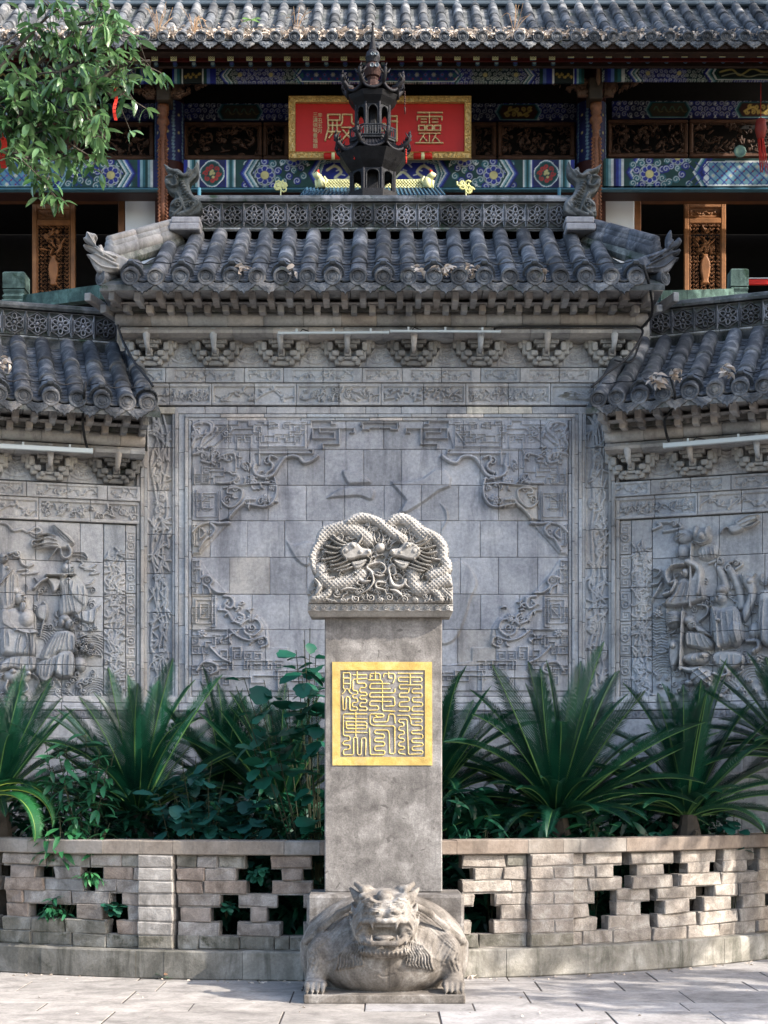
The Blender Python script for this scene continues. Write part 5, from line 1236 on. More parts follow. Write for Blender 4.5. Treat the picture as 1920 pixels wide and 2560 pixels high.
def head(mx):
    X = (lambda x: x) if not mx else (lambda x: 1668-x)
    L = lambda P: [(X(x), y) for x, y in P]
    cv.poly([Hc(*p) for p in L([(430,560),(500,480),(600,465),(655,520),(735,535),(748,585),(700,620),(640,625),(560,650),(480,640)])], .10, 26*kh, .01, curve=True)
    cv.poly([Hc(*p) for p in L([(540,660),(620,640),(700,630),(690,680),(620,740),(570,720)])], .08, 20*kh, .01, curve=True)
    hs(L([(560,655),(640,640),(715,622)]), 10, .03, .005, mode='set'); hs(L([(590,690),(650,680),(700,650)]), 8, .10)
    for x, y, r, h in ((560,500,26,.03),(575,520,15,.045),(715,565,20,.03),(640,570,24,.02),(500,560,30,.02)):
        cv.blob(Hc(X(x), y), r*kh, r*kh, h, 0, .10)
    hs(L([(620,480),(650,440),(655,400)]), 9, .09, .03, 'tail'); hs(L([(450,560),(400,545),(360,570)]), 10, .09, taper='tail')
    for P in ([(520,500),(430,490),(340,430)],[(500,480),(420,450),(370,400)],[(490,520),(400,530),(290,500)],[(470,550),(380,580),(280,560)],[(470,580),(380,620),(250,640)],[(480,600),(400,650),(330,660)],[(520,640),(440,680),(340,700)],[(540,680),(470,710),(370,740)],[(560,710),(480,740),(400,750)]):
        hs(L(P), 17, .075, .015, 'leaf')
        for o in (-6, 5): hs(L([(x, y+o) for x, y in P]), 3.2, .012, mode='add', taper='leaf')
    for x in (612, 640, 668, 695): hs(L([(x, 655), (x+6, 630)]), 7, .085, taper='tail')
    hs(L([(690,600),(740,640),(700,700),(640,740),(600,800)]), 8, .075, .02, 'tail'); hs(L([(500,640),(520,600),(600,600),(660,590)]), 7, .02, .09)
head(False); head(True)
rg = random.Random(4); Ub, Zb = np.meshgrid(cv.u, cv.z)
for _ in range(420):
    x, y = rg.uniform(180, 1490), rg.uniform(230, 1050); c = Hc(x, y); i_c = int((c[0]-cv.u[0])/cv.res); j_c = int((c[1]-cv.z[0])/cv.res)
    if not (0 <= j_c < cv.m and 0 <= i_c < cv.n) or cv.H[j_c, i_c] > .058: continue
    kd = rg.random()
    if kd < .4: cv.stroke(spiral(c, rg.uniform(18, 30)*kh, 1.3, rg.uniform(0, 6), rg.choice([-1, 1]), 12), 8*kh, .05, .012, curve=False)
    elif kd < .8: leaf(cv, c, rg.uniform(0, 6.3), rg.uniform(50, 90)*kh, 10*kh, .05, .014, 1.3)
    else: cv.blob(c, 16*kh, 16*kh, .05, 0, .01)
cv.blob(Hc(832, 520), 54*kh, 54*kh, .085, 0, .01)
for P in ([(790,470),(770,420),(780,360)],[(850,470),(860,420),(840,350)],[(905,470),(925,420),(905,370)],[(740,470),(760,500),(780,540)],[(930,500),(1010,450),(1040,540)],[(800,600),(850,590),(880,610)],[(760,560),(740,600),(760,640)]): hs(P, 11, .06, .01, 'tail')
for P, w in (([(640,975),(720,925),(765,850),(745,760),(700,720),(725,690),(830,668),(885,720),(850,775),(800,760)], 17), ([(930,800),(915,720),(960,690),(985,770),(960,790)], 20), ([(925,790),(950,880),(1010,905),(1060,880),(1075,830)], 24), ([(885,868),(800,862),(792,912),(870,935),(890,975)], 13),
             ([(930,935),(990,950),(1045,995)], 22), ([(770,780),(820,800),(870,790)], 16), ([(600,800),(660,850),(730,850)], 26), ([(640,830),(600,870),(640,890)], 12), ([(1090,830),(1080,880),(1130,920)], 14), ([(440,940),(520,920),(600,930)], 14), ([(190,830),(240,900),(200,980)], 30), ([(230,800),(300,830),(380,810)], 24)):
    hs(P, w*1.15, .07, .012, 'fat')
for P in ([(180,820),(230,880),(190,960)],[(210,810),(262,880),(215,970)],[(160,860),(190,900),(150,970)]): hs(P, 4, .015, mode='add')
for (x, y, r) in ((470,1040,26),(590,1022,40),(740,1010,42),(920,1010,42),(1070,1030,36),(830,1040,26),(1180,1045,24)):
    cv.stroke(spiral(Hc(x, y), r*kh, 1.5, 2.5, 1 if x < 830 else -1, 16), 10*kh, .06, .01, curve=False)
for a in range(5): hs([(250+a*22,1015+a*4),(300+a*26,1020+a*8),(330+a*22,1052)], 9, .05, .01, 'fat'); hs([(1380+a*25,1000),(1400+a*30,1025),(1390+a*32,1052)], 9, .05, .01, 'fat')
for (x, y) in ((560,800),(700,830),(430,780),(1240,820),(1290,870),(300,760),(1400,700)): hs([(x,y),(x+20,y-25),(x+50,y-15)], 8, .07, .03, 'tail')
k = np.clip(d_edge/.022, 0, 1); rnd_ = np.sqrt(np.clip(1-(1-k)**2, 0, 1)); inner = cv.inside(PP, U, Z)
cv.H = np.where(inner, cv.H*(.35+.65*rnd_), .012)
hd = cv.cut('dragon_head', m, .0, .27, M['carve']); put('dragon_head', hd, ST, (0, HD-12.3, 0), color=(1, 1, 1))
# slab under the dragons with its row of curls
a, zt = Hc(115, 1066); b, zb = Hc(1550, 1140); _, zbb = Hc(0, 1188)
cv = Cv(a, b, zb, zt, .0035); cv.stroke([(a, zt-.006), (b, zt-.006)], .006, .008, curve=False); cv.stroke([(a, zb+.004), (b, zb+.004)], .005, .006, curve=False)
n = 14
for i in range(n):
    c = (a+(b-a)*(i+.5)/n, (zt+zb)/2); cv.stroke(spiral(c, .021, 1.6, 0, 1 if i < n/2 else -1, 14), .0052, .020, curve=False)
    for j in range(4): cv.stroke([(c[0]-.03+j*.012, zb+.022-j*.003), (c[0]-.012+j*.012, zb+.006)], .003, .014, curve=False)
put('head_slab', cv.block('head_slab', a, b, zb, zt, .006, .30, M['carve'], gap=0, lip=.002), ST, (0, HD-12.3, 0))
mb = MB(); y0 = HD-12.3
mb.add([(a, y0-.004, zb-.001), (b, y0-.004, zb-.001), (b, y0+.28, zb-.001), (a, y0+.28, zb-.001), (a+.02, y0+.03, zbb), (b-.02, y0+.03, zbb), (b-.02, y0+.27, zbb), (a+.02, y0+.27, zbb)], [(0, 1, 2, 3), (7, 6, 5, 4), (4, 5, 1, 0), (5, 6, 2, 1), (6, 7, 3, 2), (7, 4, 0, 3)])
put('head_slab', mb.mesh('head_slab', M['carve']), ST, color=(.85, .85, .85))

# ---- the tortoise, one continuous solid
def tortoise():
    T = Sdf((-.66, 11.12, -.01), (.66, 12.06, .88), .0092)
    T.ell((0, 11.80, .32), (.53, .38, .31), .02); T.ell((0, 11.66, .28), (.50, .30, .27), .05)
    T.ell((0, 12.02, .28), (.635, .50, .47), .012)
    for s in (-1, 1):                                            # rolled rim of the shell
        T.path([(s*.19, 11.50, .70), (s*.33, 11.56, .62), (s*.46, 11.66, .50), (s*.57, 11.80, .40), (s*.60, 11.95, .36)], .022, .02, .028)
        T.cap((s*.42, 11.66, .36), (s*.50, 11.56, .16), .115, .07, .03)                     # leg
        T.ell((s*.46, 11.60, .32), (.10, .12, .13), .04)
        T.ell((s*.495, 11.49, .115), (.085, .09, .045), .03)                                   # paw
        for j in range(4):
            x = s*.495+(j-1.5)*.038; T.path([(x, 11.47, .125), (x, 11.41, .12), (x, 11.38, .085)], .021, .008, .016)
            T.cap((x, 11.395, .09), (x, 11.368, .068), .012, .006, .004)
        T.ell((s*.145, 11.43, .55), (.09, .14, .13), .03)                                   # cheek
        T.cap((s*.19, 11.46, .74), (s*.245, 11.55, .80), .036, .012, .012); T.path([(s*.15, 11.40, .80), (s*.20, 11.5, .835), (s*.21, 11.6, .82)], .026, .012, .012); T.path([(s*.19, 11.36, .60), (s*.225, 11.42, .66), (s*.235, 11.5, .70)], .022, .010, .008); T.path([(s*.2, 11.40, .50), (s*.235, 11.46, .56), (s*.25, 11.54, .62)], .020, .010, .008)
        T.ell((s*.115, 11.34, .745), (.072, .07, .034), .012, ry=-s*.35)                       # brow
        T.ell((s*.10, 11.275, .708), (.046, .034, .032), .005); T.path([(s*.05, 11.25, .725), (s*.10, 11.24, .748), (s*.155, 11.27, .73)], .012, .006)                                 # eyeball
        T.ell((s*.13, 11.47, .80), (.05, .08, .035), .015)
        T.ell((s*.055, 11.215, .655), (.048, .045, .032), .012)                                # nostril wing
        T.ell((s*.052, 11.175, .648), (.014, .02, .010), .004, op='s')
        T.path([(s*.19, 11.38, .56), (s*.185, 11.33, .50), (s*.14, 11.28, .44)], .020, .012)   # mouth corner fold
    T.ell((0, 11.47, .645), (.195, .21, .165), .03); T.ell((0, 11.33, .635), (.165, .13, .085), .03)
    T.ell((0, 11.40, .46), (.165, .165, .095), .03)
    T.ell((0, 11.30, .765), (.056, .05, .046), .012)                                          # knob
    T.ell((0, 11.27, .70), (.075, .06, .035), .015)
    T.box((0, 11.20, .525), (.105, .13, .052), .03, .012, 's'); T.ell((0, 11.24, .50), (.13, .10, .05), .012, op='s')
    T.path([(-.20, 11.36, .575), (-.13, 11.24, .592), (-.05, 11.185, .60), (0, 11.178, .598), (.05, 11.185, .60), (.13, 11.24, .592), (.20, 11.36, .575)], .018, .010)
    T.path([(-.15, 11.30, .48), (-.115, 11.22, .45), (-.09, 11.19, .44), (.09, 11.19, .44), (.115, 11.22, .45), (.15, 11.30, .48)], .019, .010)
    T.box((0, 11.235, .567), (.075, .016, .017), .006, .004); T.ell((0, 11.25, .475), (.07, .07, .02), .008)
    for s in (-1, 1): T.cap((s*.088, 11.205, .585), (s*.08, 11.20, .535), .016, .005, .004); T.cap((s*.095, 11.215, .455), (s*.088, 11.21, .50), .015, .005, .004)
    T.ell((0, 11.37, .375), (.185, .15, .055), .015)
    T.box((0, 11.80, .028), (.575, .46, .032), .008, .004)
    V, Qd = T.surf()
    cvt = Cv(-.66, .66, 0, .88, .004)
    kt = .000874
    TC = lambda x, y: ((x-805)*kt, CZ+(HY-(2060+y/3.318))*11.45/F)
    for s in (-1, 1):
        MX = (lambda x: x) if s > 0 else (lambda x: 1610-x)
        for j in range(9):                                     # flowing mane
            x = 985+j*17; cvt.stroke([TC(MX(x), 960+j*6), TC(MX(x-14+j*3), 1030), TC(MX(x+10+j*6), 1090), TC(MX(x-6+j*9), 1150), TC(MX(x+14+j*9), 1215-(8-j)*6)], .0062, .018)
        for j in range(4):
            cvt.stroke([TC(MX(1060), 720+j*22), TC(MX(1180), 790+j*30), TC(MX(1300), 900+j*28), TC(MX(1420), 1030+j*16)], .006, .008)
        for j in range(3): cvt.stroke([TC(MX(1380+j*30), 1040), TC(MX(1330+j*34), 1130), TC(MX(1360+j*32), 1230)], .006, .008)
        cvt.stroke(spiral(TC(MX(1395), 1130), .05, 1.2, 1, s, 16), .006, .009, curve=False)
        cvt.stroke([TC(MX(850), 700), TC(MX(905), 735), TC(MX(965), 720)], .007, -.010, mode='add', taper='fat'); cvt.stroke([TC(MX(1000), 790), TC(MX(1040), 870), TC(MX(1030), 950)], .008, .010)
        cvt.stroke([TC(MX(1020), 720), TC(MX(1060), 780), TC(MX(1050), 860)], .007, .009)
        for j in range(5): cvt.stroke([TC(MX(905+j*10), 660+j*9), TC(MX(950+j*8), 640+j*12)], .004, -.005, mode='add')
    rw = random.Random(2)
    for s in (-1, 1):
        MX = (lambda x: x) if s > 0 else (lambda x: 1610-x)
        for j in range(5): cvt.stroke([TC(MX(830+j*5), 640+j*16), TC(MX(900+j*6), 628+j*18), TC(MX(975), 650+j*20)], .006, .008, taper='fat')
        for j in range(4): cvt.stroke([TC(MX(985+j*12), 850+j*30), TC(MX(1030+j*10), 880+j*26), TC(MX(1060), 930+j*20)], .006, .010, taper='fat')
        for j in range(5): cvt.stroke([TC(MX(1120+j*60), 820+j*50), TC(MX(1080+j*50), 980+j*45), TC(MX(1100+j*60), 1080+j*20)], .005, .006)
    for j in range(11): cvt.stroke([TC(620+j*36, 1040), TC(640+j*33, 1100+12*math.sin(j*2.1))], .011, .012, taper='tail')
    for j in range(16): cvt.stroke([TC(600+j*27, 1050), TC(604+j*26, 1090)], .003, -.005, mode='add')
    cvt.stroke([TC(830, 1130), TC(832, 1400)], .003, -.004, mode='add')
    for (x, y) in ((700,1180),(900,1200),(760,1240)): cvt.stroke([TC(x, y), TC(x+50, y+20), TC(x+120, y-5)], .004, -.004, mode='add')
    iu = np.clip(((V[:, 0]-cvt.u[0])/(cvt.u[1]-cvt.u[0])), 0, cvt.n-1.001); iz = np.clip(((V[:, 2]-cvt.z[0])/(cvt.z[1]-cvt.z[0])), 0, cvt.m-1.001)
    a, b = iu.astype(int), iz.astype(int); fu, fz = iu-a, iz-b; Hh = cvt.H
    h = Hh[b, a]*(1-fu)*(1-fz)+Hh[b, a+1]*fu*(1-fz)+Hh[b+1, a]*(1-fu)*fz+Hh[b+1, a+1]*fu*fz
    V[:, 1] -= 1.7*h*(V[:, 1] < 11.95)*(V[:, 2] > .09)
    V = V+np.array([0, -12.3, 0.002])
    return np_mesh('tortoise', V, Qd, M['turtle'], True)
put('tortoise', tortoise(), ST, (0.003, 0, 0))

# ---------------------------------------------------------------- curved brick parapet
PC = Vector((-.6, 18.6, 0)); PR = 5.9
def ang(x, R=PR):
    dx = (x-CX)/F; # ray (t dx, t) hits the circle
    A = dx*dx+1; B = -2*(dx*PC.x+PC.y); Cc = PC.x**2+PC.y**2-R*R; t = (-B-math.sqrt(max(0, B*B-4*A*Cc)))/(2*A)
    return math.atan2(t*dx-PC.x, PC.y-t)          # 0 = straight at the viewer, + to the right
PW = thing('brick_parapet', 'curved openwork parapet of old bricks with stone coping round the planting bed', 'wall', (-.6, 12.7, 0))
PO = Vector((PC.x+.6, PC.y-12.7, 0))
def ploc(a, R): return Vector((PO.x+R*math.sin(a), PO.y-R*math.cos(a), 0))
def arc_stone(name, a0, a1, R0, R1, z0, z1, mat, col=None, rnd=RNG, bev=.008):
    n = max(1, int((a1-a0)/.035)); mb = MB(); g = .0015/PR; a0 += g; a1 -= g
    sec = [(R1, z0), (R0-bev, z0), (R0, z0+bev), (R0, z1-bev), (R0-bev, z1), (R1, z1)]
    vs_ = []
    for i in range(n+1):
        a = a0+(a1-a0)*i/n; j = rnd.uniform(-.003, .003)
        for R, z in sec: p = ploc(a, R+(j if R > R1 else 0)); vs_.append((p.x, p.y, z))
    k = len(sec); fs = [(i*k+j, (i+1)*k+j, (i+1)*k+(j+1) % k, i*k+(j+1) % k) for i in range(n) for j in range(k)]
    fs += [tuple(range(k)), tuple(range(n*k+k-1, n*k-1, -1))]; mb.add(vs_, fs)
    return put(name, mb.mesh(name, mat), PW, color=col or tint(.15, .05, rnd))
rq = random.Random(3)
zr = [.985, .883, .779, .676, .574, .451, .340, .232]
L3 = lambda L: [(a/2.07375, b/2.07375) for a, b in L]; R3 = lambda L: [(1120+a/2.07375, 1120+b/2.07375) for a, b in L]
ROWS = [L3([(-240,-10),(5,235),(240,460),(465,630),(632,728),(915,1020),(1022,1130),(1132,1280),(1395,1625)])+R3([(65,298),(300,410),(642,708),(710,915),(935,1180),(1200,1400),(1420,1590),(1605,1830),(1870,2080)]),
 L3([(-180,-30),(45,195),(270,425),(520,688),(690,798),(915,1060),(1062,1230),(1450,1580)])+R3([(125,283),(285,410),(642,760),(765,870),(975,1130),(1240,1370),(1420,1560),(1600,1720),(1800,2000)]),
 L3([(-240,-10),(10,225),(230,440),(480,600),(602,722),(915,1050),(1052,1290),(1400,1630)])+R3([(65,328),(330,410),(642,728),(730,915),(945,1175),(1190,1415),(1420,1600),(1605,1800),(1830,2060)]),
 L3([(-220,-60),(20,118),(120,365),(370,580),(618,722),(920,1150),(1225,1445),(1562,1700)])+R3([(-60,145),(235,405),(642,775),(870,1060),(1075,1300),(1375,1505),(1515,1700),(1760,1960)]),
 L3([(-220,-60),(20,155),(385,540),(650,722),(935,1100),(1285,1395),(1600,1680)])+R3([(-40,90),(265,405),(642,740),(870,1015),(1110,1260),(1315,1480),(1520,1655),(1720,1900)]),
 L3([(-240,-20),(0,158),(160,335),(340,560),(595,720),(920,1145),(1220,1465),(1562,1700)])+R3([(-60,130),(230,415),(642,785),(825,1060),(1080,1290),(1302,1505),(1515,1700),(1740,1960)]),
 L3([(-240,-30),(-28,160),(162,370),(372,550),(552,720),(915,1030),(1032,1240),(1243,1420),(1422,1500),(1502,1700)])+R3([(-90,85),(88,160),(165,410),(642,700),(702,860),(862,1060),(1062,1240),(1242,1405),(1407,1600),(1602,1800),(1805,2060)])]
for r, row in enumerate(ROWS):
    z1, z0 = zr[r], zr[r+1]; solid_l = (470 if r < 3 else 600)/2.07, 1280/2.07
    row = [list(q) for q in row]
    for q1, q2 in zip(row[:-1], row[1:]):
        if q2[0]-q1[1] > 6 and not (q1[1] < 440 < q2[0]) and not (q1[1] < 1330 < q2[0]): q1[1] -= 4.5; q2[0] += 4.5
    for (xa, xb) in row:
        a0, a1 = ang(xa), ang(xb); am = (a0+a1)/2; wd = (a1-a0)*PR; px = (xa+xb)/2
        mossy = (r == 6 and px < 1300) or (r == 5 and px < 270) or (r == 0 and rq.random() < .3) or (px > 1450 and rq.random() < .12)
        mat = M['mossy'] if mossy else (M['mortar'] if rq.random() < .18 and px < 700 else M['brick'])
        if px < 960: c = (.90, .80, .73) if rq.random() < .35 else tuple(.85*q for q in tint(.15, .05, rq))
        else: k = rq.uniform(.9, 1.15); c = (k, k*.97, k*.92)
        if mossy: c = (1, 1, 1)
        mb = MB(); h = z1-z0; n_ = .007
        mb.cbox(-wd/2+.003, wd/2-.003, rq.uniform(-.008, .012), .125, .003, h-.003, .0065, n_*1.2, rq)
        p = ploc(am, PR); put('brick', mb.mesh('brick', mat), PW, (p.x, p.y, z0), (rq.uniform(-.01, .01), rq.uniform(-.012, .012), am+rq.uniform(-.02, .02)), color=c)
        mb = MB(); mb.box(-wd/2+.002, wd/2-.002, .018, .115, -.008, h+.004); put('mortar_bed', mb.mesh('mortar_bed', M['mortar']), PW, (p.x, p.y, z0), (0, 0, am), color=(.75, .72, .68))
# piers
for (xa, xb, stone) in ((349, 437, True), (1320, 1429, False)):
    a0, a1 = ang(xa), ang(xb)
    for r in range(7):
        z1, z0 = zr[r], zr[r+1]
        cuts = [a0, a1] if (stone or r % 2 == 0) else [a0, a0+(a1-a0)*rq.uniform(.42, .55), a1]
        for b0, b1 in zip(cuts[:-1], cuts[1:]):
            wd = (b1-b0)*PR; am = (b0+b1)/2; p = ploc(am, PR+.05); mb = MB(); mb.cbox(-wd/2+.002, wd/2-.002, 0, .24, .003, z1-z0-.004, .009, .005, rq)
            k = rq.uniform(.95, 1.2); put('pier_brick', mb.mesh('pier_brick', M['mortar' if stone else 'brick'] if r < 6 else M['mossy']), PW, (p.x, p.y, z0), (0, 0, am), color=(k, k*.97, k*.93))
    am = (a0+a1)/2; p = ploc(am, PR+.04); wd = (a1-a0)*PR; mb = MB(); mb.box(-wd/2+.004, wd/2-.004, 0, .2, zr[7], zr[0]); put('mortar_bed', mb.mesh('mortar_bed', M['mortar']), PW, (p.x, p.y, 0), (0, 0, am), color=(.8, .78, .75))
# coping and plinth
cx_ = [-260, -90]+[x/2.07375 for x in (160, 545, 735, 905, 1475)]+[800, 930, 1060]+[1120+x/2.07375 for x in (40, 405, 585, 672, 910, 1350, 1690)]+[2080, 2250]
for i, (a, b) in enumerate(zip(cx_[:-1], cx_[1:])):
    arc_stone('coping_stone', ang(a), ang(b), PR+.045, PR-.24, .987, 1.10+rq.uniform(-.002, .003), M['cap'], (.95, .87, .82) if 800 <= a < 1140 or a > 1500 else tint(.1, .03, rq), rq)
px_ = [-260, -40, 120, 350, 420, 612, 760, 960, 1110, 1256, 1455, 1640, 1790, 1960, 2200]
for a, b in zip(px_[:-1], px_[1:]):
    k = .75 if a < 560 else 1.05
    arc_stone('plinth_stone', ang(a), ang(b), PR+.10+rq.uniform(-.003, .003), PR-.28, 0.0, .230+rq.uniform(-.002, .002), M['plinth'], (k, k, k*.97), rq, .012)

# ---------------------------------------------------------------- ground
mb = MB(); mb.box(-60, 60, -40, 90, -1.0, -.06); put('ground', mb.mesh('ground', M['joint']), kind='structure')
pave = put('pavement', None, kind='structure'); mb = MB(); mb.box(-9, 9, 2, 15.4, -.058, -.0045); pave.data = None
bpy.data.objects.remove(pave); pave = put('pavement', mb.mesh('pavement', M['joint']), kind='structure')
y = 7.62; i = 0
while y < 14.9:
    y2 = y+rq.choice([.60, .64, .58, .40 if y < 11 else .6]); x = -6.2-rq.uniform(0, 1)
    while x < 6.4:
        x2 = x+rq.uniform(.62, 1.25); j = rq.uniform(-.0018, .0018)
        mb = MB(); sk = .12
        mb.cbox(0.003, x2-x-.009, .004, y2-y-.006, -.05, 0, .002, .0015, rq)
        k = rq.uniform(.85, 1.1); put('paver', mb.mesh('paver', M['paver']), pave, (x, y, j), (rq.uniform(-.003, .003), rq.uniform(-.003, .003), 0), color=(k*1.0, k*(.97 if x < -.5 else 1.0), k*(.93 if x < -.5 else 1.02)))
        x = x2
    y = y2
# planting bed
mb = MB(); n = 30
ring = [(PC.x+(PR-.2)*math.sin(-.75+1.5*i/n), PC.y-(PR-.2)*math.cos(-.75+1.5*i/n)) for i in range(n+1)]
top = ring+[(ring[-1][0]+.3, 16.2), (ring[0][0]-.3, 16.2)]
mb.add([(x, y, .30) for x, y in top]+[(x, y, -.05) for x, y in top], [tuple(range(len(top))), tuple(range(2*len(top)-1, len(top)-1, -1))]+[(i, (i+1) % len(top)+0, (i+1) % len(top)+len(top), i+len(top)) for i in range(len(top))])
put('planting_soil', mb.mesh('planting_soil', M['soil']), kind='structure')
# ---------------------------------------------------------------- terrace and temple hall behind
mb = MB(); mb.box(-9, 9, 16.25, 19.6, -.05, 5.9); put('terrace', mb.mesh('terrace', M['plinth']), kind='structure')
mb = MB(); mb.box(-12, 12, 19.602, 32, -.05, 7.35); put('hall_platform', mb.mesh('hall_platform', M['plinth']), kind='structure')
HO = 20.0
HL = thing('temple_hall', 'old timber temple hall with painted beams and grey tiled eave above the screen wall', 'temple', (0, HO, 7.35))
def hp(name, mesh, loc=(0, 0, 0), *a, **k): return put(name, mesh, HL, (loc[0], loc[1]-HO, loc[2]-7.35), *a, **k)
def hb(name, x0, x1, y0, y1, D, th, mat, bev=.01, color=None):
    p, q = at(x0, y1, D), at(x1, y0, D); mb = MB(); mb.cbox(p.x, q.x, D, D+th, p.z, q.z, bev); return hp(name, mb.mesh(name, mat), color=color)
BLUE = (.012, .025, .27); DB = (.007, .012, .10); LB = (.12, .20, .52); TEAL = (.025, .15, .18); LT = (.28, .47, .50); GRN = (.006, .055, .045); WH = (.78, .82, .80); YE = (.68, .60, .25); RD = (.30, .02, .012); BK = (.004, .012, .012)
class Art:
    """flat paint on a timber: photo pixels at depth D"""
    def __init__(s, x0, x1, y0, y1, D, res=.008, bg_=GRN):
        s.D = D; a = at(x0, y1, D); b = at(x1, y0, D); s.cv = Cv(a.x, b.x, a.z, b.z, res, bg_); s.k = D/F; s.y0 = y0; s.y1 = y1
    def P(s, x, y): p = at(x, y, s.D); return (p.x, p.z)
    def rect(s, x0, x1, c, y0=None, y1=None): y0 = s.y0 if y0 is None else y0; y1 = s.y1 if y1 is None else y1; s.cv.pfill([s.P(x0, y0), s.P(x1, y0), s.P(x1, y1), s.P(x0, y1)], c)
    def poly(s, L, c, curve=False): s.cv.pfill([s.P(*p) for p in L], c, curve)
    def line(s, L, w, c, curve=False, closed=False): s.cv.pline([s.P(*p) for p in L], w*s.k, c, curve, closed)
    def disc(s, x, y, r, c, r0=0): s.cv.pdisc(s.P(x, y), r*s.k, c, r0*s.k)
    def stripes(s, x0, x1, cols):
        n = len(cols); w = (x1-x0)/n
        for i, c in enumerate(cols): s.rect(x0+i*w, x0+(i+1)*w, c)
    def chev(s, apex, dirn, depth=22, cols=(DB, BLUE, LB, WH, TEAL, LT, WH, GRN), wd=4):
        ym = (s.y0+s.y1)/2
        for i, c in enumerate(cols):
            o = i*wd*dirn; L = [(apex-dirn*depth-o, s.y0-2), (apex-o, ym), (apex-dirn*depth-o, s.y1+2), (apex-dirn*depth-o-dirn*wd*1.3, s.y1+2), (apex-o-dirn*wd*1.3, ym), (apex-dirn*depth-o-dirn*wd*1.3, s.y0-2)]
            s.poly(L, c)
    def curl(s, x, y, r, a0, dirn, fill, w=.75):
        s.disc(x, y, r, BK); s.disc(x, y, r*.92, fill); s.cv.pline(spiral(s.P(x, y), r*.86*s.k, 1.15, a0, dirn, 14, .2), w*s.k, WH)
    def rosette(s, x, y, R, dim=1.0):
        for i in range(10):
            a = 2*PI*i/10+.3; s.curl(x+.80*R*math.cos(a), y+.80*R*math.sin(a), R*.25, -a, 1 if i % 2 else -1, BLUE if i % 2 else TEAL)
        s.disc(x, y, R*.60, WH); s.disc(x, y, R*.57, GRN)
        for i in range(8):
            a = 2*PI*i/8; s.disc(x+.37*R*math.cos(a), y+.37*R*math.sin(a), R*.185, WH); s.disc(x+.37*R*math.cos(a), y+.37*R*math.sin(a), R*.155, BLUE)
        s.disc(x, y, R*.27, DB); s.disc(x, y, R*.24, YE)
    def scrollfill(s, x0, x1, rs, seed=0, a=BLUE, b=GRN):
        r = random.Random(seed); y = s.y0+rs*.7; j = 0
        while y < s.y1:
            x = x0+(rs if j % 2 else 0)
            while x < x1:
                if x-rs*.2 > x0-rs*.5: s.curl(x+r.uniform(-1, 1), y+r.uniform(-1, 1), rs, r.uniform(0, 6), r.choice([-1, 1]), a if (int(x/rs)+j) % 2 else b, .55)
                x += rs*1.9
            y += rs*1.7; j += 1
    def lattice(s, x0, x1, y0, y1, cell, bgc, dots=RD):
        s.rect(x0, x1, bgc, y0, y1); i = 0; x = x0-(y1-y0)
        while x < x1+(y1-y0):
            for L in ([(x, y0), (x+(y1-y0), y1)], [(x, y1), (x+(y1-y0), y0)]): s.line(L, 1.3, BLUE); 
            x += cell
        x = x0+cell/2; k = 0
        while x < x1:
            y = y0+cell/2; j = 0
            while y < y1:
                for a in range(4):
                    t = a*PI/4; s.line([(x-5*math.cos(t), y-5*math.sin(t)), (x+5*math.cos(t), y+5*math.sin(t))], .7, WH if (k+j) % 2 else LB)
                s.disc(x, y, 2.0, YE if (k+j) % 2 else dots); s.disc(x+cell/2, y+cell/2, 2.2, dots)
                y += cell; j += 1
            x += cell; k += 1
    def mesh(s, name, th): return s.cv.block(name, s.cv.u[0], s.cv.u[-1], s.cv.z[0], s.cv.z[-1], 0, th, M['paint'], gap=.001, lip=0, colors=True)
def beam_bay(A, c, half, scrolls=True):
    pass
# main painted beam, three bays
ya, yb = 399, 468
A = Art(459, 1437, ya, yb, 19.9); c = 948
for s in (-1, 1):
    X = lambda d: c+s*d
    def st(d0, d1, cols): A.stripes(*((X(d1), X(d0)) if s < 0 else (X(d0), X(d1))), cols if s > 0 else cols[::-1])
    A.rect(*sorted((X(350), X(187))), GRN)
    A.rosette(X(286), 438, 43); A.rosette(X(213), 396, 36)
    for (dx, yy) in ((240, 455), (225, 440), (205, 452), (190, 440), (248, 470), (330, 410), (335, 462)): A.curl(X(dx), yy, 10, dx, s, BLUE if int(dx) % 2 else TEAL)
    for (dx, yy) in ((243, 410), (243, 463), (178, 412), (322, 415), (322, 460)): A.poly([(X(dx)-4, yy-5), (X(dx)+5, yy), (X(dx)-3, yy+5)], WH)
    A.chev(X(350), s); A.chev(X(180), s)
    st(360, 386, [WH, LT, TEAL, GRN, TEAL, LT, WH, BLUE]); A.rect(*sorted((X(386), X(450))), DB)
    xx = X(418); Qf = [(xx+29*math.cos(t)*(1+.10*abs(math.cos(2*t))), 434+31*math.sin(t)*(1+.10*abs(math.cos(2*t)))) for t in [i*PI/16 for i in range(32)]]
    A.poly(Qf, WH); A.poly([(xx+(x-xx)*.92, 434+(y-434)*.92) for x, y in Qf], TEAL); A.poly([(xx+(x-xx)*.84, 434+(y-434)*.84) for x, y in Qf], GRN)
    for i in range(8):
        a = 2*PI*i/8; A.cv.pline(spiral(A.P(xx+16*math.cos(a), 434+17*math.sin(a)), 6.5*A.k, 1.1, a, 1 if i % 2 else -1, 12, .2), 1.5*A.k, (.5, .03, .02))
    for i in range(9): A.disc(xx+random.Random(i).uniform(-5, 5), 434+random.Random(i+9).uniform(-9, 9), 3.2, YE)
    st(450, 489, [WH, LT, GRN, TEAL, LT, WH, BLUE, BLUE])
K = [(-158, 434), (-150, 408), (-122, 402), (122, 402), (150, 408), (158, 434), (150, 460), (122, 466), (-122, 466), (-150, 460)]
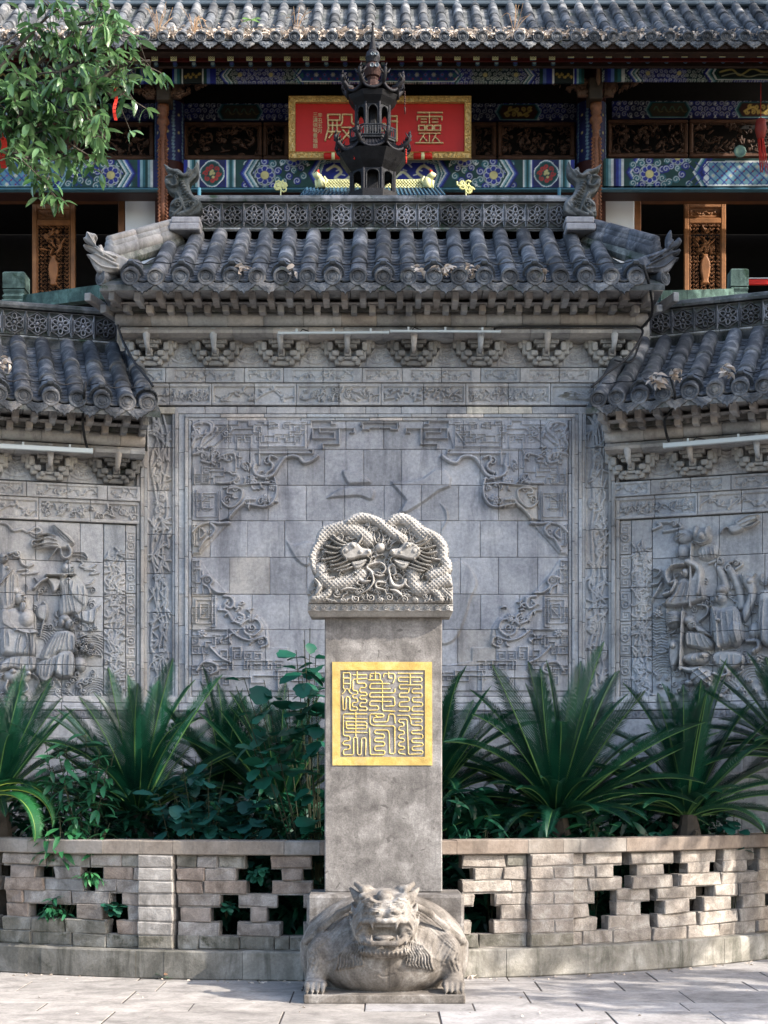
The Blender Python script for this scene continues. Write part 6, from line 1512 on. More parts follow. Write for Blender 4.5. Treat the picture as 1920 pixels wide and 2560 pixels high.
for k_, col in ((1.0, WH), (.985, TEAL), (.955, LT), (.93, WH), (.92, BLUE)): A.poly([(c+x*k_, 434+(y-434)*(k_ if k_ > .99 else k_-.03)) for x, y in K], col)
for s in (-1, 1):
    A.line([(c+s*130, 425), (c+s*110, 415), (c+s*95, 430), (c+s*110, 445), (c+s*85, 450), (c+s*60, 430), (c+s*40, 445), (c+s*30, 455)], 3.2, (.72, .74, .5), True)
    for i in range(7): A.line([(c+s*(120-i*13), 418+(i % 3)*9), (c+s*(112-i*13), 410+(i % 3)*14)], 1.3, WH)
    for i in range(5): A.line([(c+s*(80-i*16), 408), (c+s*(74-i*16), 411), (c+s*(68-i*16), 408)], .8, WH)
    for i in range(9): A.line([(c+s*(140-i*14), 462), (c+s*(134-i*14), 458), (c+s*(128-i*14), 462)], 1.0, LT)
hp('painted_beam', A.mesh('painted_beam', .05), (0, 19.9, 0))
A = Art(-60, 396, ya, yb, 19.9)
A.lattice(-60, 150, 406, 464, 22, (.10, .28, .36)); A.rect(-60, 150, LT, 402, 406); A.rect(-60, 150, BLUE, 396, 402); A.rect(-60, 150, LT, 464, 466)
A.rosette(277, 438, 43); A.rosette(203, 396, 34)
for (x, y) in ((200, 450), (185, 436), (222, 455), (235, 425), (240, 465), (170, 460), (320, 415), (322, 460), (190, 418)): A.curl(x, y, 10, x, 1, BLUE if x % 2 else TEAL)
A.chev(178, 1, cols=(GRN, LT, TEAL, LT, BLUE, DB)); A.chev(342, 1); A.stripes(344, 396, [BLUE, LT, TEAL, GRN, LT, WH, DB, DB])
hp('painted_beam', A.mesh('painted_beam', .05), (0, 19.9, 0))
A = Art(1509, 1990, ya-3, yb-3, 19.9)
A.stripes(1509, 1560, [GRN, TEAL, LT, WH, DB, BLUE, LB, WH]); A.chev(1563, -1)
A.rosette(1624, 435, 42); A.rosette(1694, 393, 34)
for (x, y) in ((1690, 448), (1705, 436), (1672, 455), (1665, 422), (1660, 462), (1722, 460), (1582, 412), (1582, 458), (1715, 415)): A.curl(x, y, 10, x, 1, BLUE if x % 2 else TEAL)
A.chev(1728, -1, cols=(GRN, WH, LT, TEAL, BLUE, DB, DB, BLUE))
A.poly([(1768, 403), (2000, 400), (2000, 465), (1768, 465), (1757, 450), (1763, 434), (1757, 418)], WH); A.lattice(1772, 1990, 406, 461, 22, (.18, .38, .46))
hp('painted_beam', A.mesh('painted_beam', .05), (0, 19.9, 0))
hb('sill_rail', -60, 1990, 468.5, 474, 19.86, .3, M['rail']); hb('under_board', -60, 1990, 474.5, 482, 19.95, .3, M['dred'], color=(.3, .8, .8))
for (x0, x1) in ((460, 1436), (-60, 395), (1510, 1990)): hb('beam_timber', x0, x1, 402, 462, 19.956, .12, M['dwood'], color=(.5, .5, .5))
# upper beam under the eave
def upper(x0, x1, cc, parts, y0=170, y1=207):
    A = Art(x0, x1, y0, y1, 19.35, .008); A.rect(x0, x1, DB); A.scrollfill(x0, x1, 6.2, 3)
    parts(A); return hp('eave_beam', A.mesh('eave_beam', .04), (0, 19.35, 0))
def pc(A):
    c = 945
    for s in (-1, 1):
        X = lambda d: c+s*d; S = lambda a, b: sorted((X(a), X(b)))
        A.stripes(*S(490, 515), [BLUE, LT, TEAL, GRN]); A.rect(*S(438, 490), BK); A.rect(*S(436, 440), WH); A.rect(*S(488, 491), WH)
        for i in range(6): A.cv.pline(spiral(A.P(X(447+i*7), 186+(i % 2)*6), 4*A.k, 1, i, 1, 8), 1.2*A.k, (.5, .35, .08))
        A.stripes(*S(405, 436), [GRN, LB, BLUE, BLUE]); A.chev(X(400), s, 16, wd=3.2)
        for d in (345, 268): A.disc(X(d), 187, 5.5, YE)
        for d in (306, 385): A.disc(X(d), 172, 4, (.3, .3, .12))
        A.chev(X(212), s, 14, (LT, TEAL, GRN, LB), 3)
    A.poly([(c-205, 188), (c-192, 172), (c+192, 172), (c+205, 188), (c+192, 205), (c-192, 205)], WH); A.poly([(c-200, 188), (c-189, 174), (c+189, 174), (c+200, 188), (c+189, 203), (c-189, 203)], TEAL)
    A.lattice(c-186, c+186, 176, 201, 21, (.015, .05, .16))
upper(430, 1461, 945, pc)
def pl(A):
    A.stripes(340, 395, [GRN, LB, BLUE, TEAL, GRN, DB]); A.chev(330, 1, 16, wd=3)
    for x in (285, 210): A.disc(x, 187, 5.5, YE)
    A.chev(160, 1, 16, wd=3); A.rect(-60, 130, BK, 176, 203)
    for i in range(9): A.line([(i*14, 190), (8+i*14, 184), (14+i*14, 192)], 1.4, YE)
upper(-60, 392, 0, pl)
def pr(A):
    A.stripes(1510, 1562, [DB, BLUE, LB, GRN, TEAL, WH]); A.chev(1566, -1, 16, wd=3.4)
    for x in (1620, 1698): A.disc(x, 183, 5.5, YE)
    A.chev(1756, -1, 16, (DB, BLUE, WH, LT, TEAL, GRN), 4); A.poly([(1790, 166), (2000, 162), (2000, 200), (1790, 200), (1780, 183)], WH); A.poly([(1793, 168), (2000, 164), (2000, 198), (1793, 198), (1785, 183)], GRN); A.poly([(1800, 171), (2000, 167), (2000, 194), (1800, 194), (1792, 183)], BK)
    A.line([(1800, 180), (1830, 174), (1850, 188), (1880, 172), (1910, 180), (1950, 174), (1980, 186)], 2.0, (.55, .45, .14), True); A.line([(1805, 190), (1840, 183), (1870, 192), (1905, 186), (1950, 192)], 1.2, (.4, .4, .25), True)
upper(1505, 1990, 0, pr, 164, 202)
# third beam, deeper
for (x0, x1, carts, dy) in ((458, 1441, ((600, 0), (1296, 1), (890, 1)), 0), (-60, 384, ((230, 1), (20, 0)), 0), (1530, 1990, ((1671, 0), (1895, 1)), -6)):
    A = Art(x0, x1, 258+dy, 303+dy, 20.55, .009); A.rect(x0, x1, DB); A.scrollfill(x0, x1, 8, 5, BLUE, DB)
    for i in range(int((x1-x0)/30)): A.poly([(x0+15+i*30, 262+dy), (x0+21+i*30, 262+dy), (x0+18+i*30, 269+dy)], WH); A.poly([(x0+15+i*30, 300+dy), (x0+21+i*30, 300+dy), (x0+18+i*30, 292+dy)], WH)
    for (cc, kd) in carts:
        for k_, col in ((1.0, LT), (.95, TEAL), (.88, GRN), (.82, (.05, .012, .008) if kd else (.06, .05, .03))):
            A.poly([(cc-58*k_, 280+dy), (cc-47*k_, 280+dy-20*k_), (cc+47*k_, 280+dy-20*k_), (cc+58*k_, 280+dy), (cc+47*k_, 280+dy+20*k_), (cc-47*k_, 280+dy+20*k_)], col)
        if kd:
            for i in range(8): A.cv.pline(spiral(A.P(cc-28+i*8, 280+dy+(-7 if i % 2 else 6)), 6*A.k, 1.1, i, 1 if i % 2 else -1, 10, .3), 1.6*A.k, (.62, .45, .12))
            A.line([(cc-34, 284+dy), (cc-12, 274+dy), (cc+8, 288+dy), (cc+32, 276+dy)], 2.4, (.62, .45, .12), True)
        else:
            for i in range(8): A.line([(cc-36+i*10, 280+dy), (cc-30+i*10, 272+dy+(i % 2)*14), (cc-24+i*10, 284+dy)], 1.0, (.25, .20, .09) if i % 2 else (.08, .22, .15), True)
    hp('inner_beam', A.mesh('inner_beam', .04), (0, 20.55, 0))
# carved lattice boards
def lattice_panel(x0, x1, y0, y1, D=20.5, mat='dwood', fr=9, seed=0, inner=None, nm='lattice_board', col=None, frc=None):
    rnd = random.Random(seed); p, q = at(x0, y1, D), at(x1, y0, D); k = D/F
    cv = Cv(p.x+fr*k, q.x-fr*k, p.z+fr*k, q.z-fr*k, .0065)
    W, Hh = cv.u[-1]-cv.u[0], cv.z[-1]-cv.z[0]
    n = int(W*Hh/.004)
    for _ in range(n):
        c = (rnd.uniform(cv.u[0], cv.u[-1]), rnd.uniform(cv.z[0], cv.z[-1])); kd = rnd.random()
        if kd < .5: cv.stroke(spiral(c, rnd.uniform(.025, .05), 1.1, rnd.uniform(0, 6), rnd.choice([-1, 1]), 10), .007, .012, .004, curve=False)
        elif kd < .8: leaf(cv, c, rnd.uniform(0, 6.3), .09, .014, .015, .004)
        else: rosette(cv, c, .03, .018, 6, .004)
    if inner: inner(cv)
    m = cv.K > 0; m[:3] = True; m[-3:] = True; m[:, :3] = True; m[:, -3:] = True
    pan = cv.cut(nm, m, 0, .02, M[mat]); hp(nm, pan, (0, D+.02, 0), color=col)
    for (a, b, c_, d) in ((x0, x1, y0, y0+fr), (x0, x1, y1-fr, y1), (x0, x0+fr, y0+fr+.3, y1-fr-.3), (x1-fr, x1, y0+fr+.3, y1-fr-.3)): hb('lattice_frame', a, b, c_, d, D, .06, M[mat], .012, frc or (1.3, 1.2, 1.1))
for i, (a, b) in enumerate(((-60, 178), (183, 384), (458, 655), (658, 722), (1178, 1241), (1245, 1437), (1520, 1720), (1724, 1930))):
    dy = -6 if a > 1500 else 0; lattice_panel(a, b, 304+dy, 398+dy, seed=i)
# interior walls near-black: the hall's inner gloom is put into the colour
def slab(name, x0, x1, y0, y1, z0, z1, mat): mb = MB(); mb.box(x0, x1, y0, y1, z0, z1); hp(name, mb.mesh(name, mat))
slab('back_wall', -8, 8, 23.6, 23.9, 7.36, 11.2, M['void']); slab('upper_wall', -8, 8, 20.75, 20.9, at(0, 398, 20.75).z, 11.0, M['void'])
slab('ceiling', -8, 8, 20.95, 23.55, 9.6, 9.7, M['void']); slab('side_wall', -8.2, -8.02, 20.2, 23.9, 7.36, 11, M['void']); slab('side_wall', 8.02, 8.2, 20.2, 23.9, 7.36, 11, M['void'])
# columns with painted scrolls, hanging carved struts, corbels
for (cx_, sx, dy) in ((424, 408, 0), (1478, 1490, -4)):
    p = at(cx_, 400, 20.35); R = .185
    mb = MB(); mb.lathe([(R, 7.36), (R, 11.0)], 24, (p.x, 20.35, 0)); hp('column', mb.mesh('column', M['dred'], True), color=(.35, .4, .45))
    zt, zb = at(0, 252, 20.2).z, at(0, 402, 20.2).z; cv = Cv(-PI*R, PI*R, zb, zt, .012, DB)
    for j in range(18):
        for i in range(8): cv.pdisc((-PI*R+(i+.5)*PI*R/4, zb+(j+.5)*.045), .018, BLUE); cv.pline(spiral((-PI*R+(i+.5)*PI*R/4, zb+(j+.5)*.045), .019, 1.1, i+j, 1, 8), .0045, LT)
    for j in (3, 8, 13): 
        for i in range(8): cv.pdisc((-PI*R+i*PI*R/4, zb+j*.045), .014, YE)
    n_, m_ = cv.n, cv.m; U, Z = np.meshgrid(cv.u, cv.z); th = U/R
    V = np.stack([p.x+(R+.004)*np.sin(th), 20.35-(R+.004)*np.cos(th), Z], -1).reshape(-1, 3); I = np.arange(n_*m_).reshape(m_, n_)
    Qd = np.stack([I[:-1, :-1], I[:-1, 1:], I[1:, 1:], I[1:, :-1]], -1).reshape(-1, 4)
    hp('column_painting', np_mesh('column_painting', V, Qd, M['paint'], True, colors=cv.C.reshape(-1, 3)))
    q = at(sx, 0, 19.6); Zy = lambda y: at(0, y+dy, 19.6).z; K_ = 19.6/F
    prof = [(4, 262), (14, 260), (15, 275), (12, 280), (14, 286), (10, 292), (15, 300), (16, 308), (9, 316), (12, 322), (8, 330), (9, 345), (12, 350), (8, 356), (10, 380), (11, 420), (10, 470), (11, 520), (9, 565)]
    mb = MB(); mb.lathe([(r*K_, Zy(y)) for r, y in prof][::-1], 14, (q.x, 19.6, 0))
    rr = random.Random(4)
    for y in range(350, 560, 9):
        for s in (-1, 1): mb.tube([(q.x+s*6*K_, 19.6-9*K_, Zy(y)), (q.x+s*12*K_, 19.6-8*K_, Zy(y+5)), (q.x+s*8*K_, 19.6-9*K_, Zy(y+9))], .012, 6)
    hp('carved_strut', mb.mesh('carved_strut', M['carvewood'], True), color=(.7, .7, .75) if sx > 900 else (.55, .5, .5))
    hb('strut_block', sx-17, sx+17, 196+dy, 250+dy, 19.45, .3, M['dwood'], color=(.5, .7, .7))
    mb = MB(); mb.lathe([(.002, Zy(166)), (.012, Zy(170)), (.02, Zy(175)), (.012, Zy(179)), (.03, Zy(184)), (.035, Zy(190)), (.02, Zy(196)), (.03, Zy(225)), (.01, Zy(236))][::-1], 10, (q.x, 19.38, 0)); hp('strut_finial', mb.mesh('strut_finial', M['dwood'], True), color=(1.6, 1.7, 1.5))
    for s in (-1, 1):
        xs = sorted((sx+s*18, sx+s*118)); a, b = at(xs[0], 244+dy, 19.55), at(xs[1], 202+dy, 19.55); cv = Cv(a.x, b.x, a.z, b.z, .006); rr = random.Random(sx+s); base = a.x if s > 0 else b.x; W = b.x-a.x
        for _ in range(46):
            c = (rr.uniform(a.x, b.x), rr.uniform(a.z, b.z)); cv.stroke(spiral(c, rr.uniform(.02, .04), 1.1, rr.uniform(0, 6), rr.choice([-1, 1]), 10), .008, .02, .01, curve=False)
        U, Z = np.meshgrid(cv.u, cv.z); t = np.abs(U-base)/W; lim = a.z+(b.z-a.z)*np.clip(t*1.15-.25, 0, .85); m = (cv.K > 0) & (Z > lim) | ((t < .28) & (t > .03)) | (Z > b.z-.02)
        hp('corbel', cv.cut('corbel', m & (Z > lim-.01), 0, .06, M['dwood']), (0, 19.55, 0), color=(1.5, 1.6, 1.5))
# rafter ends
mb = MB(); mb.box(-.036, .036, .0, .02, -.036, .036); 
for (x0, x1, z0, z1) in ((-.036, .036, .028, .036), (-.036, .036, -.036, -.028), (-.036, -.028, -.028, .028), (.028, .036, -.028, .028)): mb.box(x0, x1, -.004, .001, z0, z1, 1)
mb.tube([(-.026, -.002, -.026), (.026, -.002, .026)], .005, 4, 1); mb.tube([(-.026, -.003, .026), (.026, -.003, -.026)], .005, 4, 1); mb.tube([(-.026, -.002, 0), (0, -.002, .026), (.026, -.002, 0), (0, -.002, -.026), (-.026, -.002, 0)], .004, 4, 1)
sqm = mb.mesh('rafter', [M['bluetin'], M['cream']])
mb = MB(); mb.tube([(0, 0, 0), (0, .6, 0)], .03, 10); mb.lathe([(.024, 0), (.024, .003), (.002, .004)], 10, (0, 0, 0)); 
rdm = {}
for nm, col in (('a', (.45, .62, .58)), ('b', (.12, .16, .45))):
    mb = MB(); mb.tube([(0, .003, 0), (0, .03, 0)], .03, 10, 0); mb.tube([(0, 0, 0), (0, .003, 0)], .022, 10, 1); rdm[nm] = mb.mesh('round_rafter', [M['bluetin'], plain_mat('rafter_end_'+nm, col, .6, bump=0)])
for i in range(-2, 43):
    x = 245+(i-2)*47.3; yy = 143-(5 if x > 1400 else 0)-(x-960)*.003
    p = at(x, yy, 18.95); hp('rafter', sqm, (p.x, p.y, p.z)); q = at(x+3, yy+14.5, 19.2); hp('round_rafter', rdm['a' if i % 3 else 'b'], (q.x, q.y, q.z))
A = Art(-80, 2000, 134, 153, 19.02, .012, (.10, .008, .006))
for i in range(45):
    x = 268+(i-4)*47.3; A.line([(x-8, 146), (x-3, 141), (x+1, 146), (x+5, 139), (x+8, 143)], 1.1, (.28, .04, .02), True)
hp('fascia_board', A.mesh('fascia_board', .03), (0, 19.02, 0))
p = at(0, 120, 18.8); mb = MB(); mb.add([(-6, 18.72, at(0, 122, 18.72).z), (6, 18.72, at(0, 122, 18.72).z), (6, 20.6, 11.3), (-6, 20.6, 11.3)]+[(-6, 18.72, at(0, 108, 18.72).z), (6, 18.72, at(0, 108, 18.72).z), (6, 20.6, 11.42), (-6, 20.6, 11.42)], [(3, 2, 1, 0), (4, 5, 6, 7), (0, 1, 5, 4), (1, 2, 6, 5), (2, 3, 7, 6), (3, 0, 4, 7)])
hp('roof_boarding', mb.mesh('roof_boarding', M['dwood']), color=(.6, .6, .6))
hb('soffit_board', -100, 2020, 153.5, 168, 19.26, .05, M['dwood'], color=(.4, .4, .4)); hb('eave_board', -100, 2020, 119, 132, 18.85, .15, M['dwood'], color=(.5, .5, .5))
# roof
HR = thing('x', '', '', (0, 0, 0)); bpy.data.objects.remove(HR)
we, ze = 1.32, at(0, 94, 18.68).z-7.35; wt, zt = -.25, at(0, 13, 20.25).z-7.35
PH = roof_path(we, ze, wt, zt, .22)
B2 = barrel_mesh('barrel_tile', .066, M['tile']); P2 = pan_mesh('pan_tile', .07, .03, .012, M['tile'], 6); D2 = disc_mesh('tile_end_disc', .064, M['tile']); G2 = drip_mesh('drip_tile', .090, M['tile'], .105)
usH = [at(100/2.37+600+46.9*i, 0, 18.68).x for i in range(-15, 30)]
rh = random.Random(9)
roof_tiles(HL, usH, PH, 4.2, (B2, P2, D2, G2), lambda u, w: u, lambda u: 1.0, .066, 13, rnd=rh, stuffpan=True)
mb = MB(); w0, z0 = PH(0); w1, z1 = PH(1); wm, zm = PH(.5)
mb.add([(-6, -w0, z0-.03), (6, -w0, z0-.03), (6, -wm, zm-.03), (-6, -wm, zm-.03), (6, -w1, z1-.03), (-6, -w1, z1-.03)], [(0, 1, 2, 3), (3, 2, 4, 5)]); put('roof_bed', mb.mesh('roof_bed', M['dark']), HL)
mb = MB(); mb.cbox(-6.5, 6.5, 20.22, 21.2, at(0, 15, 20.22).z, 12.4, .03); hp('upper_storey_wall', mb.mesh('upper_storey_wall', M['greyroof']))
mb = MB(); mb.cbox(-6.5, 6.5, 20.14, 20.215, at(0, 12, 20.14).z, at(0, 2, 20.14).z, .015); hp('ridge_band', mb.mesh('ridge_band', M['greyroof']), color=(1.3, 1.3, 1.35))
# white piers, door frames and leaves
hb('white_pier', 313, 392, 482, 760, 20.5, .35, M['white'], .01); hb('white_pier', 1513, 1586, 481, 760, 20.5, .35, M['white'], .01)
for s, (l, jl, jr, dl, dr) in enumerate(((-60, 295, 312, 80, 188), (1990, 1587, 1603, 1711, 1815))):
    a, b = sorted((l, jl)); hb('door_lintel', min(l, jl), max(l, jr), 486, 501, 20.55, .15, M['wood'], .01, (.45, .4, .4))
    hb('door_jamb', jl, jr, 501.5, 760, 20.55, .15, M['wood'], .01, (.8, .75, .7) if s else (.6, .55, .5))
    # door leaf: stiles, rails, small top panel, carved openwork panel
    dy = 0 if s == 0 else -4; dw = thing('x', '', ''); bpy.data.objects.remove(dw)
    e = bpy.data.objects.new('door', None); COL.objects.link(e); e.parent = HL; cpt = at((dl+dr)/2, 760, 20.9); e.location = (cpt.x, 20.9-HO, .02)
    def dp(nm, mesh, color=None): put(nm, mesh, e, (-cpt.x, -20.9, -7.35-.02), color=color)
    def dbx(nm, x0, x1, y0, y1, D, th, col=None, mat='wood'):
        p, q = at(x0, y1, D), at(x1, y0, D); mb = MB(); mb.cbox(p.x, q.x, D, D+th, p.z, q.z, .008); dp(nm, mb.mesh(nm, M[mat]), col)
    dbx('stile', dl, dl+12, 510+dy, 758, 20.88, .06); dbx('stile', dr-12, dr, 510+dy, 758, 20.88, .06)
    for (ya_, yb_) in ((510, 522), (548, 562), (738, 758)): dbx('rail', dl+12.2, dr-12.2, ya_+dy, yb_+dy, 20.882, .055)
    p, q = at(dl+12, 548+dy, 20.9), at(dr-12, 522+dy, 20.9); cv = Cv(p.x, q.x, p.z, q.z, .006); inflora(cv, p.x+.035, q.x-.035, p.z+.03, q.z-.03, .012, random.Random(s), 'vine'); o = cv.block('top_panel', p.x, q.x, p.z, q.z, -.01, .02, M['wood']); put('top_panel', o, e, (-cpt.x, 0, -7.37), color=(.9, .9, .9))
    p, q = at(dl+13, 738+dy, 20.9), at(dr-13, 562+dy, 20.9); cv = Cv(p.x, q.x, p.z, q.z, .0055); st = .052
    for i in range(int((q.x-p.x)/st)+1):
        for j in range(int((q.z-p.z)/st)+1):
            c = (p.x+i*st, p.z+j*st)
            cv.stroke([(c[0]+.021*math.cos(t*PI/3+.5), c[1]+.021*math.sin(t*PI/3+.5)) for t in range(6)], .0042, .008, .004, curve=False, closed=True)
            for t in range(3): cv.stroke([(c[0], c[1]), (c[0]+st*.6*math.cos(t*PI/3), c[1]+st*.6*math.sin(t*PI/3))], .0036, .006, .003, curve=False)
    cm = ((p.x+q.x)/2, (p.z+q.z)/2)
    cv.poly([(cm[0]+a, cm[1]+b) for a, b in ((-.035, .05), (-.03, .02), (-.06, -.05), (-.065, -.16), (-.04, -.28), (-.05, -.33), (.05, -.33), (.04, -.28), (.065, -.16), (.06, -.05), (.03, .02), (.035, .05))], .022, .02, .006, curve=True)
    rr = random.Random(8+s)
    for _ in range(14): leaf(cv, (cm[0]+rr.uniform(-.1, .1), cm[1]+rr.uniform(.05, .35)), rr.uniform(.3, 2.8), .11, .012, .018, .005); 
    for _ in range(5): rosette(cv, (cm[0]+rr.uniform(-.12, .12), cm[1]+rr.uniform(.1, .38)), .035, .02, 6, .006)
    m = cv.K > 0; m[:3] = True; m[-3:] = True; m[:, :3] = True; m[:, -3:] = True
    put('openwork_panel', cv.cut('openwork_panel', m, 0, .015, M['wood']), e, (-cpt.x, 0, -7.37), color=(1.0, .95, .9))
hb('red_rail', 1870, 1990, 697, 712, 20.3, .03, M['red']); hb('red_rail', 1870, 1990, 694, 696.5, 20.29, .03, M['alu'])

# ---------------------------------------------------------------- plaque
PD = 19.72
PQ = thing('plaque', 'red hall plaque with gilt characters and gold carved frame', 'plaque', (at(950, 0, PD).x, PD, at(0, 398, PD).z))
def qput(nm, me, color=None): return put(nm, me, PQ, (-PQ.location.x, -PD, -PQ.location.z), color=color)
def qat(x, y): p = at(x, y, PD); return p.x, p.z
a, b = qat(738, 382), qat(1162, 260); mb = MB(); mb.box(a[0]-.03, b[0]+.03, PD+.01, PD+.07, a[1]-.03, b[1]+.03); qput('board', mb.mesh('board', M['red']))
rr = random.Random(3)
for (x0, x1, y0, y1) in ((722, 1178, 243, 259), (722, 1178, 382, 398), (722, 739, 259.2, 381.8), (1161, 1178, 259.2, 381.8)):
    a, b = qat(x0, y1), qat(x1, y0); cv = Cv(a[0], b[0], a[1], b[1], .006)
    n = int((b[0]-a[0])*(b[1]-a[1])/.0011)
    for _ in range(n): cv.stroke(spiral((rr.uniform(*sorted((a[0], b[0]))), rr.uniform(*sorted((a[1], b[1])))), rr.uniform(.015, .028), 1, rr.uniform(0, 6), rr.choice([-1, 1]), 8), .005, .018, curve=False)
    cv.stroke([(a[0], a[1]), (b[0], a[1]), (b[0], b[1]), (a[0], b[1])], .007, .024, prof='flat', curve=False, closed=True)
    qput('carved_frame', (lambda me: me)(cv.block('carved_frame', a[0], b[0], a[1], b[1], 0, .05, M['goldleaf'], gap=.0005, lip=.001))).location.y += PD-.0
for o in [c for c in COL.objects if c.name.startswith('carved_frame')]: o.location.y = -.02
def glyph(strokes, w, nm='gilt_character'):
    pts = [p for s in strokes for p in s]; P = [qat(600+x/2.37, y/2.37) for x, y in pts]; xs = [p[0] for p in P]; zs_ = [p[1] for p in P]
    cv = Cv(min(xs)-.04, max(xs)+.04, min(zs_)-.04, max(zs_)+.04, .005)
    for s in strokes: cv.stroke([qat(600+x/2.37, y/2.37) for x, y in s], w*PD/F/2.37, .012, .006, prof='flat', curve=False)
    me = cv.cut(nm, cv.K > 0, 0, .01, M['goldtxt']); o = put(nm, me, PQ, (-PQ.location.x, .0, -PQ.location.z))
glyph([[(520,680),(592,680),(592,714),(522,714)],[(520,680),(524,760),(505,832)],[(535,745),(590,745)],[(528,782),(594,782)],[(549,725),(549,782)],[(575,725),(575,782)],[(545,794),(528,818)],[(572,794),(588,822)],
       [(607,680),(607,722),(596,745)],[(607,680),(662,680),(662,726),(674,738)],[(602,757),(657,757),(640,792),(598,838)],[(610,772),(640,806),(672,838)]], 6.5)
glyph([[(1052,668),(1198,668)],[(1050,712),(1050,692),(1196,692),(1196,712)],[(1122,668),(1122,732)],[(1074,708),(1104,708)],[(1074,725),(1104,725)],[(1140,708),(1172,708)],[(1140,725),(1172,725)],
       [(1058,745),(1094,745),(1094,774),(1058,774),(1058,745)],[(1106,745),(1140,745),(1140,774),(1106,774),(1106,745)],[(1152,745),(1188,745),(1188,774),(1152,774),(1152,745)],[(1062,792),(1186,792)],[(1122,792),(1122,846)],[(1042,848),(1202,848)],
       [(1090,800),(1066,838)],[(1088,815),(1106,836)],[(1160,800),(1140,838)],[(1158,815),(1182,838)]], 5.5)
glyph([[(800,668),(800,682)],[(700,720),(700,690),(930,690),(930,835)],[(770,735),(860,735),(860,775),(770,775),(770,735)],[(770,800),(890,800),(890,842),(770,842),(770,800)],[(770,735),(770,842)],[(900,720),(932,720)]], 6.5)
def text(body, x, y, size, nm='inscription'):
    c = bpy.data.curves.new(nm, 'FONT'); c.body = body; c.size = size; c.extrude = .002; c.align_x = 'CENTER'; c.align_y = 'CENTER'
    o = bpy.data.objects.new(nm, c); COL.objects.link(o); me = bpy.data.meshes.new_from_object(o.evaluated_get(bpy.context.evaluated_depsgraph_get())); bpy.data.objects.remove(o)
    me.materials.clear(); me.materials.append(M['goldtxt']); p = qat(x, y); put(nm, me, PQ, (p[0]-PQ.location.x, -.0+.004, p[1]-PQ.location.z), (PI/2, 0, 0))
for i, ch in enumerate('辛丑五月'): text(ch, 600+474/2.37, (684+i*31)/2.37, .062)
for i, ch in enumerate('三濃張駿書福題'): text(ch, 600+446/2.37, (680+i*31)/2.37, .062)
for s, (xx) in enumerate((833, 1057)):
    p = at(xx, 390, PD-.06); mb = MB(); L = .115
    mb.tube([(p.x-L, p.y, p.z), (p.x-L*.92, p.y, p.z), (p.x+L*.92, p.y, p.z), (p.x+L, p.y, p.z)], [.03, .040, .040, .03], 14); mb.tube([(p.x-.02, p.y, p.z), (p.x+.02, p.y, p.z)], .043, 14, 1)
    put('support_roll', mb.mesh('support_roll', [M['red'], M['cream']], True), PQ, (-PQ.location.x, -PD, -PQ.location.z))

# ---------------------------------------------------------------- shrine roof with pale ridge in front of the hall
SR = thing('shrine_roof', 'small blue ribbed shrine roof with pale yellow lattice ridge and two lions', 'roof', (at(935, 0, 19.0).x, 19.0, 5.9))
def sput(nm, me, color=None): return put(nm, me, SR, (-SR.location.x, -19.0, -5.9), color=color)
mb = MB(); p0, p1 = at(752, 490, 18.75), at(1112, 490, 18.75); q0, q1 = at(768, 471, 19.05), at(1096, 471, 19.05)
zb_ = p0.z
mb.add([(p0.x, 18.75, zb_), (p1.x, 18.75, zb_), (q1.x, 19.05, q0.z), (q0.x, 19.05, q0.z), (p0.x, 18.75, zb_-.03), (p1.x, 18.75, zb_-.03), (q1.x, 19.2, zb_-.03), (q0.x, 19.2, zb_-.03)], [(0, 1, 2, 3), (4, 7, 6, 5), (0, 4, 5, 1), (1, 5, 6, 2), (2, 6, 7, 3), (3, 7, 4, 0)])
n = 34
for i in range(n+1):
    a = p0.lerp(p1, i/n); b = q0.lerp(q1, i/n); mb.tube([(a.x, 18.74, zb_+.008), (b.x, 19.05, q0.z+.008)], .011, 6)
sput('roof', mb.mesh('roof', M['bluetin']))
mb = MB(); mb.box(p0.x+.25, p0.x+.31, 18.95, 19.01, 5.9, zb_-.02); mb.box(p1.x-.31, p1.x-.25, 18.95, 19.01, 5.9, zb_-.02); sput('post', mb.mesh('post', M['dred']))
a, b = at(812, 470, 19.05), at(1060, 449, 19.05); cv = Cv(a.x, b.x, a.z, b.z, .005); st = .036; i = 0
for k in range(-4, int((b.x-a.x)/st)+2):
    cv.stroke([(a.x+k*st, a.z), (a.x+k*st+(b.z-a.z), b.z)], .0075, .008, prof='flat', curve=False); cv.stroke([(a.x+k*st, b.z), (a.x+k*st+(b.z-a.z), a.z)], .0075, .008, prof='flat', curve=False)
m = cv.K > 0; m[:4] = True; m[-4:] = True; m[:, :4] = True; m[:, -4:] = True
o = sput('lattice_ridge', cv.cut('lattice_ridge', m, 0, .04, M['cream'])); o.location.y = .05
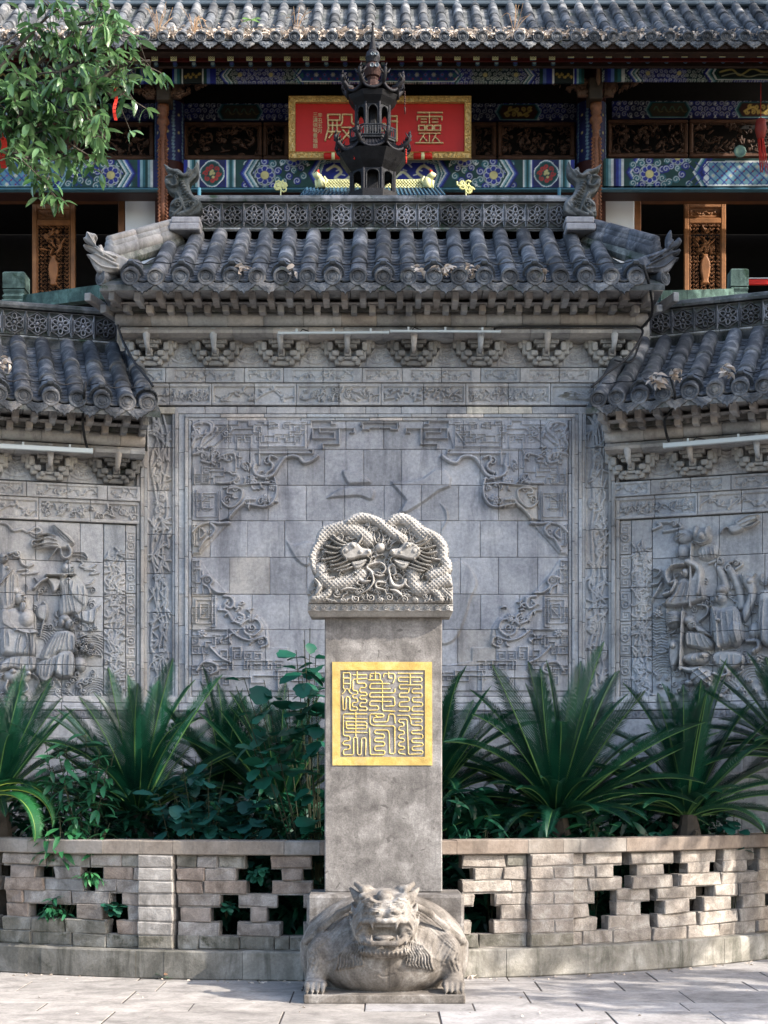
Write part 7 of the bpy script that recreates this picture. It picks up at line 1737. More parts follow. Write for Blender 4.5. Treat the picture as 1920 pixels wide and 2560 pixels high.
for s, xx in ((-1, 796), (1, 1076)):
    p = at(xx, 470, 19.03); mb = MB()
    S = [(0, 0), (.03, .03), (.05, .06), (.035, .10), (.06, .13), (.03, .16), (-.02, .17)]
    mb.tube([(p.x-s*.04, p.y, p.z), (p.x-s*.035, p.y, p.z+.08), (p.x-s*.01, p.y, p.z+.13)], [.055, .05, .035], 8)
    mb.tube([(p.x-s*.01, p.y, p.z+.12), (p.x+s*.03, p.y-.01, p.z+.155), (p.x+s*.06, p.y-.01, p.z+.14)], [.045, .04, .025], 8)
    mb.tube([(p.x+s*.02, p.y, p.z), (p.x+s*.03, p.y, p.z+.09)], .018, 6); mb.tube([(p.x-s*.07, p.y, p.z+.02), (p.x-s*.10, p.y, p.z+.09), (p.x-s*.07, p.y, p.z+.14)], [.02, .018, .008], 6)
    mb.tube([(p.x+s*.0, p.y, p.z+.17), (p.x+s*.01, p.y, p.z+.20), (p.x-s*.01, p.y, p.z+.22)], [.02, .018, .004], 6, 1)
    sput('ridge_lion', mb.mesh('ridge_lion', [M['cream'], M['ribbon']], True))
# thin posts carrying the rail
for k, xx in enumerate((498, 1398)):
    p = at(xx, 488, 19.2); mb = MB(); mb.tube([(p.x, p.y, 5.9), (p.x, p.y, at(0, 470, 19.2).z)], .022, 8); mb.lathe([(.045, 0), (.045, .012), (.02, .02)], 10, (p.x, p.y, 5.9))
    o = put('rail_post', mb.mesh('rail_post', M['rail'], True)); tag(o, ('left' if k == 0 else 'right')+' thin blue steel post rising behind the middle wall ridge', 'post', 'steel posts behind the ridge')

# ---------------------------------------------------------------- iron incense pagoda
PGY = 18.4
PG = thing('incense_pagoda', 'black cast iron two tiered incense pagoda with a needle spire', 'incense burner', (at(932, 0, PGY).x, PGY, 5.9))
pgx = PG.location.x; kp = PGY/F/2.37
zz = lambda y: CZ+(HY-y/2.37)*PGY/F-5.9
def pput(nm, me, loc=(0, 0, 0), rot=(0, 0, 0), color=None): return put(nm, me, PG, loc, rot, color=color)
N8 = 8; ph = PI/8
def ring(nm, prof, n=8, mat='iron', color=None, ph=PI/8): mb = MB(); mb.lathe([(r*kp*1.03, zz(y)) for r, y in prof], n, (0, 0, 0), ph); return pput(nm, mb.mesh(nm, M[mat]), color=color)
ring('spire', [(24, 300), (14, 250), (8, 200), (5, 150), (9, 146), (9, 138), (3, 132)], 12, ph=0)
ring('spire_bulb', [(10, 385), (34, 375), (44, 345), (36, 312), (18, 296)], 18, 'iron', (2.2, 2.2, 2.2), 0); ring('spire_bulb', [(14, 470), (40, 455), (52, 418), (44, 388), (18, 372)], 18, 'rust', (1, 1, 1), 0)
for (yy, r) in ((338, 18), (408, 22)):
    for s in (-.55, .55):
        mb = MB(); mb.lathe([(r*kp*.58, 0), (r*kp*.62, .006), (r*kp*.50, .008), (r*kp*.34, .004), (r*kp*.34, -.01)], 12); pput('pierced_boss', mb.mesh('pierced_boss', M['clamp']), (s*r*kp*1.2+.02, -(44 if yy < 400 else 52)*kp, zz(yy)), (PI/2, 0, 0), (1.3, 1.35, 1.35))
ring('neck', [(46, 530), (40, 500), (30, 480), (34, 468), (26, 460)], 8, 'rust')
def eave(y_top, r_top, y_eave, r_eave, drop):
    n = 48; mb = MB(); vs_ = []; rows = 7
    for j in range(rows):
        t = j/(rows-1)
        for i in range(n):
            a = 2*PI*i/n+ph; q = (i % (n//8))/(n/8); c = abs(q-.5)*2; r = r_top+(r_eave-r_top)*t; rr_ = r*(1/math.cos(PI/8) if False else 1)*(math.cos(PI/8)/math.cos((q-.5)*PI/4))*1.06
            z = zz(y_top)+(zz(y_eave)-zz(y_top))*(t**.62)+c**2.5*t*t*.07; vs_.append((rr_*kp*math.cos(a), rr_*kp*math.sin(a), z))
    for j in range(rows-1, -1, -1):
        for i in range(n): v = vs_[j*n+i]; vs_.append((v[0]*.985, v[1]*.985, v[2]-.03))
    R2 = 2*rows; fs = [(j*n+i, (j+1)*n+i, (j+1)*n+(i+1) % n, j*n+(i+1) % n) for j in range(R2-1) for i in range(n)]
    mb.add(vs_, fs)
    pput('eave', mb.mesh('eave', M['iron'], True), color=(1.6, 1.6, 1.7))
    mb = MB()
    for i in range(n):
        P = [Vector(vs_[j*n+i])+Vector((0, 0, .006)) for j in range(rows)]; mb.tube(P, .006 if i % 6 else .014, 5)
    pput('eave_ribs', mb.mesh('eave_ribs', M['rust'] if y_top < 600 else M['iron']), color=(1.0, 1, 1) if y_top < 600 else (1.4, 1.3, 1.3))
    for i in range(8):
        a = 2*PI*i/8+ph; r = r_eave*kp*1.02; z = zz(y_eave)+.05; mb = MB(); ca, sa = math.cos(a), math.sin(a)
        mb.tube([(r*ca*.8, r*sa*.8, z), (r*ca*1.0, r*sa*1.0, z+.01), (r*ca*1.12, r*sa*1.12, z+.06), (r*ca*1.2, r*sa*1.2, z+.12), (r*ca*1.16, r*sa*1.16, z+.17)], [.035, .03, .026, .02, .006], 8)
        for k in range(5): mb.tube([(r*ca*(.95+.06*k), r*sa*(.95+.06*k), z+.02+.03*k), (r*ca*(.90+.07*k)-sa*.02, r*sa*(.90+.07*k)+ca*.02, z+.07+.03*k)], [.016, .003], 6)
        for sd in (-1, 1): mb.tube([(r*ca*1.1, r*sa*1.1, z+.06), (r*ca*1.18-sd*sa*.04, r*sa*1.18+sd*ca*.04, z+.09), (r*ca*1.12-sd*sa*.07, r*sa*1.12+sd*ca*.07, z+.14)], [.016, .012, .003], 6)
        pput('corner_dragon', mb.mesh('corner_dragon', M['iron'], True), color=(1.5, 1.4, 1.4))
eave(525, 40, 572, 160, 0); eave(862, 120, 930, 195, 0)
ring('upper_bell', [(106, 650), (112, 640), (136, 612), (150, 585), (130, 575), (50, 560)]); ring('upper_core', [(34, 790), (34, 650)])
ring('balcony_floor', [(128, 870), (140, 862), (140, 850), (128, 846)], 8, 'iron', (1.5, 1.6, 1.6))
ring('lower_bell', [(128, 1045), (135, 1035), (165, 1000), (188, 965), (205, 940), (120, 925)]); ring('lower_core', [(70, 1165), (70, 1045)]); ring('base_ring', [(150, 1215), (150, 1165), (132, 1160)])
ring('base_drum', [(175, 2200), (175, 1260), (150, 1216)], 8)
def storey(yt, yb, R, nm):
    face = 2*R*kp*math.tan(PI/8); h = zz(yt)-zz(yb); cv = Cv(-face/2, face/2, 0, h, .005); U, Z = np.meshgrid(cv.u, cv.z)
    hw = face*.30; top = h*.72; hole = (np.abs(U) < hw) & (Z > h*.03) & ((Z < top) | ((U/hw)**2+((Z-top)/(h*.17))**2 < 1))
    cv.stroke([(-hw-.01, 0), (-hw-.01, top), (-hw*.7, top+h*.16), (0, top+h*.2), (hw*.7, top+h*.16), (hw+.01, top), (hw+.01, 0)], .007, .01)
    me = cv.cut(nm, ~hole, 0, .015, M['iron'])
    for i in range(8):
        a = i*PI/4; pput(nm, me, (R*kp*math.sin(a), -R*kp*math.cos(a), zz(yb)), (0, 0, a), (1.3, 1.4, 1.4))
        a += PI/8; mb = MB(); r = R*kp/math.cos(PI/8); mb.tube([(r*math.sin(a), -r*math.cos(a), zz(yb)), (r*math.sin(a), -r*math.cos(a), zz(yt))], .017, 8); pput('column', mb.mesh('column', M['iron']), color=(1.5, 1.5, 1.6))
storey(642, 850, 98, 'arched_panel'); storey(1040, 1165, 128, 'arched_panel')
for i in range(8):
    a = i*PI/4; R = 134; face = 2*R*kp*math.tan(PI/8); mb = MB(); z0, z1 = zz(848), zz(790)
    for z, r in ((z0+.004, .008), (z1, .010), ((z0+z1)/2+.03, .005)): mb.tube([(-face/2, 0, z), (face/2, 0, z)], r, 6)
    for k in range(7): x = -face/2+face*(k+.5)/7; mb.tube([(x, 0, z0), (x, 0, z1)], .006, 5)
    pput('balustrade', mb.mesh('balustrade', M['iron']), (R*kp*math.sin(a), -R*kp*math.cos(a), 0), (0, 0, a), (2, 2.3, 2.4))
for (x, y0, y1) in ((978, 600, 730), (985, 940, 1020), (683, 920, 990)):
    mb = MB(); X = (x-790)*kp; 
    for k in range(6): mb.lathe([(.002, -.012), (.012, 0), (.002, .012)], 8, (X, -.25, zz(y0+k*14)))
    mb.tube([(X, -.25, zz(y0)), (X, -.25, zz(y1))], .004, 5); mb.tube([(X, -.25, zz(y1-40)), (X+.004, -.25, zz(y1))], [.012, .004], 6)
    pput('hanging_tassel', mb.mesh('hanging_tassel', M['ribbon' if y0 > 700 else 'rust'], True))
# balustrade posts on the terrace
for k, (xa, xb, y0, D, mir) in enumerate(((0, 66, 676, 16.9, 1), (1824, 1877, 669, 17.0, -1))):
    p, q = at(xa, y0, D), at(xb, y0, D); w = (q.x-p.x)/2; e = thing('balustrade_post', 'mossy square stone balustrade post with a turned cap '+('behind the left wing wall' if k == 0 else 'behind the right wing wall'), 'post', ((p.x+q.x)/2, D+w, 5.9), 0, 'stone posts on the terrace')
    H_ = p.z-5.9; mb = MB(); mb.cbox(-w, w, -w, w, 0, H_*.72, .02); put('shaft', mb.mesh('shaft', M['dark']), e, color=(.55, .85, .75))
    mb = MB(); mb.lathe([(w*1.05, H_*.722), (w*1.25, H_*.75), (w*1.05, H_*.78), (w*1.2, H_*.81), (w*1.0, H_*.83)], 4, ph=PI/4); mb.lathe([(w*1.2, H_*.832), (w*1.2, H_*.985), (w*1.0, H_)], 4, ph=PI/4); put('cap', mb.mesh('cap', M['dark']), e, color=(.55, .85, .75))
for k, (A_, B_) in enumerate((((70, 752, 16.9), (262, 727, 15.95)), ((1640, 742, 16.0), (1822, 736, 17.0)))):
    a, b = at(*A_), at(*B_); mb = MB(); d = b-a; n_ = Vector((-d.y, d.x, 0)).normalized()*.06
    vs_ = [a+n_, a-n_, b-n_, b+n_]; mb.add([v+Vector((0, 0, .05)) for v in vs_]+[v-Vector((0, 0, .09)) for v in vs_], [(0, 1, 2, 3), (7, 6, 5, 4)]+[(i, i+4, (i+1) % 4+4, (i+1) % 4) for i in range(4)])
    mb.add([v-Vector((0, 0, .22)) for v in vs_]+[v-Vector((0, 0, .55)) for v in vs_], [(0, 1, 2, 3), (7, 6, 5, 4)]+[(i, i+4, (i+1) % 4+4, (i+1) % 4) for i in range(4)])
    o = put('stone_railing', mb.mesh('stone_railing', M['dark']), color=(.5, .85, .72)); tag(o, 'mossy green stone railing sloping beside the '+('left' if k == 0 else 'right')+' end of the middle roof', 'railing', 'stone railings on the terrace')
# ---------------------------------------------------------------- light tubes, clamps, cables
def bar(nm, A_, B_, w, h, label, Fr=None, wo=.36):
    mb = MB(); a, b = A_, B_; d = (b-a); L = d.length; mb.cbox(0, L, -w/2, w/2, -h, 0, .004); mb.cbox(0, .02, -w/2-.002, w/2+.002, -h-.002, .002, .003); mb.cbox(L-.02, L, -w/2-.002, w/2+.002, -h-.002, .002, .003)
    e = thing(nm, label, 'light', a); e.rotation_euler = d.to_track_quat('X', 'Z').to_euler()
    put('housing', mb.mesh('housing', M['alu']), e); n = 3
    for i in range(n): mb = MB(); x = L*(i+.5)/n; mb.cbox(x-.01, x+.01, -.01, .05, -.004, .03, .002); put('mounting_clip', mb.mesh('mounting_clip', M['alu']), e)
    mb = MB(); mb.tube([(L*.2, .01, .004), (L*.22, .02, .03), (L*.28, .03, .012)], .005, 6); put('lead', mb.mesh('lead', M['rubber']), e)
def wp(Fr, x, y, w): u, z = Fr.px(x, y, w); return Vector((Fr.o.x+u*Fr.c+w*Fr.s, Fr.o.y+u*Fr.s-w*Fr.c, z))
bar('light_bar', wp(FC, 695, 830, .37), wp(FC, 973, 828.5, .37), .03, .021, 'left of two thin white light bars under the middle cornice')
bar('light_bar', wp(FC, 975, 825, .37), wp(FC, 1252, 826.5, .37), .03, .021, 'right of two thin white light bars under the middle cornice')
bar('light_bar', wp(FL, -120, 1103, .37), wp(FL, 232, 1122, .37), .05, .044, 'white light bar fixed under the left wing cornice')
bar('light_bar', wp(FRt, 1658, 1109, .37), wp(FRt, 2040, 1076, .37), .05, .044, 'white light bar fixed under the right wing cornice')
def hose(P, r, label, cat='cable', rib=True, nm='cable'):
    P = [Vector(p) for p in crom(P, 8)]; mb = MB()
    if rib:
        Q_ = []; rs = []
        for a, b in zip(P[:-1], P[1:]):
            n = max(1, int((b-a).length/.009))
            for i in range(n): Q_.append(a.lerp(b, i/n)); rs.append(r*(1.0 if len(rs) % 2 else .80))
        mb.tube(Q_, rs, 8)
    else: mb.tube(P, r, 6)
    tag(put(nm, mb.mesh(nm, M['rubber'], True)), label, cat, None)
hose([wp(FL, 214, 955, .98), wp(FL, 211, 980, 1.0), wp(FL, 208, 1020, .75), wp(FL, 207, 1060, .70), wp(FL, 213, 1100, .42), wp(FL, 219, 1121, .38)], .014, 'short black corrugated hose hanging from the left wing eave to its light bar')
hose([wp(FRt, 1676, 944, .98), wp(FRt, 1687, 985, .98), wp(FRt, 1681, 1020, .74), wp(FRt, 1662, 1050, .70), wp(FRt, 1666, 1085, .42), wp(FRt, 1673, 1106, .38)], .014, 'short black corrugated hose hanging from the right wing eave to its light bar')
hose([at(294, 812, 15.0), at(303, 840, 15.0), at(312, 862, 14.9), at(338, 908, 14.6), at(368, 945, 14.45), at(384, 968, 14.4)], .013, 'black cable running down from the left end of the middle wall cornice')
hose([at(1608, 661, 14.55), at(1620, 700, 14.6), at(1627, 733, 14.75), at(1631, 770, 14.9), at(1625, 795, 15.0), at(1602, 822, 15.1)], .014, 'black corrugated hose hanging off the right end of the middle roof')
hose([wp(FC, 1235, 823, .36), wp(FC, 1260, 817, .33), wp(FC, 1400, 816, .33), wp(FC, 1560, 816, .33), wp(FC, 1598, 818, .33), at(1606, 835, 14.95), at(1585, 872, 14.8), at(1560, 902, 14.7), at(1515, 935, 14.55), at(1490, 958, 14.45), at(1476, 968, 14.45)], .012, 'long black cable clipped along the middle cornice and dropping to the right wing roof')
hose([at(1602, 850, 14.95), at(1582, 900, 14.9), at(1560, 905, 14.85), at(1535, 900, 14.85)], .009, 'thin black cable loop under the right end of the middle cornice', rib=False)
def clampmesh():
    mb = MB(); r = .094
    P = [(r*math.cos(a), 0, r*math.sin(a)) for a in [math.radians(-5+190*k/12) for k in range(13)]]
    for k, (a, b) in enumerate(zip(P[:-1], P[1:])):
        a, b = Vector(a), Vector(b); m_ = (a+b)/2; ang_ = math.atan2(m_.z, m_.x); s0 = len(mb.v); mb.box(-.009, .012, -.022, .022, -.023, .023); mb.xf(s0, Matrix.Translation(m_) @ Matrix.Rotation(-ang_, 4, 'Y'))
    mb.cbox(-.024, .024, -.035, .02, r+.004, r+.036, .004); mb.tube([(-.028, -.04, r+.02), (-.028, 0, r+.02)], .006, 6); mb.tube([(.028, -.04, r+.02), (.028, 0, r+.02)], .006, 6)
    return mb.mesh('tile_clamp', M['clamp'])
CLM = clampmesh()
def clamps(Fr, us, P, which, label, dzc):
    e = thing('light_string', label, 'light string', (0, 0, 0))
    Wd = lambda u, w, z: Vector((Fr.o.x+u*Fr.c+w*Fr.s, Fr.o.y+u*Fr.s-w*Fr.c, z)); pts = []
    c0 = Wd(us[0], .9, 0); e.location = (c0.x, c0.y, P(.1)[1])
    for i, u in enumerate(us):
        w, z = P(.09 if which(i) else .12)
        if which(i): put('lamp_clamp', CLM, e, Wd(u, w, z+.006)-e.location, (math.radians(33), 0, Fr.rz), color=(1, 1, 1))
        pts.append(Wd(u, w+.01, z+(.125 if which(i) else .10)))
        if i < len(us)-1: um_ = (u+us[i+1])/2; pts.append(Wd(um_, w+.01, z+.088))
    mb = MB(); mb.tube([Vector(p)-e.location for p in crom(pts, 4)], .0055, 5); put('wire', mb.mesh('wire', M['rubber']), e)
PM_ = roof_path(.9, zl(694, .9), -.38, zl(588, -.38), .12)
clamps(FC, ccols, PM_, lambda i: i % 2 == 0, 'wire and clamp lamps strung along the middle roof eave', 0)
PLw = lambda dz: roof_path(.9, zl(694, .9)+dz, -.38, zl(588, -.38)+dz, .12)
clamps(FL, lcols, PLw(-1.15), lambda i: (len(lcols)-1-i) % 2 == 0, 'wire and clamp lamps strung along the left wing eave', 0)
clamps(FRt, rcols, PLw(-1.11), lambda i: i % 2 == 0 and i > 1, 'wire and clamp lamps strung along the right wing eave', 0)

# ---------------------------------------------------------------- leaves
def leafmass(nm, items, meshes, parent, mat):
    V = []; Q_ = []; b = 0
    arr = [(np.array([tuple(v.co) for v in m.vertices]), np.array([tuple(p.vertices) for p in m.polygons])) for m in meshes]
    for mi, c, rot, s in items:
        v, q = arr[mi]; R = np.array(Euler(rot).to_matrix()); V.append((v*s) @ R.T+np.array(c)); Q_.append(q+b); b += len(v)
    return put(nm, np_mesh(nm, np.concatenate(V), np.concatenate(Q_), mat, True), parent, kind='stuff')
def leafblade(name, L, w, mat, shape='lance', fold=.25, droop=.25, n=6):
    vs_ = []; fs = []
    for i in range(n+1):
        t = i/n
        if shape == 'lance': ww = w*math.sin(PI*min(1, t*.95+.03))**.8
        elif shape == 'heart': ww = w*(1-t)**.55*(1.15 if t < .3 else 1)*(.4 if t == 0 else 1)*min(1, .55+t*3)
        else: ww = w*math.sin(PI*min(1, t*.97+.02))**.6*(1+.12*math.sin(t*17))
        z = -droop*L*t*t; vs_ += [(-ww, L*t, z+ww*fold), (0, L*t, z), (ww, L*t, z+ww*fold)]
    for i in range(n): b = 3*i; fs += [(b, b+1, b+4, b+3), (b+1, b+2, b+5, b+4)]
    mb = MB(); mb.add(vs_, fs); return mb.mesh(name, mat, True)
def frond_mesh(L, arch, seed, wleaf=.195, n=92):
    r = random.Random(seed); mb = MB(); P = []
    for i in range(n+1):
        t = i/n; a = arch*t**1.7; P.append((L*(math.sin(a)/max(arch, .01) if arch > .02 else t)*1.0, L*(t-.12*arch*t*t)))
    pts = []; x = z = 0
    for i in range(n+1):
        t = i/n; th = PI/2-arch*t**1.5; pts.append(Vector((0, x, z))); x += L/n*math.cos(th); z += L/n*math.sin(th)
    mb.tube(pts[::4]+[pts[-1]] if n % 4 else pts[::4], [.009*(1-.8*i/len(pts[::4])) for i in range(len(pts[::4])+(1 if n % 4 else 0))], 5, 1)
    for i in range(int(n*.12), n+1):
        t = i/n; d = (pts[min(i+1, n)]-pts[max(i-1, 0)]).normalized(); up = Vector((1, 0, 0)).cross(d)
        ll = wleaf*(math.sin(PI*min(1, t*.86+.12))**.55)*(1 if t < .9 else (1-t)*6+.35)
        for s in (-1, 1):
            j = r.uniform(.9, 1.08); out = (Vector((s, 0, 0))*math.cos(.50+.45*t)+d*math.sin(.50+.45*t)+up*.38).normalized(); tip = pts[i]+out*ll*j-up*ll*.12; mid = pts[i]+out*ll*.5*j+up*ll*.03
            wd = d*.0050; wv = up*.002
            b = len(mb.v); mb.add([pts[i]-wd, pts[i]+wd, mid+wd*1.1, mid-wd*1.1, tip], [(0, 1, 2, 3), (3, 2, 4)], 0)
    return mb.mesh('frond', [M['cycad'], M['rachis']], False)
FR_ = [frond_mesh(L, a, i) for i, (L, a) in enumerate(((1.30, .22), (1.28, .5), (1.2, .95), (1.15, 1.5), (1.0, 2.0)))]
def cycad(x, y, D, size, label, seed, up=8, mid=12, low=10, trunk=True):
    r = random.Random(seed); c = at(x, y, D); e = thing('cycad', label, 'cycad', (c.x, D, .30), 0, 'cycads in the planting bed'); h = c.z-.30
    mb = MB(); mb.lathe([(.10, 0), (.13, h*.4), (.12, h*.8), (.07, h+.03)], 10)
    for k in range(26):
        a = k*2.4; z = h*(.1+.85*k/26); mb.tube([(.12*math.cos(a), .12*math.sin(a), z), (.16*math.cos(a), .16*math.sin(a), z+.04)], [.03, .012], 5)
    put('trunk', mb.mesh('trunk', M['bark']), e)
    for n, (lo, hi), vs_ in ((up, (.0, .34), (0, 0, 1)), (mid, (.3, 1.0), (0, 1, 2)), (low, (.9, 1.45), (2, 2, 3))):
        for k in range(n):
            a = 2*PI*(k+r.uniform(-.3, .3))/n; til = r.uniform(lo, hi); s = size*r.uniform(.85, 1.12)
            if math.cos(a) < -.35 and til > .8: til *= .85; s *= .66
            g = r.uniform(.75, 1.25); put('frond', FR_[r.choice(vs_)], e, (.03*math.cos(a), .03*math.sin(a), h), (-til, r.uniform(-.2, .2), a), (s, s, s), (g*.95, g, g))
C_ = cycad
C_(1398, 2050, 13.75, 1.10, 'largest cycad, tall upright fronds right of the stele', 1, 10, 27, 24)
C_(1722, 2045, 14.0, .98, 'cycad with blue green fronds in front of the right wing wall', 2, 9, 24, 22)
C_(1990, 1905, 13.9, .85, 'cycad cut off by the right edge of the photo', 3, 5, 20, 18)
C_(1085, 2010, 14.0, .98, 'cycad half hidden behind the right side of the stele', 4, 7, 24, 20)
C_(352, 2040, 13.75, .98, 'cycad with three upright fronds below the left corner of the walls', 5, 8, 23, 20)
C_(705, 2045, 13.9, .90, 'cycad close behind the left side of the stele', 6, 8, 22, 20)
C_(-5, 2010, 13.6, .92, 'cycad with yellowed low fronds at the far left', 7, 5, 20, 18)
C_(560, 1985, 14.4, .85, 'low dark cycad at the back between the two left ones', 8, 7, 20, 16)
for k in range(3):
    p = at(20+k*18, 2010, 13.1); e = [o for o in COL.objects if o.name == 'cycad.006'][0]
    put('frond', FR_[4], e, (p.x-e.location.x-.25, p.y-e.location.y, 1.15), (-1.0-k*.2, 0, -1.2-k*.5), (.75, .75, .75), (3.0, 2.0, 1.1))

LB_ = [leafblade('leaf', .13, .055, M['broad'], 'wavy', .12, .18), leafblade('leaf', .10, .045, M['broad'], 'wavy', .15, .3)]
LL_ = [leafblade('leaf', .16, .022, M['lance'], 'lance', .25, .25), leafblade('leaf', .12, .02, M['lance'], 'lance', .3, .5)]
def shrub(nm, label, cat, base, tips, leaves, nper, rad, seed, tone=(1, 1, 1), lscale=1.0, group=None, up=.3):
    """stems from base to tips, leaves set round each tip"""
    r = random.Random(seed); e = thing(nm, label, cat, base, 0, group); mb = MB()
    for t in tips:
        t = Vector(t)-base; mid = t*.5+Vector((r.uniform(-.06, .06), r.uniform(-.05, .05), .06)); P = crom([Vector((0, 0, 0)), mid, t], 5); mb.tube(P, [.006-.003*i/len(P) for i in range(len(P))], 5)
        for k in range(nper):
            q = Vector(P[-1]).lerp(Vector(P[-5]), r.uniform(0, .9)); a = r.uniform(0, 2*PI) if k else 0; s = lscale*r.uniform(.7, 1.2); d = Vector((math.sin(a), -abs(math.cos(a))*.6-.1, r.uniform(-.5, up))).normalized()
            st_ = q+d*rad*r.uniform(.3, 1); mb.tube([q, st_], .003, 4)
            g = r.uniform(.75, 1.3); put('leaf', r.choice(leaves), e, st_, (r.uniform(-.7, .5), r.uniform(-.5, .5), math.atan2(-d.x, d.y)), (s, s, s), (tone[0]*g, tone[1]*g, tone[2]*g))
    put('stems', mb.mesh('stems', M['stem']), e)
rs_ = random.Random(17)
shrub('shrub', 'leafy shrub with long narrow glossy leaves on the left of the bed', 'shrub', Vector((at(215, 0, 13.35).x, 13.35, .3)), [at(x, y, 13.3+rs_.uniform(-.2, .2)) for x, y in ((110, 1835), (165, 1850), (215, 1830), (250, 1870), (180, 1905), (130, 1915), (230, 1950), (270, 1910), (160, 1960), (195, 1990), (290, 1860), (145, 1875))], LL_, 12, .06, 1, (1.2, 1.3, 1.1), 1.15)
shrub('shrub', 'low bright leafy shrub just behind the coping at the left', 'shrub', Vector((at(150, 0, 13.15).x, 13.2, .3)), [at(x, y, 13.1+rs_.uniform(-.08, .08)) for x, y in ((110, 2055), (150, 2040), (185, 2062), (130, 2075), (165, 2078), (205, 2050), (275, 2058), (265, 2075))], LL_, 9, .04, 2, (1.3, 1.35, .9), 1.05)
shrub('shrub', 'broad leaved shrub with flat blue green leaves left of the stele', 'shrub', Vector((at(505, 0, 13.2).x, 13.25, .3)), [at(x, y, 13.15+rs_.uniform(-.2, .15)) for x, y in ((490, 1890), (455, 1905), (530, 1900), (430, 1940), (475, 1955), (520, 1945), (560, 1950), (600, 1985), (650, 1985), (395, 1985), (440, 1995), (500, 1998), (550, 2015), (590, 2010), (480, 2035), (535, 2050), (640, 1965), (420, 2025), (670, 2035), (700, 2060), (655, 2090), (740, 2040), (575, 2085))], LB_, 6, .06, 3, (1, 1, 1.1), 1.25)
shrub('vine', 'climbing plant with round leaves beside the left edge of the stele', 'vine', Vector((at(790, 0, 13.0).x, 13.1, .3)), [at(x, y, 13.0+rs_.uniform(-.15, .15)) for x, y in ((775, 1570), (760, 1600), (740, 1625), (790, 1640), (755, 1690), (790, 1700), (720, 1720), (660, 1700), (610, 1695), (590, 1715), (640, 1735), (790, 1750), (700, 1740), (610, 1790), (750, 1760), (785, 1960), (790, 2000), (780, 2050))], LB_, 6, .06, 4, (.75, 1.15, .95), 1.45)
for k, (x, y, n, lab, tn) in enumerate(((1225, 2080, 3, 'small broad leaved seedling behind the coping right of the stele', (1, 1, 1)), (1485, 2062, 4, 'young plant with drooping pale green leaves behind the coping', (1.5, 1.5, 1.0)), (1640, 2080, 3, 'low seedling clump behind the coping under the right cycad', (.9, 1, 1)), (1830, 2040, 5, 'spreading leafy plant at the foot of the right wing wall', (.8, 1, 1)))):
    b = at(x, 2110, 13.3+.25*k); b.z = .3; shrub('seedling', lab, 'plant', b, [at(x+rs_.uniform(-28, 28), y+rs_.uniform(-14, 10), b.y) for _ in range(n)], LL_ if k == 1 else LB_, 5, .04, 20+k, tn, .95)
for k, (x, y, D, n, lab) in enumerate(((142, 2270, 12.98, 9, 'leafy weed growing out through the lower left gap of the parapet'), (226, 2188, 12.95, 5, 'small bright weed in the upper gap of the parapet left of the pier'), (290, 2270, 13.0, 4, 'weed behind the cross shaped gap left of the pier'), (640, 2180, 12.95, 4, 'weed with round leaves in the upper gap left of the stele'), (565, 2270, 13.0, 3, 'weed in the lower gap between the pier and the stele'))):
    D = PC.y-PR*math.cos(ang(x))+.09; b = at(x, y+24, D+.12); shrub('weed', lab, 'plant', b, [at(x+rs_.uniform(-26, 26)*(1 if n > 6 else .5), y+rs_.uniform(-30, 30)*(1 if n > 6 else .7), D-.10) for _ in range(n)], LL_ if k < 2 else LB_, 6, .03, 30+k, (1.6, 1.5, 1) if k == 1 else (1.1, 1.2, 1), .62)
for k, (x, y, D, lab) in enumerate(((432, 2440, 12.72, 'small weed with a few pale leaves at the foot of the left plinth'), (1150, 2425, 12.75, 'heap of dry fallen leaves on the paving right of the tortoise'))):
    b = at(x, y, D); b.z = 0.0; r = random.Random(50+k); e = thing('weed' if k == 0 else 'fallen_leaves', lab, 'weed' if k == 0 else 'leaves', b)
    for i in range(12 if k == 0 else 22):
        a = r.uniform(0, 2*PI); q = Vector((r.uniform(-.14, .14), r.uniform(-.04, .04), r.uniform(.01, .06 if k == 0 else .05))); g = r.uniform(.7, 1.2)
        if k == 0: me = leafblade('leaf', .085, .016, M['lance'] if i % 3 else M['dry'], 'lance', .2, .3, 4) if i < 2 else me; put('leaf', me, e, (q.x*.8, q.y, .01), (r.uniform(.2, .9), 0, a), (1, 1, 1), (g*1.8, g*1.3, g))
        else: me = leafblade('leaf', .07, .022, M['dry'], 'lance', .5, .6, 4) if i < 1 else me; put('leaf', me, e, q, (r.uniform(-.6, .6), r.uniform(-1, 1), a), (1, 1, 1), (g, g, g))

# dense dark undergrowth of the bed
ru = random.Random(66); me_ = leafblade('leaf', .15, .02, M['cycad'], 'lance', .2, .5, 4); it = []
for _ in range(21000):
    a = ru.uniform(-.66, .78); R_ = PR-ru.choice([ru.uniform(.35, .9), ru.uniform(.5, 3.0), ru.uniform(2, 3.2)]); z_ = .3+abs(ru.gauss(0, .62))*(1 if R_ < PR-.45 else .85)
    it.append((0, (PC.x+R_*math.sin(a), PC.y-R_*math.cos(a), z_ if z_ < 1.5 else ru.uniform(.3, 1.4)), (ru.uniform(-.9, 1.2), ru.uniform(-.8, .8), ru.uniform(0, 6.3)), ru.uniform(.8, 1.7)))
tag(leafmass('undergrowth', it, [me_], None, M['cycad']), 'dark tangled undergrowth filling the planting bed behind the parapet', 'undergrowth')
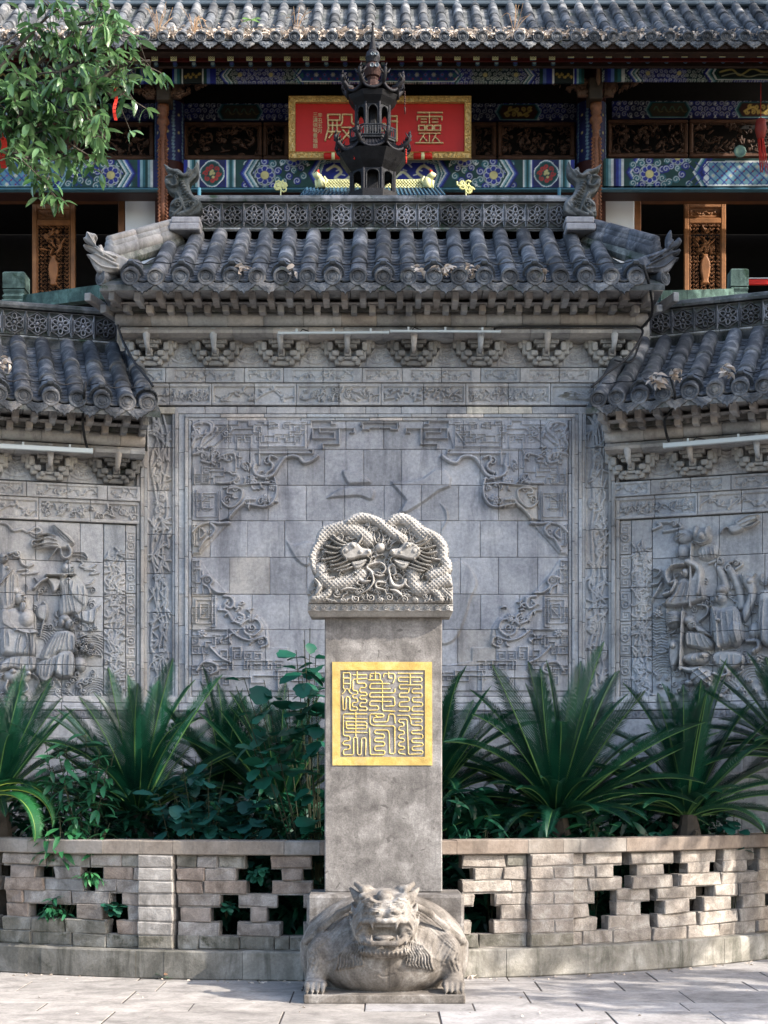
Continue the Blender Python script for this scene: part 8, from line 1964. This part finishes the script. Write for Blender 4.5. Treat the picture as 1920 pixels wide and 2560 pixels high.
# ---------------------------------------------------------------- overhanging branch, upper left
TL = [leafblade('leaf', .105, .019, M['tree'], 'lance', .3, .35, 5), leafblade('leaf', .085, .021, M['tree'], 'lance', .2, .6, 5), leafblade('leaf', .12, .022, M['tree'], 'lance', .35, .2, 5)]
BD = 9.0
BR = thing('tree_branch', 'sunlit leafy branches of a tree reaching in at the upper left', 'tree', (-4.2, 9.3, 0))
rb2 = random.Random(77); mb = MB(); BO = Vector((-4.2, 9.3, 0))
def bp(x, y, d=0.0): return at(x, y, BD+d)-BO
TW = [[(-260,300),(-60,260),(120,235),(250,200),(300,165),(375,152)], [(-60,260),(40,200),(120,140),(200,60),(260,20)], [(0,170),(100,60),(150,20)], [(120,235),(180,260),(250,330),(265,350)], [(-100,300),(20,330),(120,330),(190,370),(240,400)], [(-150,330),(-40,370),(60,390),(90,430),(115,460)], [(20,330),(60,280),(130,290),(200,300)], [(150,225),(230,215),(290,240),(320,220)], [(-80,200),(0,120),(60,70)], [(-60,250),(20,240),(80,190),(150,180)], [(60,390),(40,360),(70,330)], [(-80,330),(-10,290),(50,300)], [(150,180),(220,150),(280,170)], [(200,60),(260,55),(280,85)], [(30,240),(70,250),(110,270)]]
nodes = []
for i, L in enumerate(TW):
    d0 = rb2.uniform(-.35, .35) if i else 0; P = [Vector(p) for p in crom([bp(x, y, d0*(j/len(L)) if i else 0) for j, (x, y) in enumerate(L)], 5)]
    mb.tube(P, [.016*(1-.75*j/len(P))*(1.6 if i == 0 else .7) for j in range(len(P))], 6); nodes += P[3:]
trunkP = [Vector((0, 0, 0)), Vector((.05, .1, 2.5)), Vector((.2, .05, 4.2)), bp(-60, 260)]
mb.tube(crom(trunkP, 5), [.16-.13*j/16 for j in range(16)], 10); mb.tube([Vector((.2, .05, 4.2)), Vector((-.1, .2, 6)), Vector((-.5, .3, 7.5))], [.10, .07, .03], 8)
put('trunk_and_limbs', mb.mesh('trunk_and_limbs', M['bark']), BR)
tw = MB(); extra = []
cnt = 0
for q in range(520):
    n0 = nodes[rb2.randrange(len(nodes))]; c = n0+Vector((rb2.gauss(0, .05), rb2.gauss(0, .10), rb2.gauss(0, .045)))
    tw.tube([n0, c], .0025, 4)
    for k in range(rb2.choice([2, 3, 3, 4])):
        a = rb2.uniform(0, 2*PI); s = rb2.uniform(.55, 1.0); rot = (rb2.uniform(-1.2, .35), rb2.uniform(-.6, .6), a); g = rb2.uniform(.6, 1.3); mi = rb2.randrange(3)
        if cnt < 300: put('leaf', TL[mi], BR, c, rot, (s, s, s), (g, g, g*.9)); cnt += 1
        else: extra.append((mi, c, rot, s))
put('twigs', tw.mesh('twigs', M['bark']), BR, kind='stuff')
for _ in range(500):                                          # the crown goes on out of view
    c = Vector((rb2.uniform(-1.6, .5), rb2.uniform(-1.2, 1.2), rb2.uniform(5.2, 8.2))); extra.append((rb2.randrange(3), c, (rb2.uniform(-1.2, .35), rb2.uniform(-.6, .6), rb2.uniform(0, 6.28)), 1.3)) if (c.x < -.3 or c.z > 7.2) else None
leafmass('foliage', extra, TL, BR, M['tree'])
for k, (x, y, L, lab) in enumerate(((288, 228, 72, 'red ribbon hanging straight from the branch tip in front of the hall'), (8, 345, 75, 'red ribbon tied to the branch at the left edge'))):
    p = at(x, y, BD-.05); h = L*BD/F; e = thing('ribbon', lab, 'ribbon', p, 0, 'red wish ribbons'); mb = MB(); n = 8; w = .009 if k == 0 else .016
    for i in range(n):
        a0, a1 = i/n, (i+1)/n; xx = lambda t: .006*math.sin(t*7); mb.add([(xx(a0)-w, .006*math.sin(a0*9), -h*a0), (xx(a0)+w, .004, -h*a0), (xx(a1)+w, .004*math.cos(a1*5), -h*a1), (xx(a1)-w, .006*math.sin(a1*9), -h*a1)], [(0, 1, 2, 3)])
    put('cloth', mb.mesh('cloth', M['ribbon'], True), e); mb = MB(); mb.tube([(0, 0, 0), (-.004, 0, .03)], .003, 5); mb.lathe([(.003, -.008), (.011, 0), (.003, .008)], 8, (0, 0, 0)); put('knot', mb.mesh('knot', M['ribbon'], True), e)
# red lantern tassels at the right edge, a pale dish on the right lattice
e = thing('hanging_lantern', 'dark red tasselled lantern hanging at the right edge of the hall', 'lantern', at(1902, 290, 19.5)); mb = MB()
mb.lathe([(.01, -.02), (.06, -.05), (.075, -.16), (.05, -.26), (.015, -.30)], 12); put('body', mb.mesh('body', M['dred'], True), e, color=(2, 2, 2)); mb = MB()
for i in range(7): mb.tube([(.03*math.cos(i), .03*math.sin(i), -.28), (.035*math.cos(i)+.01*i, .03*math.sin(i), -.62-.02*i)], [.010, .004], 5)
mb.tube([(0, 0, .5), (0, 0, -.02)], .004, 5); put('tassel', mb.mesh('tassel', M['ribbon'], True), e)
p = at(1850, 379, 19.8); e = thing('dish', 'small round green grey dish on the right lattice boards', 'dish', p); mb = MB(); mb.lathe([(.078, 0), (.080, .008), (.06, .014), (.05, .006), (.002, .004)], 10); put('plate', mb.mesh('plate', M['clamp'], True), e, rot=(PI/2, 0, 0), color=(1.6, 2.3, 1.7)); mb = MB(); mb.tube([(0, 0, 0), (0, .6, -.02)], .012, 6); put('bracket_arm', mb.mesh('bracket_arm', M['clamp']), e)
# leaf litter on the roofs
def litter(nm, label, pts, seed, s=1.0, parent=None):
    r = random.Random(seed); me = leafblade('leaf', .06, .018, M['dry'], 'lance', .4, .7, 4); it = [(0, p, (r.uniform(-.8, .8), r.uniform(-1, 1), r.uniform(0, 6.3)), s*r.uniform(.6, 1.3)) for p in pts]
    o = leafmass(nm, it, [me], None, M['dry']); return tag(o, label, 'leaves')
rl = random.Random(12); pts = []
for _ in range(3600):
    x = rl.choice([rl.uniform(-4.8, 2.6), rl.uniform(-4.8, 2.6), rl.uniform(-5, 5)]); t = abs(rl.gauss(.03, .13)); w, z = PH(min(t, .8)); i = min(range(len(usH)), key=lambda k: abs(usH[k]-x)); off = x-usH[i]
    if abs(off) < .05 and rl.random() < .8: x = usH[i]+math.copysign(rl.uniform(.07, .11), off)
    pts.append((x, HO-w, z+7.35+(.03 if abs(x-usH[i]) > .06 else .075)))
litter('leaf_litter', 'drift of pale dry leaves lying in the hall eave tiles', pts, 1, .85)
pts = []
for (xc, n) in ((1107, 26), (1140, 16), (1180, 20), (1050, 8), (610, 8), (1365, 6), (735, 5)):
    for _ in range(n): p = at(xc+rl.uniform(-14, 14), 672+rl.uniform(-10, 14), 14.62); pts.append(tuple(p))
litter('leaf_litter', 'curled dry leaves caught behind the middle roof eave discs', pts, 2, 1.1)
pts = []
for (xc, yc, n) in ((1640, 945, 18), (1690, 935, 20), (1815, 925, 14), (10, 905, 16)):
    for _ in range(n): p = at(xc+rl.uniform(-14, 14), yc+rl.uniform(-14, 16), 14.25 if xc > 500 else 14.1); pts.append(tuple(p))
litter('leaf_litter', 'dry leaves caught among the tiles of the wing roofs', pts, 3, 1.1)
pts = []
for _ in range(150):
    if rl.random() < .7: a_ = rl.uniform(-.75, .75); R_ = PR+.11+abs(rl.gauss(0, .12)); p = (PC.x+R_*math.sin(a_), PC.y-R_*math.cos(a_), .006)
    else: p = (rl.uniform(-3, 3), rl.uniform(10.4, 12.6), .006)
    if abs(p[0]) > .62 or p[1] < 11.2: pts.append(p)
litter('leaf_litter', 'small dry leaves scattered on the paving along the plinth', pts, 5, .55)
# dry twigs and a green sprout on the hall eave
for k, (x, lab) in enumerate(((395, 'dry brown grass tuft hanging on the hall eave at left'), (485, 'tangled dry stems trailing over the hall eave'), (740, 'bare dry twigs standing in the hall roof tiles'), (1285, 'single dry tuft on the hall roof right of the pagoda'))):
    b = at(x, 88, 18.9); e = thing('dry_tuft', lab, 'dry grass', b); mb = MB(); r = random.Random(90+k)
    for i in range(14 if k < 2 else 8):
        a = r.uniform(-.08, .08); mb.tube(crom([(0, 0, 0), (a, r.uniform(-.05, .05), r.uniform(.08, .25)), (a*2.4, r.uniform(-.05, .05), r.uniform(.2, .38) if k != 1 else r.uniform(-.1, .35))], 4), .0035, 4)
    put('stems', mb.mesh('stems', M['dry']), e, color=(.9, .7, .5)); 
b = at(628, 48, 18.9); e = thing('sprout', 'fresh green four leaved sprout growing on the hall roof', 'plant', b-Vector((0, 0, .15))); mb = MB(); mb.tube([(0, 0, 0), (0, 0, .14)], .006, 5); put('stem', mb.mesh('stem', M['stem']), e)
me = leafblade('leaf', .14, .038, M['tree'], 'lance', .15, .15, 6)
for i, a in enumerate((1.0, -1.0, 2.1, -2.0)): put('leaf', me, e, (0, 0, .14), (.5 if i < 2 else -.3, 0, a), (1, 1, 1), (2.2, 2.0, 1.5))
for k, (x, y) in enumerate(((702, 468), (1165, 466))):
    b = at(x, y, 18.9); e = thing('ornament', 'small pale yellow scroll ornament on a thin stalk '+('left' if k == 0 else 'right')+' of the pagoda', 'ornament', b, 0, 'yellow scroll ornaments'); mb = MB()
    r = random.Random(k)
    for i in range(7): c = (r.uniform(-.07, .07), r.uniform(-.05, .05)); mb.tube([(x_, 0, z_) for x_, z_ in spiral(c, .045, 1.1, r.uniform(0, 6), 1, 8)], .011, 6)
    put('scrollwork', mb.mesh('scrollwork', M['cream'], True), e, color=(.9, .9, .75)); mb = MB(); mb.tube([(0, 0, 5.9-b.z), (0, 0, 0)], .008, 5); put('stalk', mb.mesh('stalk', M['cream']), e)

# ---------------------------------------------------------------- unseen trees added outside the frame, placed and shaped for the shade they cast
def shade_tree(x, y, label, blobs, seed, n, trunk_top):
    r = random.Random(seed); e = thing('unseen_shade_tree', label, 'tree', (x, y, 0)); mb = MB()
    mb.tube(crom([(0, 0, 0), (.1, .05, trunk_top*.5), (0, 0, trunk_top)], 5), [.38-.02*i for i in range(11)], 12)
    for (bx, by, bz, rx, ry, rz, dn) in blobs: mb.tube(crom([(0, 0, trunk_top*.8), ((bx)*.5, (by)*.5, (bz+trunk_top*.8)*.5+.3), (bx, by, bz)], 4), [.16-.015*i for i in range(9)], 7)
    put('trunk', mb.mesh('trunk', M['bark']), e)
    me = leafblade('leaf', .20, .06, M['tree'], 'lance', .1, .3, 3); items = []
    for (bx, by, bz, rx, ry, rz, dn) in blobs:
        m = int(n*dn)
        cl = [(bx+rx*.8*r.gauss(0, .5), by+ry*.8*r.gauss(0, .5), bz+rz*.8*r.gauss(0, .5)) for _ in range(max(3, m//45))]
        for _ in range(m):
            if r.random() < .6: c = r.choice(cl); p = tuple(c[i]+r.gauss(0, .16) for i in range(3))
            else:
                while True:
                    v = [r.uniform(-1, 1) for _ in range(3)]
                    if sum(a*a for a in v) < 1: break
                p = (bx+rx*v[0], by+ry*v[1], bz+rz*v[2])
            items.append((0, p, (r.uniform(-1.2, 1.2), r.uniform(-1, 1), r.uniform(0, 6.3)), r.uniform(.8, 1.5)))
    leafmass('crown', items, [me], e, M['tree'])
shade_tree(8.6, 11.9, 'tall dense unseen shade tree right of the walls outside the photo', [(0, -.3, 8.5, 2.0, 1.6, 3.0, 1.0), (.3, -.2, 12.5, 2.2, 1.7, 2.8, 1.0), (-.3, .9, 6.4, 1.8, 1.4, 1.6, .5), (.5, -.6, 15.0, 1.6, 1.3, 1.6, .4), (.2, 1.0, 10.2, 1.8, 1.2, 3.0, .6), (0, -1.6, 12.6, 1.5, .8, 2.0, .5)], 1, 9000, 9)
shade_tree(10.6, 8.6, 'low spreading unseen shade tree beside the paving outside the photo', [(-.2, -.4, 5.9, 1.3, 1.0, .22, .05), (.3, .8, 6.9, 1.2, .6, .4, .05)], 2, 9000, 5.5)
shade_tree(8.9, 17.2, 'tall narrow unseen shade tree beside the hall outside the photo', [(0, -.2, 14.0, 1.3, 1.1, 2.0, .45), (.3, .3, 10.5, 1.2, 1.2, 2.0, .3)], 3, 9000, 11)
